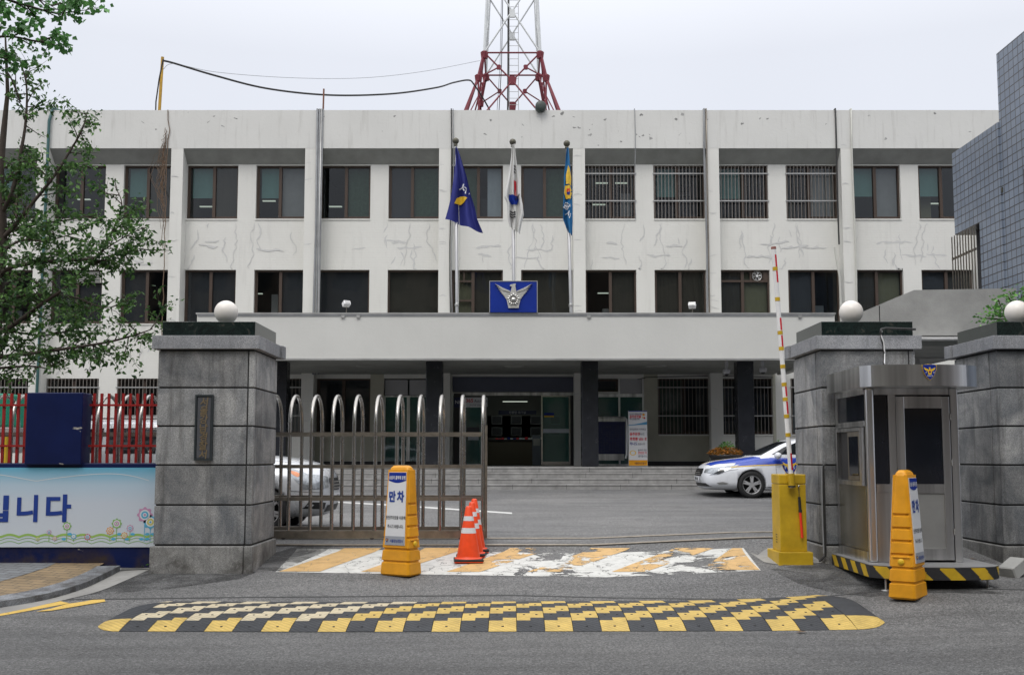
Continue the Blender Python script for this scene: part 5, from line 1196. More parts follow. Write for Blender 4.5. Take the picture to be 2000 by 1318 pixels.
# ================================================================ barrier
Yq = 12.74; c = thing('barrier', (XA(1545, 1090, Yq), Yq, gz(3.4, Yq)), 'mustard yellow parking barrier with raised red and white arm', 'barrier')
xa, xb = XA(1523, 1000, Yq), XA(1575, 1000, Yq); zb = gz(xa, Yq) + .0; z1_ = ZA(1077, Yq); zt = ZA(926, Yq)
q = MB(); q.bbox(xa - .04, xb + .05, Yq - .07, Yq + .5, zb - .02, z1_, M['mustard'], .008); q.build('base', None, c)
q = MB(); q.bbox(xa, xb, Yq, Yq + .38, z1_ + .001, zt - .12, M['mustard'], .006)
for i in range(4): q.box(xa - .003, xa - .001, Yq + .14, Yq + .2, z1_ + .1 + i * .03, z1_ + .11 + i * .03, M['black'])
q.build('housing', None, c)
q = MB(); q.bbox(xa - .003, xb + .003, Yq - .003, Yq + .383, zt - .117, zt, M['mustard'], .012); q.build('lid', None, c)
Ya = Yq - .06; A0, A1 = W(1547, 952, Ya), W(1511, 487, Ya); A0.y = A1.y = Ya
q = MB(); q.tube([A0, A0.lerp(A1, .35), A1], .028, M['white'], 16); q.build('arm', None, c)
arm = lambda py: A0.lerp(A1, (952 - py) / (952 - 487))
q = MB()
for py in (526, 586, 652, 683, 718, 753, 781.6, 814.6, 850.7): q.tube([arm(py + 3.6), arm(py - 3.6)], .0315, M['mustard'], 16)
q.build('arm_band', None, c)
q = MB()
for a_, b2 in ((498, 522), (530, 553), (623, 647), (657, 679), (757, 776), (786, 810), (886, 918)):
    P0, P1 = arm(a_), arm(b2); n_ = 6; vs = []
    for Pt in (P0, P1):
        for j in range(n_ + 1):
            t = -.25 - 1.25 * j / n_ ; t = -math.pi * .48 + math.pi * .36 * j / n_; vs.append((Pt.x + .0292 * math.cos(t), Pt.y + .0292 * math.sin(t), Pt.z))
    q = MB(); q.add(vs, [(j, j + 1, n_ + 1 + j + 1, n_ + 1 + j) for j in range(n_)], M['redstrip']); q.build('arm_stripe', None, c)
q = MB(); q.tube([A1, A1 + (A1 - A0).normalized() * .03], .031, plain('arm_cap', (.3, .12, .10), .7), 16); q.build('arm_cap', None, c)
q = MB(); p0, p1 = arm(948), arm(925); q.tube([p0, p1], .04, M['mustard'], 16); q.tube([p0 - Vector((0, 0, .02)), p0], .046, M['black'], 16); q.box(p1.x - .03, p1.x + .03, Ya, Yq + .1, p1.z - .1, p1.z, M['mustard']); q.build('arm_clamp', None, c)
# baton hanging from the barrier
p0, p1, p2, p3 = W(1560, 949, Yq - .035), W(1561, 970, Yq - .035), W(1563, 1000, Yq - .035), W(1567, 1050, Yq - .035)
c = thing('traffic_baton', p3, 'red traffic baton with black handle hanging on the yellow barrier', 'baton')
q = MB(); q.tube([p1, p2], .017, M['black'], 12); q.tube([p2 + Vector((0, 0, .03)), p2], .022, M['black'], 12); q.build('handle', None, c)
q = MB(); q.tube([p2, p3], .016, plain('baton_red', (.85, .05, .02), .35), 12); q.build('light_tube', None, c)
q = MB(); q.tube([p0 + Vector((0, .03, 0)), p0, p1], .004, M['black'], 6); q.lathe(tuple(p0), [(.01, -.01), (.018, 0), (.01, .01)], M['chrome'], 10); q.build('strap', None, c)
# ================================================================ guard booth
X0, X1, Yf, Yb = XA(1701, 1095, 11.6), XA(1882, 1095, 11.6), 11.6, 12.7
zp = ZA(1099, 11.6); zrf0, zrf1 = ZA(757, 11.5), ZA(713, 11.3)
c = thing('guard_booth', ((X0 + X1) / 2, 12.1, gz(4.5, 12)), 'stainless steel guard booth on a striped platform before the right pillars', 'booth')
plan = [(X0 - .10, Yb), (X0 - .10, Yf - .14)]
def arc(xa, xb, ya, bulge, n=16): return [(xa + (xb - xa) * i / n, ya - bulge * math.sin(math.pi * i / n) ** .7) for i in range(n + 1)]
plat = [(X0 - .09, Yb), (X0 - .09, Yf - .22)] + arc(X0 + .10, X1 + .16, Yf - .40, .10, 10) + [(X1 + .24, Yf - .3), (X1 + .24, Yb)]
z0p = zp - .14
q = MB(); q.prism(plat, lambda u, v, w: (u, v, zp - .002 - w), .13, M['black']); q.prism([(u, v + .0) for u, v in plat], lambda u, v, w: (u, v, zp + w), .006, plain('platform_top', (.30, .30, .30), .5, .4, var=.3)); q.build('platform', None, c)
q = MB(); per = plat; tot = 0   # warning stripes round the platform edge
segs = []
for (ax, ay), (bx, by) in zip(per[:-1], per[1:]):
    L = math.hypot(bx - ax, by - ay); m_ = max(1, int(L / .0105))
    for i in range(m_): segs.append(((ax + (bx - ax) * i / m_, ay + (by - ay) * i / m_), (ax + (bx - ax) * (i + 1) / m_, ay + (by - ay) * (i + 1) / m_), tot + L * i / m_, tot + L * (i + 1) / m_))
    tot += L
cxp = (X0 + X1) / 2
def outp(p): 
    d = Vector((p[0] - cxp, p[1] - 12.4, 0)).normalized() * .004; return (p[0] + d.x, p[1] + d.y)
for a_, b2, s0_, s1_ in segs:
    zz = [zp - .004, zp - .128]; 
    for r in range(12):
        za = zz[0] + (zz[1] - zz[0]) * r / 12; zb_ = zz[0] + (zz[1] - zz[0]) * (r + 1) / 12; ph = ((s0_ + s1_) / 2 - r * .010) % .34
        a2, b3 = outp(a_), outp(b2); q.add([(a2[0], a2[1], za), (b3[0], b3[1], za), (b3[0], b3[1], zb_), (a2[0], a2[1], zb_)], [(0, 1, 2, 3)], M['mustard'] if ph < .16 else M['rubber'])
q.build('warning_stripes', None, c)
for fx, fy in ((X0 + .05, Yf - .3), (X1 + .12, Yf - .3), (X0 + .02, Yb - .15), (X1 + .1, Yb - .1)):
    q = MB(); zg_ = gz(fx, fy); q.cyl((fx, fy, zg_ + .012), .012, zp - .13 - zg_, M['galv'], n=10); q.lathe((fx, fy, zg_), [(.05, 0), (.05, .006), (.015, .016)], M['galv'], 16); q.build('foot', None, c)
# body: corner posts, door front, window side
zt = zrf0
q = MB(); pw = .06
q.bbox(X0, X0 + .085, Yf, Yf + .085, zp + .006, zt, M['steel'], .02)
q.bbox(X1 - .085, X1, Yf, Yf + .06, zp + .006, zt, M['steel'], .01); q.box(X1 - .002, X1, Yf + .06, Yb, zp + .006, zt, M['steel']); q.box(X0, X1, Yb, Yb + .02, zp + .006, zt, M['steel']); q.box(X0 + .09, X1 - .09, Yf + .02, Yf + .05, zt - .07, zt, M['steel'])
q.box(X0 + .001, X0 + .06, Yb - .06, Yb - .001, zp + .006, zt, M['steel']); q.build('body', None, c)
zmid = ZA(945, Yf); ztopg = ZA(757, Yf)
q = MB(); xs1 = XA(1738, 900, Yf); xd0 = XA(1752, 900, Yf); xd1 = X1 - .09
q.box(X0 + .09, xs1, Yf + .025, Yf + .045, zp + .01, zmid - .09, M['steelpanel'] if 'steelpanel' in M else M['steel']); q.box(X0 + .09, xs1, Yf + .015, Yf + .05, zmid - .089, zmid, M['steel']); q.box(xs1, xd0, Yf + .005, Yf + .05, zp + .01, zt - .07, M['steel']); q.build('front_panel', None, c)
q = MB(); q.box(X0 + .09, xs1, Yf + .03, Yf + .038, zmid + .001, zt - .075, M['boothglass']); q.build('side_light', None, c)
door = MB(); d0, d1 = xd0 + .004, xd1 - .004; fw = .095
door.bbox(d0, d0 + fw, Yf + .0, Yf + .045, zp + .03, zt - .09, M['steel'], .006); door.bbox(d1 - fw * .9, d1, Yf + .0, Yf + .045, zp + .03, zt - .09, M['steel'], .006)
door.box(d0 + fw, d1 - fw * .9, Yf + .005, Yf + .04, zt - .22, zt - .09, M['steel']); door.box(d0 + fw, d1 - fw * .9, Yf + .005, Yf + .04, zmid - .1, zmid, M['steel']); door.box(d0 + fw, d1 - fw * .9, Yf + .018, Yf + .035, zp + .03 + .12, zmid - .101, plain('steel_panel', (.40, .40, .39), .45, .75, var=.15)); door.box(d0 + fw, d1 - fw * .9, Yf + .005, Yf + .04, zp + .03, zp + .149, M['steel'])
dr = door.build('door', None, c)
q = MB(); q.box(d0 + fw, d1 - fw * .9, Yf + .02, Yf + .028, zmid + .001, zt - .221, M['boothglass']); q.build('pane', None, dr)
for z in (zp + .3, zmid + .2, zt - .35): 
    q = MB(); q.cyl((d1 + .006, Yf - .006, z), .008, .07, M['galv'], n=8); q.build('hinge', None, dr)
q = MB(); q.bbox(d0 + .02, d0 + .05, Yf - .04, Yf - .001, zmid - .15, zmid - .02, M['brass'], .006); q.build('handle', None, dr)
# left side: top light, sliding hatch, lower panel  (plane X = X0)
xs_ = X0
def side(name, y0_, y1_, z0_, z1_, m, x0_=0.0, x1_=.03, parent=c): q = MB(); q.box(xs_ + x0_, xs_ + x1_, y0_, y1_, z0_, z1_, m); return q.build(name, None, parent)
zs1 = ZA(835, Yf); zs0 = ZA(940, Yf)
side('side_panel', Yf + .09, Yb - .06, zp + .12, zs0 - .05, plain('side_steel', (.36, .34, .28), .22, .9, var=.2)); side('side_panel', Yf + .09, Yb - .06, zp + .006, zp + .115, M['steel'], -.004, .02); side('side_panel', Yf + .09, Yb - .06, zs1 + .02, zs1 + .08, M['steel'], -.004, .03); side('side_panel', Yf + .09, Yb - .06, zt - .06, zt, M['steel'], -.004, .03)
side('top_light', Yf + .09, Yb - .06, zs1 + .081, zt - .061, M['boothglass'], .01, .02)
q = MB(); o_ = -.035
for a_ in ((Yf + .12, Yb - .08, zs0 - .05, zs0), (Yf + .12, Yb - .08, zs1 - .03, zs1 + .01)): q.box(xs_ + o_, xs_ + .01, *a_, M['steel'])
q.box(xs_ + o_, xs_ + .01, Yf + .12, Yf + .17, zs0 + .001, zs1 - .031, M['steel']); q.box(xs_ + o_, xs_ + .01, Yb - .13, Yb - .08, zs0 + .001, zs1 - .031, M['steel'])
h_ = q.build('hatch_window', None, c)
q = MB(); ym_ = (Yf + Yb) / 2 + .05; q.box(xs_ + .005, xs_ + .009, Yf + .171, Yb - .131, zs0 + .001, zs1 - .031, M['black']); q.build('opening', None, h_)
q = MB(); q.box(xs_ - .028, xs_ - .012, Yf + .18, ym_, zs0 + .005, zs1 - .035, M['dullsteel']); q.box(xs_ - .032, xs_ - .029, Yf + .23, ym_ - .05, zs0 + .06, zs1 - .09, M['boothglass']); q.build('sliding_sash', None, h_)
# roof with a rounded fascia
rp = [(X0 - .10, Yb + .0), (X0 - .12, Yf - .16)] + arc(X0 - .04, X1 + .0, Yf - .30, .09, 36)[0:] + [(X1 + .13, Yf - .2), (X1 + .18, Yf - .02), (X1 + .15, Yf + .3), (X1 + .13, Yb)]
q = MB(); n_ = len(rp); f0, f1 = zt + .001, zrf1
vs = [(x, y, f0) for x, y in rp] + [(x, y, f1) for x, y in rp]; q.add(vs, [(i, i + 1, n_ + i + 1, n_ + i) for i in range(n_ - 1)], M['steel'], False)
q.add([(x, y, f0 + .001) for x, y in rp], [tuple(range(n_))], M['steel']); q.add([(x, y, f1 - .01) for x, y in rp], [tuple(range(n_))], M['steel']); q.add([rp_ + (z_,) for rp_ in (rp[0], rp[-1]) for z_ in (f0, f1)], [(0, 1, 3, 2)], M['steel'])
roof = q.build('roof', None, c, fix=False)
bv = BVHTree.FromPolygons([Vector(v) for v in vs], [(i, i + 1, n_ + i + 1, n_ + i) for i in range(n_ - 1)])
p = W(1812, 726.5, Yf - .35); q = MB()
def onroof(u, v, w):
    h = bv.ray_cast(Vector((p.x + u, 9, p.z + v)), Vector((0, 1, 0))); return (p.x + u, (h[0].y if h[0] else Yf - .35) - .002 - w, p.z + v)
emblem(q, (0, -.012), .078, onroof, .012); q.build('badge', None, roof)
q = MB(); q.tube([W(x, y, YY) for x, y, YY in ((1788, 643, 12.7), (1760, 642, 12.66), (1730, 641, 12.65), (1721, 643, 12.65), (1720, 648, 12.62), (1722, 662, 12.68), (1726, 676, 12.72), (1727, 700, 12.76), (1726, 712, 12.6))], .014, M['cable'], 8); q.tube([W(x, y, YY) for x, y, YY in ((1722, 645, 12.64), (1721, 655, 12.64), (1726, 668, 12.68), (1728, 690, 12.74), (1727.5, 712, 12.6))], .008, M['white'], 8); tag(q.build('power_cable'), 'black and white cable running over the pillar cap to the guard booth', 'cable')
q = MB(); q.tube([W(x, y, 12.72) for x, y in ((1614, 905), (1608, 909), (1608, 920), (1610, 985), (1612, 1060), (1612, 1085), (1600, 1096))], .014, M['cable'], 8); q.tube([W(x, y, 12.71) for x, y in ((1605, 910), (1606, 1000), (1609, 1080))], .01, M['greycable'], 6); tag(q.build('power_cable'), 'dark conduit running down the pillar beside the barrier', 'cable')
# ================================================================ plastic sign stands
def rrect(hx, hy, r, n=5):
    r = min(r, hx * .95, hy * .95); out = []
    for cx_, cy_, a0 in ((hx - r, hy - r, 0), (-hx + r, hy - r, 90), (-hx + r, -hy + r, 180), (hx - r, -hy + r, 270)):
        for i in range(n + 1): t = R(a0 + 90 * i / n); out.append((cx_ + r * math.cos(t), cy_ + r * math.sin(t)))
    return out
def signstand():
    c = thing('sign_stand', (0, 0, 0), '', 'sign stand', 'orange plastic car park sign stands')
    H_ = 1.30; hx = lambda z: .215 - .07 * (z / H_) ** 1.0; hy = lambda z: .142 - .080 * (z / H_) ** .95
    prof = []; gr = [.165, .31, .445, .58, .71, .845]; z = 0; prof.append((0, -.02)); prof.append((.02, 0))
    for g_ in gr:
        prof += [(g_ - .018, 0), (g_ - .006, -.014), (g_ + .006, -.014), (g_ + .018, .003)]
    prof += [(1.0, 0), (1.15, 0), (1.24, -.002), (1.275, -.012), (1.295, -.03), (1.30, -.06)]
    q = MB(); rings = []
    for z, d in prof: rings.append([(x, y, z) for x, y in rrect(hx(z) + d, max(.02, hy(z) + d), .035)])
    n_ = len(rings[0]); vs = [v for r_ in rings for v in r_]; fs = [(i * n_ + j, i * n_ + (j + 1) % n_, (i + 1) * n_ + (j + 1) % n_, (i + 1) * n_ + j) for i in range(len(rings) - 1) for j in range(n_)]
    q.add(vs, fs, M['orangeY'], False); q.add(rings[0], [tuple(range(n_))], M['orangeY']); q.add(rings[-1], [tuple(range(n_))], M['orangeY']); q.build('body', None, c, world=False)
    # faces carry a smooth panel bed and the printed panel
    for sg in (-1, 1):
        za, zb_ = .36, 1.22; sl = (hy(za) - hy(zb_)) / (zb_ - za); L = math.hypot(zb_ - za, hy(za) - hy(zb_)); wb_ = lambda v: .145 - .018 * v / L
        def f(u, v, w, sg=sg): t = v / L; z = za + (zb_ - za) * t; return (-u * sg * 1.0 if sg > 0 else u, sg * (hy(z) + .004 + w), z)
        q = MB(); bed = [(-wb_(0) - .018, -.03), (wb_(0) + .018, -.03), (wb_(L) + .018, L + .03), (-wb_(L) - .018, L + .03)]
        q.prism(bed, lambda u, v, w: f(u, v, w - .03), .034, M['orangeY']); q.build('panel_frame', None, c, world=False)
        q = MB(); q.prism([(-wb_(0), 0), (wb_(0), 0), (wb_(L), L), (-wb_(L), L)], lambda u, v, w: f(u, v, .004 + w), .008, M['signwhite']); k_ = wb_(L); top = L - .10
        poly(q, [(-wb_(top) + .002, top)] + [(-wb_(top) + .002 + (2 * wb_(top) - .004) * i / 12, top - .028 * math.sin(math.pi * i / 12)) for i in range(1, 13)] + [(k_ - .002, L - .004), (-k_ + .002, L - .004)], f, M['blue'], .0135)
        put_text(q, '승용차 홀짝제 운행', (0, L - .065), f, .050, M['signwhite'], .02, sx=.62, w=.0155)
        put_text(q, '만', (-.062, L * .665), f, .135, M['printblue'], .05, sx=.8, w=.0155); put_text(q, '차', (.058, L * .665), f, .135, M['printblue'], .05, sx=.8, w=.0155)
        put_text(q, '탄천주차장을 이용해', (0, L * .375), f, .048, M['blackink'], .015, sx=.70, w=.0155); put_text(q, '주시기 바랍니다.', (0, L * .255), f, .048, M['blackink'], .015, sx=.70, w=.0155)
        poly(q, [(-wb_(0) + .002, .003), (wb_(0) - .002, .003), (wb_(.1) - .002, .105), (-wb_(.1) + .002, .105)], f, M['greyink'], .0135)
        put_text(q, '서울강남경찰서', (.025, .05), f, .042, M['printblue'], .02, sx=.70, w=.0155); emblem(q, (-.112, .052), .022, f, .0145, text=False)
        q.build('panel', None, c, world=False)
    for sg in (-1, 1):
        q = MB(); q.lathe((0, 0, 0), [(.0, .0), (.001, .0)], M['mustard'], 3) if False else None
        x = sg * (hx(.38) + .002); q.lathe((x - .004 * sg, 0, .375), [(.032, 0), (.032, .016 * sg), (.024, .024 * sg), (.002, .026 * sg)], M['yellow'], 16, 'x'); q.build('filler_plug', None, c, world=False)
        q = MB(); xb_ = sg * hx(.375); q.bbox(min(xb_, xb_ + sg * .010), max(xb_, xb_ + sg * .010), -.085, .085, .415, .425, M['orangeY'], .002); q.build('rib', None, c, world=False)
    return c
M['blackink'] = plain('black_print', (.03, .03, .035), .5); M['greyink'] = plain('grey_print', (.32, .34, .38), .5)
s1 = signstand(); s1['label'] = 'orange plastic sign stand standing in the driveway left of the traffic cones'
s1.location = (0, 0, 0)
s2 = dup(s1); s2['label'] = 'orange plastic sign stand turned sideways before the guard booth'
def place(o, px, py, rz): p = G(px, py); o.location = (p.x, p.y, gz(p.x, p.y)); o.rotation_euler = (0, 0, R(rz)); return p
place(s1, 783, 1122, -30); place(s2, 1774, 1166, 53)
# ================================================================ traffic cones
def cone_():
    c = thing('traffic_cone', (0, 0, 0), '', 'traffic cone', 'traffic cones at the end of the gate'); r = lambda z: .165 - .128 * (z - .04) / .68
    q = MB(); q.lathe((0, 0, 0), [(.19, .042), (.185, .052), (.155, .058), (r(.08), .08), (r(.70), .70), (.034, .715), (.02, .72)], M['cone'], 32); q.build('cone_body', None, c, world=False)
    q = MB(); q.bbox(-.2, .2, -.2, .2, .012, .042, M['rubber'], .008); q.box(-.195, .195, -.195, .195, 0.002, .0115, M['cone']); q.build('base', None, c, world=False)
    for za, zb_ in ((.37, .44), (.53, .59)):
        q = MB(); q.lathe((0, 0, 0), [(r(za) + .002, za), (r(zb_) + .002, zb_)], M['signwhite'], 32, caps=False); q.build('reflective_band', None, c, world=False)
    return c
c1 = cone_(); c1['label'] = 'orange traffic cone with two white bands, frontmost of the row of three'; c2 = dup(c1); c2['label'] = 'orange traffic cone in the middle of the row of three'; c3 = dup(c1); c3['label'] = 'orange traffic cone at the back of the row of three, against the gate'
for o, px, Y, rz in ((c1, 915, 13.48, 4), (c2, 921.5, 13.82, -3), (c3, 926, 14.10, 6)):
    x = XA(px, 1080, Y); o.location = (x, Y, gz(x, Y)); o.rotation_euler = (0, 0, R(rz)); o.scale = (.93, .93, .97)
# ================================================================ speed hump
xa, xb = (247 - 1000) / 2050 * 9.88, (1662 - 1000) / 2050 * 9.88; n = 26; dx = (xb - xa) / n
def ribbed(name, c, var):
    k = N(name); wv = k.n('TexWave', Scale=9.0, Distortion=0.0, bands_direction='DIAGONAL'); k.l(k.co(), wv.inputs['Vector'])
    k.base(k.mix(1.0, k.mix(1.0, c, k.ramp(k.noise(5, 6, .7), [(.3, 1 - var), (.6, 1.0)]), 'MULTIPLY'), k.ramp(wv.outputs['Fac'], [(.1, .82), (.5, 1.0)]), 'MULTIPLY')).rough(.72); k.bump(wv.outputs['Fac'], .7, .006); return k.m
M['hy'] = ribbed('hump_yellow', (.60, .42, .11), .3); M['hp'] = ribbed('hump_faded', (.58, .50, .34), .25); M['hb'] = ribbed('hump_black', (.034, .037, .043), .4)
c = thing('speed_hump', (0, 10.6, gz(0, 10.6)), 'rubber speed hump with yellow and black checkered blocks across the driveway mouth', 'speed hump')
HY0, HD = 9.86, 1.56
def hz(v): return .055 * min(1, math.sin(min(1, v / .42) * math.pi / 2)) if v < .9 else .055 * max(0.0, math.sin(max(0, (HD - v)) / .66 * math.pi / 2))
rowsA = [0, .28, .60, .90, 1.18, HD]; rowsB = [0, .38, .71, 1.0, 1.28, HD]
rh = random.Random(5)
def fx(u, v): x = u; y = HY0 + v + .02 * math.sin(u * .9); return (x, y, gz(x, y) + .004 + max(0, hz(v)))
for i in range(n):
    q = MB(); jy = rh.uniform(-.006, .006)
    for h in (0, 1):
        rows = rowsA if h == 0 else rowsB; u0, u1 = xa + dx * (i + h * .5) + .003 * (h == 0), xa + dx * (i + (h + 1) * .5) - .003 * (h == 1)
        for r in range(5):
            v0, v1 = rows[r], rows[r + 1]; yel = (i + r) % 2 == 1; far = u0 < xa + dx * (11 - 0.8 * (5 - r)) and r > 0; m = (M['hp'] if far else M['hy']) if yel else M['hb']; m_ = 2
            # raised chevron ribs
            for k in range(m_):
                a_, b2 = v0 + (v1 - v0) * k / m_, v0 + (v1 - v0) * (k + 1) / m_; hh = 0; sk = .05 * (1 if h == 0 else -1) * (1 if r % 2 == 0 else -1)
                P_ = [fx(u0, a_ + jy), fx(u1, a_ + jy), fx(u1, b2 + jy), fx(u0, b2 + jy)]; q.add([(x, y, z + (hh if 0 < k < m_ - 1 else 0)) for x, y, z in P_], [(0, 1, 2, 3)], m)
    for (uu, vv_) in [(.5, .12)] + [(h_, r_) for r_, in ((.52,), (.80,), (1.08,)) for h_ in (.28, .74)]:
        P_ = fx(xa + dx * (i + uu), vv_); q.lathe((P_[0], P_[1], P_[2] - .002), [(.012, 0), (.012, .006), (.008, .007)], M['black'], 10)
    # front and back skirt
    for v_, in ((0,), (HD,)):
        a_, b2 = fx(xa + dx * i + .003, v_), fx(xa + dx * (i + 1) - .003, v_); q.add([a_, b2, (b2[0], b2[1], gz(b2[0], b2[1]) - .01), (a_[0], a_[1], gz(a_[0], a_[1]) - .01)], [(0, 1, 2, 3)], M['hb'])
    q.build('module', None, c, fix=False)
for sg, xe in ((-1, xa), (1, xb)):
    q = MB(); W_ = .29 if sg < 0 else .34; nn_ = 8; rows = [0, .34, 1.40, HD]
    for r, m in enumerate(('hy', 'hb', 'hp' if sg < 0 else 'hy')):
        v0, v1 = rows[r], rows[r + 1]
        for k in range(6):
            a_, b2 = v0 + (v1 - v0) * k / 6, v0 + (v1 - v0) * (k + 1) / 6
            for j in range(nn_):
                t0, t1 = j / nn_, (j + 1) / nn_
                def pt(t, v):
                    s_ = v / HD; wid = W_ * min(1, (s_ / .16 + .02)) ** .45 * min(1, ((1 - s_) / .3 + .05)) ** .5; x = xe + sg * (wid * t + .003); y = HY0 + v + .02 * math.sin(xe * .9); e_ = max(0, hz(v)) * math.sqrt(max(0, 1 - t ** 2.2)); 
                    return (x, y, gz(x, y) + .004 + e_)
                q.add([pt(t0, a_), pt(t1, a_), pt(t1, b2), pt(t0, b2)], [(0, 1, 2, 3)], M[m])
    q.build('end_cap', None, c, fix=False)
# loose stone by the right pillar, weed at the left pillar
p = G(1980, 1124); bm = bmesh.new(); bmesh.ops.create_cube(bm, size=1); bmesh.ops.bevel(bm, geom=bm.edges[:], offset=.06, segments=1, affect='EDGES')
q = MB(); q.bm(bm, M['concrete'], Matrix.Translation((p.x, p.y, p.z + .085)) @ Matrix.Rotation(.5, 4, 'Z') @ Matrix.Rotation(-.45, 4, 'Y') @ Matrix.Diagonal((.26, .2, .15, 1))); bm.free(); put_origin(tag(q.build('concrete_block'), 'loose grey concrete block lying by the right pillar', 'concrete block'), p)
p = G(287, 1108); q = MB(); rw = random.Random(3); vs, fs = [], []
for i in range(30): leaf(vs, fs, Vector((p.x + rw.gauss(0, .03), p.y - .02 + rw.gauss(0, .02), p.z + rw.uniform(.0, .05))), .05, rw, -.3)
q.add(vs, fs, M['shrub']); put_origin(tag(q.build('weed'), 'tiny green weed at the foot of the left pillar', 'weed'), p)
# ================================================================ cars (x = metres behind the nose, y across, z up)
def smooth(st, x):
    for i in range(len(st) - 1):
        if x <= st[i + 1][0] or i == len(st) - 2:
            p0, p1, p2, p3 = st[max(i - 1, 0)], st[i], st[i + 1], st[min(i + 2, len(st) - 1)]
            t = (x - p1[0]) / (p2[0] - p1[0]); out = []
            for a, b, c_, d in list(zip(p0, p1, p2, p3))[1:]:
                m1 = (c_ - a) / max(1e-6, (p2[0] - p0[0])) * (p2[0] - p1[0]); m2 = (d - b) / max(1e-6, (p3[0] - p1[0])) * (p2[0] - p1[0])
                out.append((2 * t ** 3 - 3 * t ** 2 + 1) * b + (t ** 3 - 2 * t ** 2 + t) * m1 + (-2 * t ** 3 + 3 * t ** 2) * c_ + (t ** 3 - t ** 2) * m2)
            return out
def carbody(name, st, cab, paint, wheels, wr, parent):
    nr, ns = 70, 44; L0, L1 = st[0][0], st[-1][0]; vs = []
    for i in range(nr + 1):
        u = i / nr; x = L0 + (L1 - L0) * (u if u > .12 else u * u / .12 * 1.0 if False else u); hw_, zb, zt, e = smooth(st, x); zm = zb + (zt - zb) * .45
        for j in range(ns):
            t = 2 * math.pi * j / ns; cx_, sx_ = math.cos(t), math.sin(t); y = hw_ * math.copysign(abs(cx_) ** (2 / e), cx_)
            z = zm + ((zt - zm) if sx_ > 0 else (zm - zb)) * math.copysign(abs(sx_) ** (2 / (e if sx_ < 0 else e * .8)), sx_)
            if z > zm: y *= 1 - .10 * ((z - zm) / (zt - zm)) ** 2
            vs.append((x, y, z))
    fs = [(i * ns + j, i * ns + (j + 1) % ns, (i + 1) * ns + (j + 1) % ns, (i + 1) * ns + j) for i in range(nr) for j in range(ns)]
    fs += [tuple(range(ns - 1, -1, -1)), tuple(range(nr * ns, nr * ns + ns))]
    me = bpy.data.meshes.new(name); me.from_pydata(vs, [], fs); me.materials.append(paint); bm = bmesh.new(); bm.from_mesh(me); bmesh.ops.recalc_face_normals(bm, faces=bm.faces[:]); bm.to_mesh(me); bm.free()
    lo = bpy.data.objects.new(name, me); COL.objects.link(lo)
    for wx in wheels:
        for sg in (-1, 1):
            q = MB(); q.cyl((wx, sg * .55, wr + .01), wr + .032, sg * .6, M['black'], 'y', 40, smooth=False); cu = q.build('cutter'); md = lo.modifiers.new('b', 'BOOLEAN'); md.object = cu; md.operation = 'DIFFERENCE'; md.solver = 'EXACT'
            dg = bpy.context.evaluated_depsgraph_get(); nm = bpy.data.meshes.new_from_object(lo.evaluated_get(dg)); lo.modifiers.clear(); old = lo.data; lo.data = nm; bpy.data.meshes.remove(old); bpy.data.objects.remove(cu)
    # cabin
    cv = []; nz_ = 22; nr2 = 48
    for i in range(nz_ + 1):
        z = cab[0][0] + (cab[-1][0] - cab[0][0]) * (1 - (1 - i / nz_) ** 1.6); xf, xb, hw_ = smooth(cab, z); xm, hl = (xf + xb) / 2, (xb - xf) / 2
        for j in range(nr2): 
            t = 2 * math.pi * j / nr2; c1_, s1_ = math.cos(t), math.sin(t); cv.append((xm + hl * math.copysign(abs(c1_) ** .42, c1_), hw_ * math.copysign(abs(s1_) ** .36, s1_), z))
    cf = [(i * nr2 + j, i * nr2 + (j + 1) % nr2, (i + 1) * nr2 + (j + 1) % nr2, (i + 1) * nr2 + j) for i in range(nz_) for j in range(nr2)] + [tuple(range(nz_ * nr2, nz_ * nr2 + nr2))]
    q = MB(); me = lo.data; mats = list(me.materials); q.mats = [m for m in mats if m]
    q.add([tuple(v.co) for v in me.vertices], [tuple(p.vertices) for p in me.polygons], paint, True)
    for k_, p in enumerate(me.polygons): q.mi[k_] = p.material_index; q.sm[k_] = p.material_index == 0 and len(p.vertices) < 8
    bvl = BVHTree.FromPolygons([v.co for v in me.vertices], [tuple(p.vertices) for p in me.polygons])
    q.add(cv, cf, paint, True); bvc = BVHTree.FromPolygons([Vector(v) for v in cv], cf)
    bva = BVHTree.FromPolygons([Vector(v) for v in q.v], q.f)
    bpy.data.objects.remove(lo); o = q.build(name, None, parent, world=False)
    return o, bvl, bvc, bva
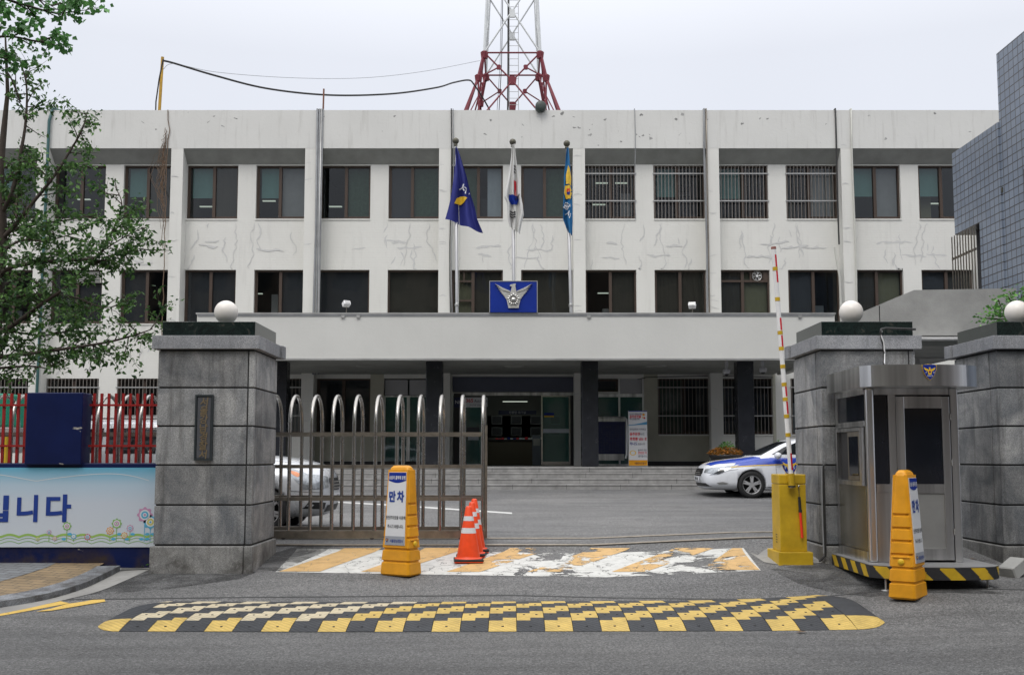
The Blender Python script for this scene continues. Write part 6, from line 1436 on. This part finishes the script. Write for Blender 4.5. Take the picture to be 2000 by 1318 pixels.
def wheel(parent, x, sg, hwid, r, spokes=5, rim='rimsilver'):
    yo = sg * hwid; f = lambda d: yo - sg * d
    q = MB(); pr = [(r * .66, 0.02), (r * .70, 0.0), (r * .93, .008), (r, .035), (r, .18), (r * .93, .205), (r * .66, .205)]
    q.lathe((x, yo, r), [(a, -sg * b) for a, b in pr], M['tyre'], 40, 'y', caps=False); t = q.build('wheel', None, parent, world=False)
    q = MB(); q.lathe((x, yo, r), [(r * .70, -sg * .012), (r * .67, -sg * .004), (r * .64, -sg * .03), (r * .62, -sg * .14)], M[rim], 40, 'y', caps=False); q.lathe((x, yo, r), [(.001, -sg * .10), (r * .6, -sg * .10)], M['black'], 30, 'y')
    for i in range(spokes):
        for d in (-.13, .13):
            t0 = 2 * math.pi * i / spokes + .3; a, b = t0 + d * 1.6, t0 + d; P_ = []
            for rr, ang, wd in ((r * .16, a, .020), (r * .66, b, .018)):
                cx_, cz_ = x + rr * math.cos(ang), r + rr * math.sin(ang); nx_, nz2 = -math.sin(ang) * wd, math.cos(ang) * wd
                P_ += [(cx_ + nx_, yo - sg * (.02 if rr > .1 else .0), cz_ + nz2), (cx_ - nx_, yo - sg * (.02 if rr > .1 else .0), cz_ - nz2)]
            P_ += [(a_, b_ - sg * .03, c_) for a_, b_, c_ in P_]
            q.add(P_, [(0, 1, 3, 2), (4, 5, 7, 6), (0, 2, 6, 4), (1, 3, 7, 5)], M[rim])
    q.cyl((x, yo - sg * .05, r), .055, sg * .045, M[rim], 'y', 16); q.build('rim', None, t, world=False)
SY = lambda y0_: (lambda u, v: (u, y0_, v))
def side_patch(q, pts, bv, m, sg, off=.004, step=.1): patch(pts, lambda u, v: (u, sg * 3.0, v), (0, -sg, 0), bv, m, q, off, step)
def front_patch(q, pts, bv, m, off=.004, step=.08): patch(pts, lambda u, v: (-2.0, u, v), (1, 0, 0), bv, m, q, off, step)
# ---- police sedan, nose towards -X
X0c = XA(1365, 950, 26.4); Y0c = 25.55 + .92
c = thing('police_car', (X0c, Y0c, gz(5.6, 25.6)), 'white police sedan with blue and yellow livery parked in the yard', 'car', rz=R(1.5))
st = [(0.0, .40, .42, .66, 2.6), (.06, .62, .24, .76, 3.0), (.25, .80, .20, .86, 3.6), (.55, .88, .185, .92, 4.2), (1.0, .91, .18, .975, 4.6), (1.5, .918, .18, 1.03, 7), (2.2, .92, .18, 1.06, 8), (3.6, .92, .18, 1.08, 8), (4.3, .89, .2, 1.08, 4.6), (4.68, .80, .3, 1.06, 3.6), (4.82, .62, .45, .95, 2.8)]
cab = [(.93, 1.05, 4.55, .83), (1.03, 1.28, 4.42, .81), (1.16, 1.56, 4.12, .76), (1.30, 1.88, 3.78, .70), (1.40, 2.18, 3.5, .64), (1.455, 2.45, 3.3, .56), (1.475, 2.75, 3.05, .35)]
body, bvl, bvc, bva = carbody('body', st, cab, M['carwhite'], (1.125, 3.92), .328, c)
for wx in (1.125, 3.92):
    for sg in (-1, 1): wheel(c, wx, sg, .905, .328, 5)
for sg in (-1, 1):
    q = MB(); side_patch(q, [(1.66, 1.06), (1.98, 1.235), (2.3, 1.355), (2.62, 1.39), (2.83, 1.395), (2.83, 1.06)], bvc, M['tint'], sg); q.build('side_window', None, c, world=False); q = MB(); side_patch(q, [(2.90, 1.06), (2.90, 1.395), (3.2, 1.37), (3.6, 1.27), (3.88, 1.14), (3.85, 1.07)], bvc, M['tint'], sg); q.build('side_window', None, c, world=False)
    q = MB(); side_patch(q, [(.66, .765), (1.21, .805), (1.72, .826), (2.35, .84), (3.6, .85), (4.75, .85), (4.75, .93), (4.3, 1.02), (3.6, 1.03), (2.35, 1.02), (1.75, .99), (1.45, .965), (1.1, .935), (.85, .905)], bvl, M['carblue'], sg, .004); side_patch(q, [(.60, .745), (1.21, .783), (1.72, .804), (2.35, .816), (3.6, .826), (4.75, .826), (4.75, .848), (3.6, .848), (2.35, .838), (1.72, .824), (1.21, .803), (.64, .765)], bvl, M['gold'], sg, .006)
    patch([(.12, .22 * sg), (.5, .38 * sg), (1.15, .5 * sg), (1.36, .52 * sg), (1.38, .80 * sg), (.9, .78 * sg), (.5, .70 * sg), (.2, .56 * sg)][::sg], lambda u, v: (u, v, 3), (0, 0, -1), bvl, M['carblue'], q, .005, .12)
    patch([(.14, .18 * sg), (.5, .34 * sg), (1.15, .46 * sg), (1.36, .48 * sg), (1.36, .50 * sg), (1.15, .485 * sg), (.5, .365 * sg), (.13, .205 * sg)][::sg], lambda u, v: (u, v, 3), (0, 0, -1), bvl, M['gold'], q, .006, .12)
    q.build('livery_stripe', None, c, world=False)
    q = MB(); side_patch(q, [(1.715, .32), (1.722, .32), (1.722, .985), (1.715, .985)], bvl, M['black'], sg, .003); side_patch(q, [(2.86, .3), (2.867, .3), (2.867, 1.0), (2.86, 1.0)], bvl, M['black'], sg, .003); side_patch(q, [(1.3, .262), (3.6, .262), (3.6, .275), (1.3, .275)], bvl, M['black'], sg, .003); side_patch(q, [(.12, .60), (.5, .655), (.80, .70), (.80, .706), (.5, .662), (.12, .607)], bvl, M['mesh'], sg, .003); q.build('panel_gap', None, body, world=False)
    q = MB(); side_patch(q, [(.13, .56), (.30, .68), (.55, .785), (.86, .82), (.66, .73), (.5, .645), (.32, .575)], bvl, M['lampglass'], sg, .006, .06); side_patch(q, [(.20, .585), (.32, .66), (.48, .70), (.46, .64), (.34, .59)], bvl, M['tint'], sg, .009, .06); patch([(-.85 * 1, .60), (-.5, .62), (-.5, .70), (-.85, .78)] if sg < 0 else [(.5, .62), (.85, .60), (.85, .78), (.5, .70)], lambda u, v: (-2, u, v), (1, 0, 0), bvl, M['lampglass'], q, .006, .06); hl = q.build('headlight', None, c, world=False)
    q = MB(); hsp = bvl.ray_cast(Vector((.40, sg * 3, .675)), Vector((0, -sg, 0)))[0]; q.sphere(tuple(hsp - Vector((0, sg * .02, 0))), .045, M['chrome']); q.build('lamp_lens', None, hl, world=False)
    q = MB(); side_patch(q, [(.28, .37), (.42, .40), (.56, .36), (.5, .335), (.34, .33)], bvl, M['galv'], sg, .006, .06); q.build('fog_light', None, c, world=False)
    q = MB(); q.lathe((1.74, sg * 1.0, 1.03), [(.02, -.13), (.07, -.10), (.085, 0), (.07, .09), (.02, .12)], M['carwhite'], 16, 'y'); q.tube([(1.75, sg * .9, .98), (1.75, sg * .97, 1.0)], .03, M['black']); q.build('mirror', None, c, world=False)
    q = MB()
    bvs = bvl; pp = lambda u, v, w: ((lambda h: (2.05 - sg * u * 1.0 if False else 2.05 + (u if sg < 0 else -u), (h[0].y if h[0] else sg * .9) + sg * (.006 + w), .72 + v))(bvs.ray_cast(Vector((2.05 + (u if sg < 0 else -u), sg * 3, .72 + v)), Vector((0, -sg, 0)))))
    emblem(q, (0, 0), .20, pp, .001); q.build('door_badge', None, c, world=False)
    q = MB(); q.bbox(2.52, 2.70, sg * .93 - .012, sg * .93 + .012, .90, .925, M['carwhite'], .004); q.build('door_handle', None, c, world=False)
q = MB(); patch([(-.66, 1.04), (.66, 1.04), (.60, 1.2), (.50, 1.385), (-.50, 1.385), (-.60, 1.2)], lambda u, v: (-2, u, v), (1, 0, 0), bvc, M['tint'], q, .004, .1); q.build('windscreen', None, c, world=False)
q = MB(); front_patch(q, [(-.42, .60), (-.32, .53), (.32, .53), (.42, .60), (.40, .72), (-.40, .72)], bvl, M['black'], .006); g_ = q.build('grille', None, c, world=False)
q = MB()
for z in (.565, .61, .655, .70): front_patch(q, [(-.38, z), (.38, z), (.38, z + .014), (-.38, z + .014)], bvl, M['chrome'], .014)
q.build('grille_bar', None, g_, world=False)
q = MB(); front_patch(q, [(-.7, .28), (.7, .28), (.6, .36), (-.6, .36)], bvl, M['black'], .006); q.build('air_intake', None, c, world=False)
q = MB(); q.bbox(-.045, -.03, -.26, .26, .42, .52, M['signwhite'], .004); put_text(q, '98머 8562', (0, 0), lambda u, v, w: (-.046 - w, -u, .47 + v), .085, M['blackink'], .02); q.build('number_plate', None, c, world=False)
M['amber'] = plain('amber_lamp', (.80, .32, .16), .3)
# ---- silver people carrier behind the gate, nose towards +X (mirror the x axis by turning it round)
X0m = XA(655, 950, 17.0); Ym0 = 16.05 + .90
c = thing('minivan', (X0m, Ym0, gz(-4, 16.5)), 'silver people carrier parked behind the sliding gate and left pillar', 'car', rz=math.pi - R(1.0))
st = [(0.0, .45, .40, .80, 2.8), (.06, .66, .27, .95, 3.0), (.25, .80, .22, 1.04, 3.6), (.55, .87, .21, 1.11, 4.2), (1.0, .90, .21, 1.17, 4.6), (1.6, .905, .21, 1.20, 5), (2.2, .905, .21, 1.20, 5), (3.6, .905, .21, 1.22, 5), (4.2, .89, .24, 1.22, 4.6), (4.5, .80, .3, 1.18, 3.6), (4.6, .66, .4, 1.05, 3)]
cab = [(1.05, .98, 4.55, .84), (1.18, 1.2, 4.50, .82), (1.35, 1.50, 4.44, .78), (1.52, 1.83, 4.36, .73), (1.62, 2.05, 4.25, .69), (1.70, 2.35, 4.1, .62), (1.725, 2.8, 3.8, .45)]
body, bvl, bvc, bva = carbody('body', st, cab, M['carsilver'], (.90, 3.62), .335, c)
for wx in (.90, 3.62):
    for sg in (-1, 1): wheel(c, wx, sg, .89, .335, 6)
for sg in (-1, 1):
    q = MB(); side_patch(q, [(1.55, 1.20), (1.85, 1.40), (2.12, 1.56), (2.4, 1.60), (2.55, 1.60), (2.55, 1.20)], bvc, M['tint'], sg); side_patch(q, [(2.62, 1.20), (2.62, 1.60), (3.4, 1.59), (3.4, 1.20)], bvc, M['tint'], sg); side_patch(q, [(3.47, 1.20), (3.47, 1.59), (4.05, 1.56), (4.2, 1.24)], bvc, M['tint'], sg); q.build('side_window', None, c, world=False)
    q = MB(); side_patch(q, [(1.42, .34), (1.428, .34), (1.428, 1.14), (1.42, 1.14)], bvl, M['black'], sg, .003); side_patch(q, [(2.58, .3), (2.588, .3), (2.588, 1.14), (2.58, 1.14)], bvl, M['black'], sg, .003); side_patch(q, [(.1, .60), (.55, .63), (.55, .637), (.1, .607)], bvl, M['black'], sg, .003); patch([(.1, sg * .40), (.6, sg * .62), (1.15, sg * .70), (1.15, sg * .708), (.6, sg * .628), (.1, sg * .408)][::sg], lambda u, v: (u, v, 3), (0, 0, -1), bvl, M['black'], q, .003); q.build('panel_gap', None, body, world=False)
    q = MB(); side_patch(q, [(.13, .66), (.20, .84), (.38, .93), (.62, 1.0), (.52, .86), (.40, .74), (.28, .66)], bvl, M['lampglass'], sg, .006, .06); patch([(-.84, .64), (-.46, .68), (-.42, .84), (-.80, .90)] if sg < 0 else [(.46, .68), (.84, .64), (.80, .90), (.42, .84)], lambda u, v: (-2, u, v), (1, 0, 0), bvl, M['lampglass'], q, .006, .06); hl = q.build('headlight', None, c, world=False)
    q = MB(); side_patch(q, [(.36, .88), (.45, .92), (.58, .955), (.5, .88), (.42, .84)], bvl, M['amber'], sg, .009, .06); q.build('indicator', None, hl, world=False)
    q = MB(); pts = [(-.8, .36), (-.55, .34), (-.55, .44), (-.8, .46)]; pts = pts if sg < 0 else [(-a, b) for a, b in pts[::-1]]; patch(pts, lambda u, v: (-2, u, v), (1, 0, 0), bvl, M['black'], q, .005, .06); q.build('fog_light', None, c, world=False)
    q = MB(); q.lathe((1.62, sg * .98, 1.20), [(.02, -.13), (.08, -.10), (.10, 0), (.08, .09), (.02, .12)], M['carsilver'], 16, 'y'); q.build('mirror', None, c, world=False)
    q = MB(); q.tube([(2.2, sg * .60, 1.69), (2.35, sg * .60, 1.75), (4.0, sg * .60, 1.75), (4.2, sg * .60, 1.67)], .018, M['galv']); q.build('roof_rail', None, c, world=False)
q = MB(); patch([(-.68, 1.2), (.68, 1.2), (.56, 1.60), (-.56, 1.60)], lambda u, v: (-2, u, v), (1, 0, 0), bvc, M['tint'], q, .004, .1); q.build('windscreen', None, c, world=False)
q = MB(); front_patch(q, [(-.40, .72), (-.32, .62), (.32, .62), (.40, .72), (.38, .82), (-.38, .82)], bvl, M['black'], .006); g_ = q.build('grille', None, c, world=False)
q = MB()
for z in (.65, .70, .75, .80): front_patch(q, [(-.36, z), (.36, z), (.36, z + .014), (-.36, z + .014)], bvl, M['chrome'], .014)
q.build('grille_bar', None, g_, world=False)
q = MB(); front_patch(q, [(-.5, .30), (.5, .30), (.45, .40), (-.45, .40)], bvl, M['black'], .006); q.build('air_intake', None, c, world=False)
q = MB(); q.bbox(-.045, -.03, -.26, .26, .47, .57, M['signwhite'], .004); put_text(q, '45더 5', (0, 0), lambda u, v, w: (-.046 - w, -u, .52 + v), .085, M['blackink'], .02); q.build('number_plate', None, c, world=False)
# things seen through the railing at the far left
Yx = 18.5; a, b_ = W(-30, 834, Yx), W(17, 768, Yx)
c = thing('covered_cart', ((a.x + b_.x) / 2, Yx, gz(-8, Yx)), 'cart with a green cover and yellow post behind the railing at the left edge', 'cart')
q = MB(); q.bbox(a.x, b_.x, Yx, Yx + .8, a.z, b_.z, plain('green_cover', (.0, .22, .13), .6), .05); q.build('cover', None, c)
q = MB(); q.bbox(a.x, b_.x + .12, Yx - .01, Yx + .82, a.z - .45, a.z - .003, M['galv'], .01); q.build('tray', None, c)
q = MB(); x = W(7, 880, Yx - .1).x; q.box(x - .04, x + .04, Yx - .1, Yx - .02, gz(-9, Yx), a.z - .12, M['mustard']); q.build('post', None, c)
q = MB(); x = W(45, 800, Yx + 2).x; q.box(x - .06, x + .04, Yx + 2, Yx + 2.1, gz(-9, Yx + 2), W(45, 770, Yx + 2).z, M['whitepipe']); tag(q.build('white_post'), 'white post behind the railing at the far left', 'post')
# ================================================================ trees
def tree(name, base, trunkpts, limbs, lm, leafsize, nleaf, lb, Yd, seed, twl=.6, density=1.0, ww=.55):
    rnd = random.Random(seed); c = thing(name, base, lb, 'tree'); wood = MB(); vs, fs = [], []
    wood.tube(trunkpts[0], trunkpts[1], M['bark'], 10)
    def twig(p, d, L, r, lvl):
        n = max(3, int(L / .10)); pts = [p]; dd = d.copy()
        for i in range(n):
            dd = (dd + Vector((rnd.gauss(0, .10), rnd.gauss(0, .10), rnd.gauss(0, .08) - .015))).normalized(); pts.append(pts[-1] + dd * (L / n))
        wood.tube(pts, r, M['bark'], 4 if lvl else 6, False, True, r * .35)
        for i, q_ in enumerate(pts[1:]):
            if lvl == 0:
                for _ in range(2):
                    if rnd.random() < .85 * density:
                        a = Vector((rnd.uniform(-1, 1), rnd.uniform(-1, 1), rnd.uniform(-.5, .7))).normalized(); twig(q_, (dd * .8 + a * .8).normalized(), twl * rnd.uniform(.4, 1.1), r * .4, 1)
            for _ in range(nleaf if lvl else max(1, nleaf // 2)):
                leaf(vs, fs, q_ + Vector((rnd.gauss(0, .03), rnd.gauss(0, .03), rnd.gauss(0, .03))), leafsize * rnd.uniform(.6, 1.25), rnd, .8, ww)
    for lpts, r0, r1, dens in limbs:
        P_ = [W(x, y, Y) for x, y, Y in curve_px(lpts, 6)]; wood.tube(P_, r0 * .75, M['bark'], 7, True, True, r1 * .7)
        acc = 0
        for i in range(1, len(P_)):
            seg = P_[i] - P_[i - 1]; acc += seg.length * dens
            while acc > 0:
                acc -= .11
                t = P_[i - 1].lerp(P_[i], rnd.random()); a = Vector((rnd.uniform(-1, 1), rnd.uniform(-1, 1), rnd.uniform(-.9, .9))).normalized()
                twig(t, (seg.normalized() * .7 + a).normalized(), twl * rnd.uniform(.5, 1.3), .010, 0 if rnd.random() < .55 else 1)
    wood.build('trunk', None, c); q = MB(); q.add(vs, fs, lm); q.build('crown', None, c, fix=False); print(name, 'leaves', len(fs) // 2); return c
Yt = 14.9; b0 = G(-40, 1075) ; bx = W(-25, 900, Yt).x; tb = Vector((bx, Yt, gz(bx, Yt)))
trunk = ([tb - Vector((0, 0, .2)), tb + Vector((0, 0, 1)), W(-22, 740, Yt), W(-12, 600, Yt), W(2, 470, Yt), W(0, 330, Yt), W(15, 180, Yt), W(10, 60, Yt)], [.17, .15, .14, .12, .09, .055, .028, .01])
limbs = [([(-18, 700, 14.9), (40, 692, 14.7), (120, 682, 14.5), (210, 668, 14.3), (270, 652, 14.2), (298, 642, 14.2)], .045, .008, 1.25),
         ([(-18, 720, 14.9), (60, 715, 14.6), (100, 722, 14.4)], .03, .006, .5),
         ([(-14, 655, 14.9), (30, 632, 14.8), (80, 595, 14.6), (130, 560, 14.5), (170, 520, 14.4), (215, 505, 14.4)], .055, .010, 1.1),
         ([(0, 535, 14.9), (30, 520, 14.7), (100, 510, 14.6), (180, 505, 14.5), (200, 490, 14.5), (222, 445, 14.5), (238, 400, 14.5), (225, 365, 14.5)], .045, .006, 1.1),
         ([(200, 490, 14.5), (240, 465, 14.4), (268, 450, 14.4), (288, 444, 14.4)], .012, .004, 1.0),
         ([(178, 505, 14.5), (215, 500, 14.5), (250, 490, 14.4), (280, 485, 14.4)], .014, .004, .9),
         ([(0, 470, 14.9), (30, 440, 14.8), (65, 395, 14.7), (105, 345, 14.6), (140, 290, 14.6), (160, 255, 14.5), (172, 215, 14.5)], .05, .006, 1.15),
         ([(2, 420, 14.9), (25, 370, 14.8), (40, 300, 14.8), (50, 240, 14.8), (52, 170, 14.8), (40, 120, 14.8)], .05, .010, .95),
         ([(-5, 590, 14.9), (60, 575, 14.9), (140, 580, 14.7), (200, 600, 14.5), (235, 595, 14.4)], .03, .006, .9),
         ([(0, 450, 15.0), (60, 440, 15.1), (130, 430, 15.2), (190, 420, 15.2)], .03, .006, .8),
         ([(0, 380, 15.0), (30, 330, 15.2), (70, 300, 15.4)], .03, .006, .8),
         ([(-10, 620, 15.0), (-60, 560, 15.2), (-140, 520, 15.2)], .05, .01, .8), ([(0, 400, 15.0), (-60, 340, 15.2), (-140, 300, 15.2)], .05, .01, .8), ([(0, 520, 15.0), (-70, 480, 14.6), (-160, 450, 14.2)], .04, .01, .7),
         ([(40, 200, 14.8), (20, 150, 14.7), (0, 130, 14.7), (-40, 100, 14.7)], .02, .006, .9), ([(-2, 560, 15), (60, 545, 15.4), (120, 600, 15.5)], .03, .006, .8),
         ([(-5, 500, 15), (40, 470, 14.6), (90, 470, 14.5), (150, 455, 14.4)], .03, .006, .8), ([(-14, 640, 14.9), (40, 650, 15.1), (90, 655, 15.2), (150, 640, 15.2)], .03, .006, .7)]
tree('broadleaf_tree', tb, trunk, limbs, M['leaf'], .080, 4, 'dark green leafy tree with drooping leaves behind the navy wall at the left', Yt, 4, .34, .92)
# ginkgo nearer the camera, only a branch tip reaches into the picture
Yk2 = 10.4; gx = -7.4; tb = Vector((gx, 9.6, gz(gx, 9.6)))
top = W(-250, 80, 9.8)
limbs = [([(-380, 60, 9.8), (-200, 20, 10), (-60, -20, 10.3), (30, 5, 10.4), (90, 22, 10.4), (128, 32, 10.4)], .04, .005, 1.1),
         ([(-380, 60, 9.8), (-200, 80, 10), (-60, 75, 10.3), (20, 72, 10.4), (70, 80, 10.4), (100, 74, 10.4)], .03, .005, 1.1),
         ([(-200, 80, 10), (-80, 120, 10.2), (-10, 112, 10.3), (25, 108, 10.4)], .02, .004, .7),
         ([(-200, 20, 10), (-60, 0, 10.3), (20, -15, 10.4), (70, -4, 10.4), (110, 18, 10.4)], .02, .004, .8), ([(-380, 60, 9.8), (-500, -60, 9.6), (-650, -120, 9.6)], .04, .006, .6)]
tree('ginkgo_tree', tb, ([tb - Vector((0, 0, .2)), tb + Vector((0, 0, 2)), Vector((gx - .05, 9.65, 3.6)), W(-380, 60, 9.8)], [.15, .13, .10, .04]), limbs, M['ginkgo'], .060, 5, 'bright green ginkgo branch reaching in at the top left corner', Yk2, 9, .30, .75, .95)
# shrub behind the right pillar
p = W(1975, 590, 14.6); tb = Vector((p.x, 14.6, gz(p.x, 14.6))); c = thing('shrub', tb, 'light green shrub growing behind the right edge pillar beside its globe lamp', 'shrub')
q = MB(); vs, fs = [], []; rw = random.Random(8); wood = MB(); wood.tube([tb - Vector((0, 0, .1)), W(1985, 700, 14.6), W(1975, 625, 14.5)], .03, M['bark'], 6)
for lp in ([(1975, 625), (1958, 605), (1950, 585)], [(1975, 625), (1940, 622), (1915, 622)], [(1975, 625), (1990, 600), (1996, 575)], [(1985, 620), (1975, 590), (1968, 578)], [(1980, 625), (1960, 618), (1945, 616)], [(1985, 625), (2010, 590), (2020, 570)]):
    P_ = [W(x, y, 14.3) for x, y in curve_px(lp, 6)]; wood.tube(P_, .008, M['bark'], 4)
    for pt in P_[3:]:
        for _ in range(7): leaf(vs, fs, pt + Vector((rw.gauss(0, .07), rw.gauss(0, .12), rw.gauss(0, .07))), .06 * rw.uniform(.6, 1.3), rw, .3, .7)
wood.build('stem', None, c); q.add(vs, fs, M['shrub']); q.build('foliage', None, c)
# ================================================================ unseen trees and building, added behind and above the camera to shade the foreground
rnd = random.Random(21)
c = thing('added_shade_tree', (0, 0, 0), 'leafy tree added unseen to shade the foreground', 'tree', 'unseen trees added to shade the foreground')
q = MB(); q.tube([(0, 0, -.1), (.05, 0, 2), (0, .1, 4.2), (.1, .4, 6)], .17, M['bark'], 10, r1=.07)
for i in range(9):
    t = i * .7; q.tube([(0, .1, 4 + .15 * i), (math.cos(t) * 1.2, .3 + math.sin(t) * 1.2, 5.2 + .15 * i), (math.cos(t) * 2.6, .6 + math.sin(t) * 2.4, 6.0 + .2 * i)], .06, M['bark'], 5, r1=.02)
q.build('trunk', None, c)
vs, fs = [], []
for i in range(34):
    a = rnd.uniform(0, 6.283); r_ = 3.0 * math.sqrt(rnd.random()); cc = Vector((math.cos(a) * r_, .6 + math.sin(a) * r_ * .9, rnd.uniform(5.9, 8.4))); rr = rnd.uniform(.6, 1.1)
    for _ in range(150):
        p = Vector((rnd.gauss(0, 1), rnd.gauss(0, 1), rnd.gauss(0, .7))); leaf(vs, fs, cc + p.normalized() * rr * rnd.random() ** .4, .20 * rnd.uniform(.7, 1.3), rnd, .5, .8)
q = MB(); q.add(vs, fs, M['ginkgo']); q.build('crown', None, c, fix=False)
for i, (x, y, lb) in enumerate(((-6.2, 1.2, 'left of the viewer'), (1.2, -.8, 'just behind the viewer'), (7.2, 1.4, 'right of the viewer'))):
    o = c if i == 0 else dup(c); o.location = (x, y, gz(x, y)); o.rotation_euler = (0, 0, [0, 0.5, -.4][i]); o['label'] = 'leafy tree added unseen to shade the foreground, ' + lb
c = thing('added_building', (0, -20, 0), 'brown office building added unseen across the street to shade the foreground', 'building')  # unseen block, added to cut sky light and darken reflections
q = MB(); q.box(-45, 45, -32, -20, 0, 20, plain('brown_render', (.20, .16, .13), .8)); q.build('wall', None, c)
q = MB()
for f_ in range(5):
    for i in range(22): q.box(-43 + i * 3.95, -40.6 + i * 3.95, -20, -19.95, 1.2 + f_ * 3.7, 3.2 + f_ * 3.7, M['tint'])
q.build('windows', None, c)
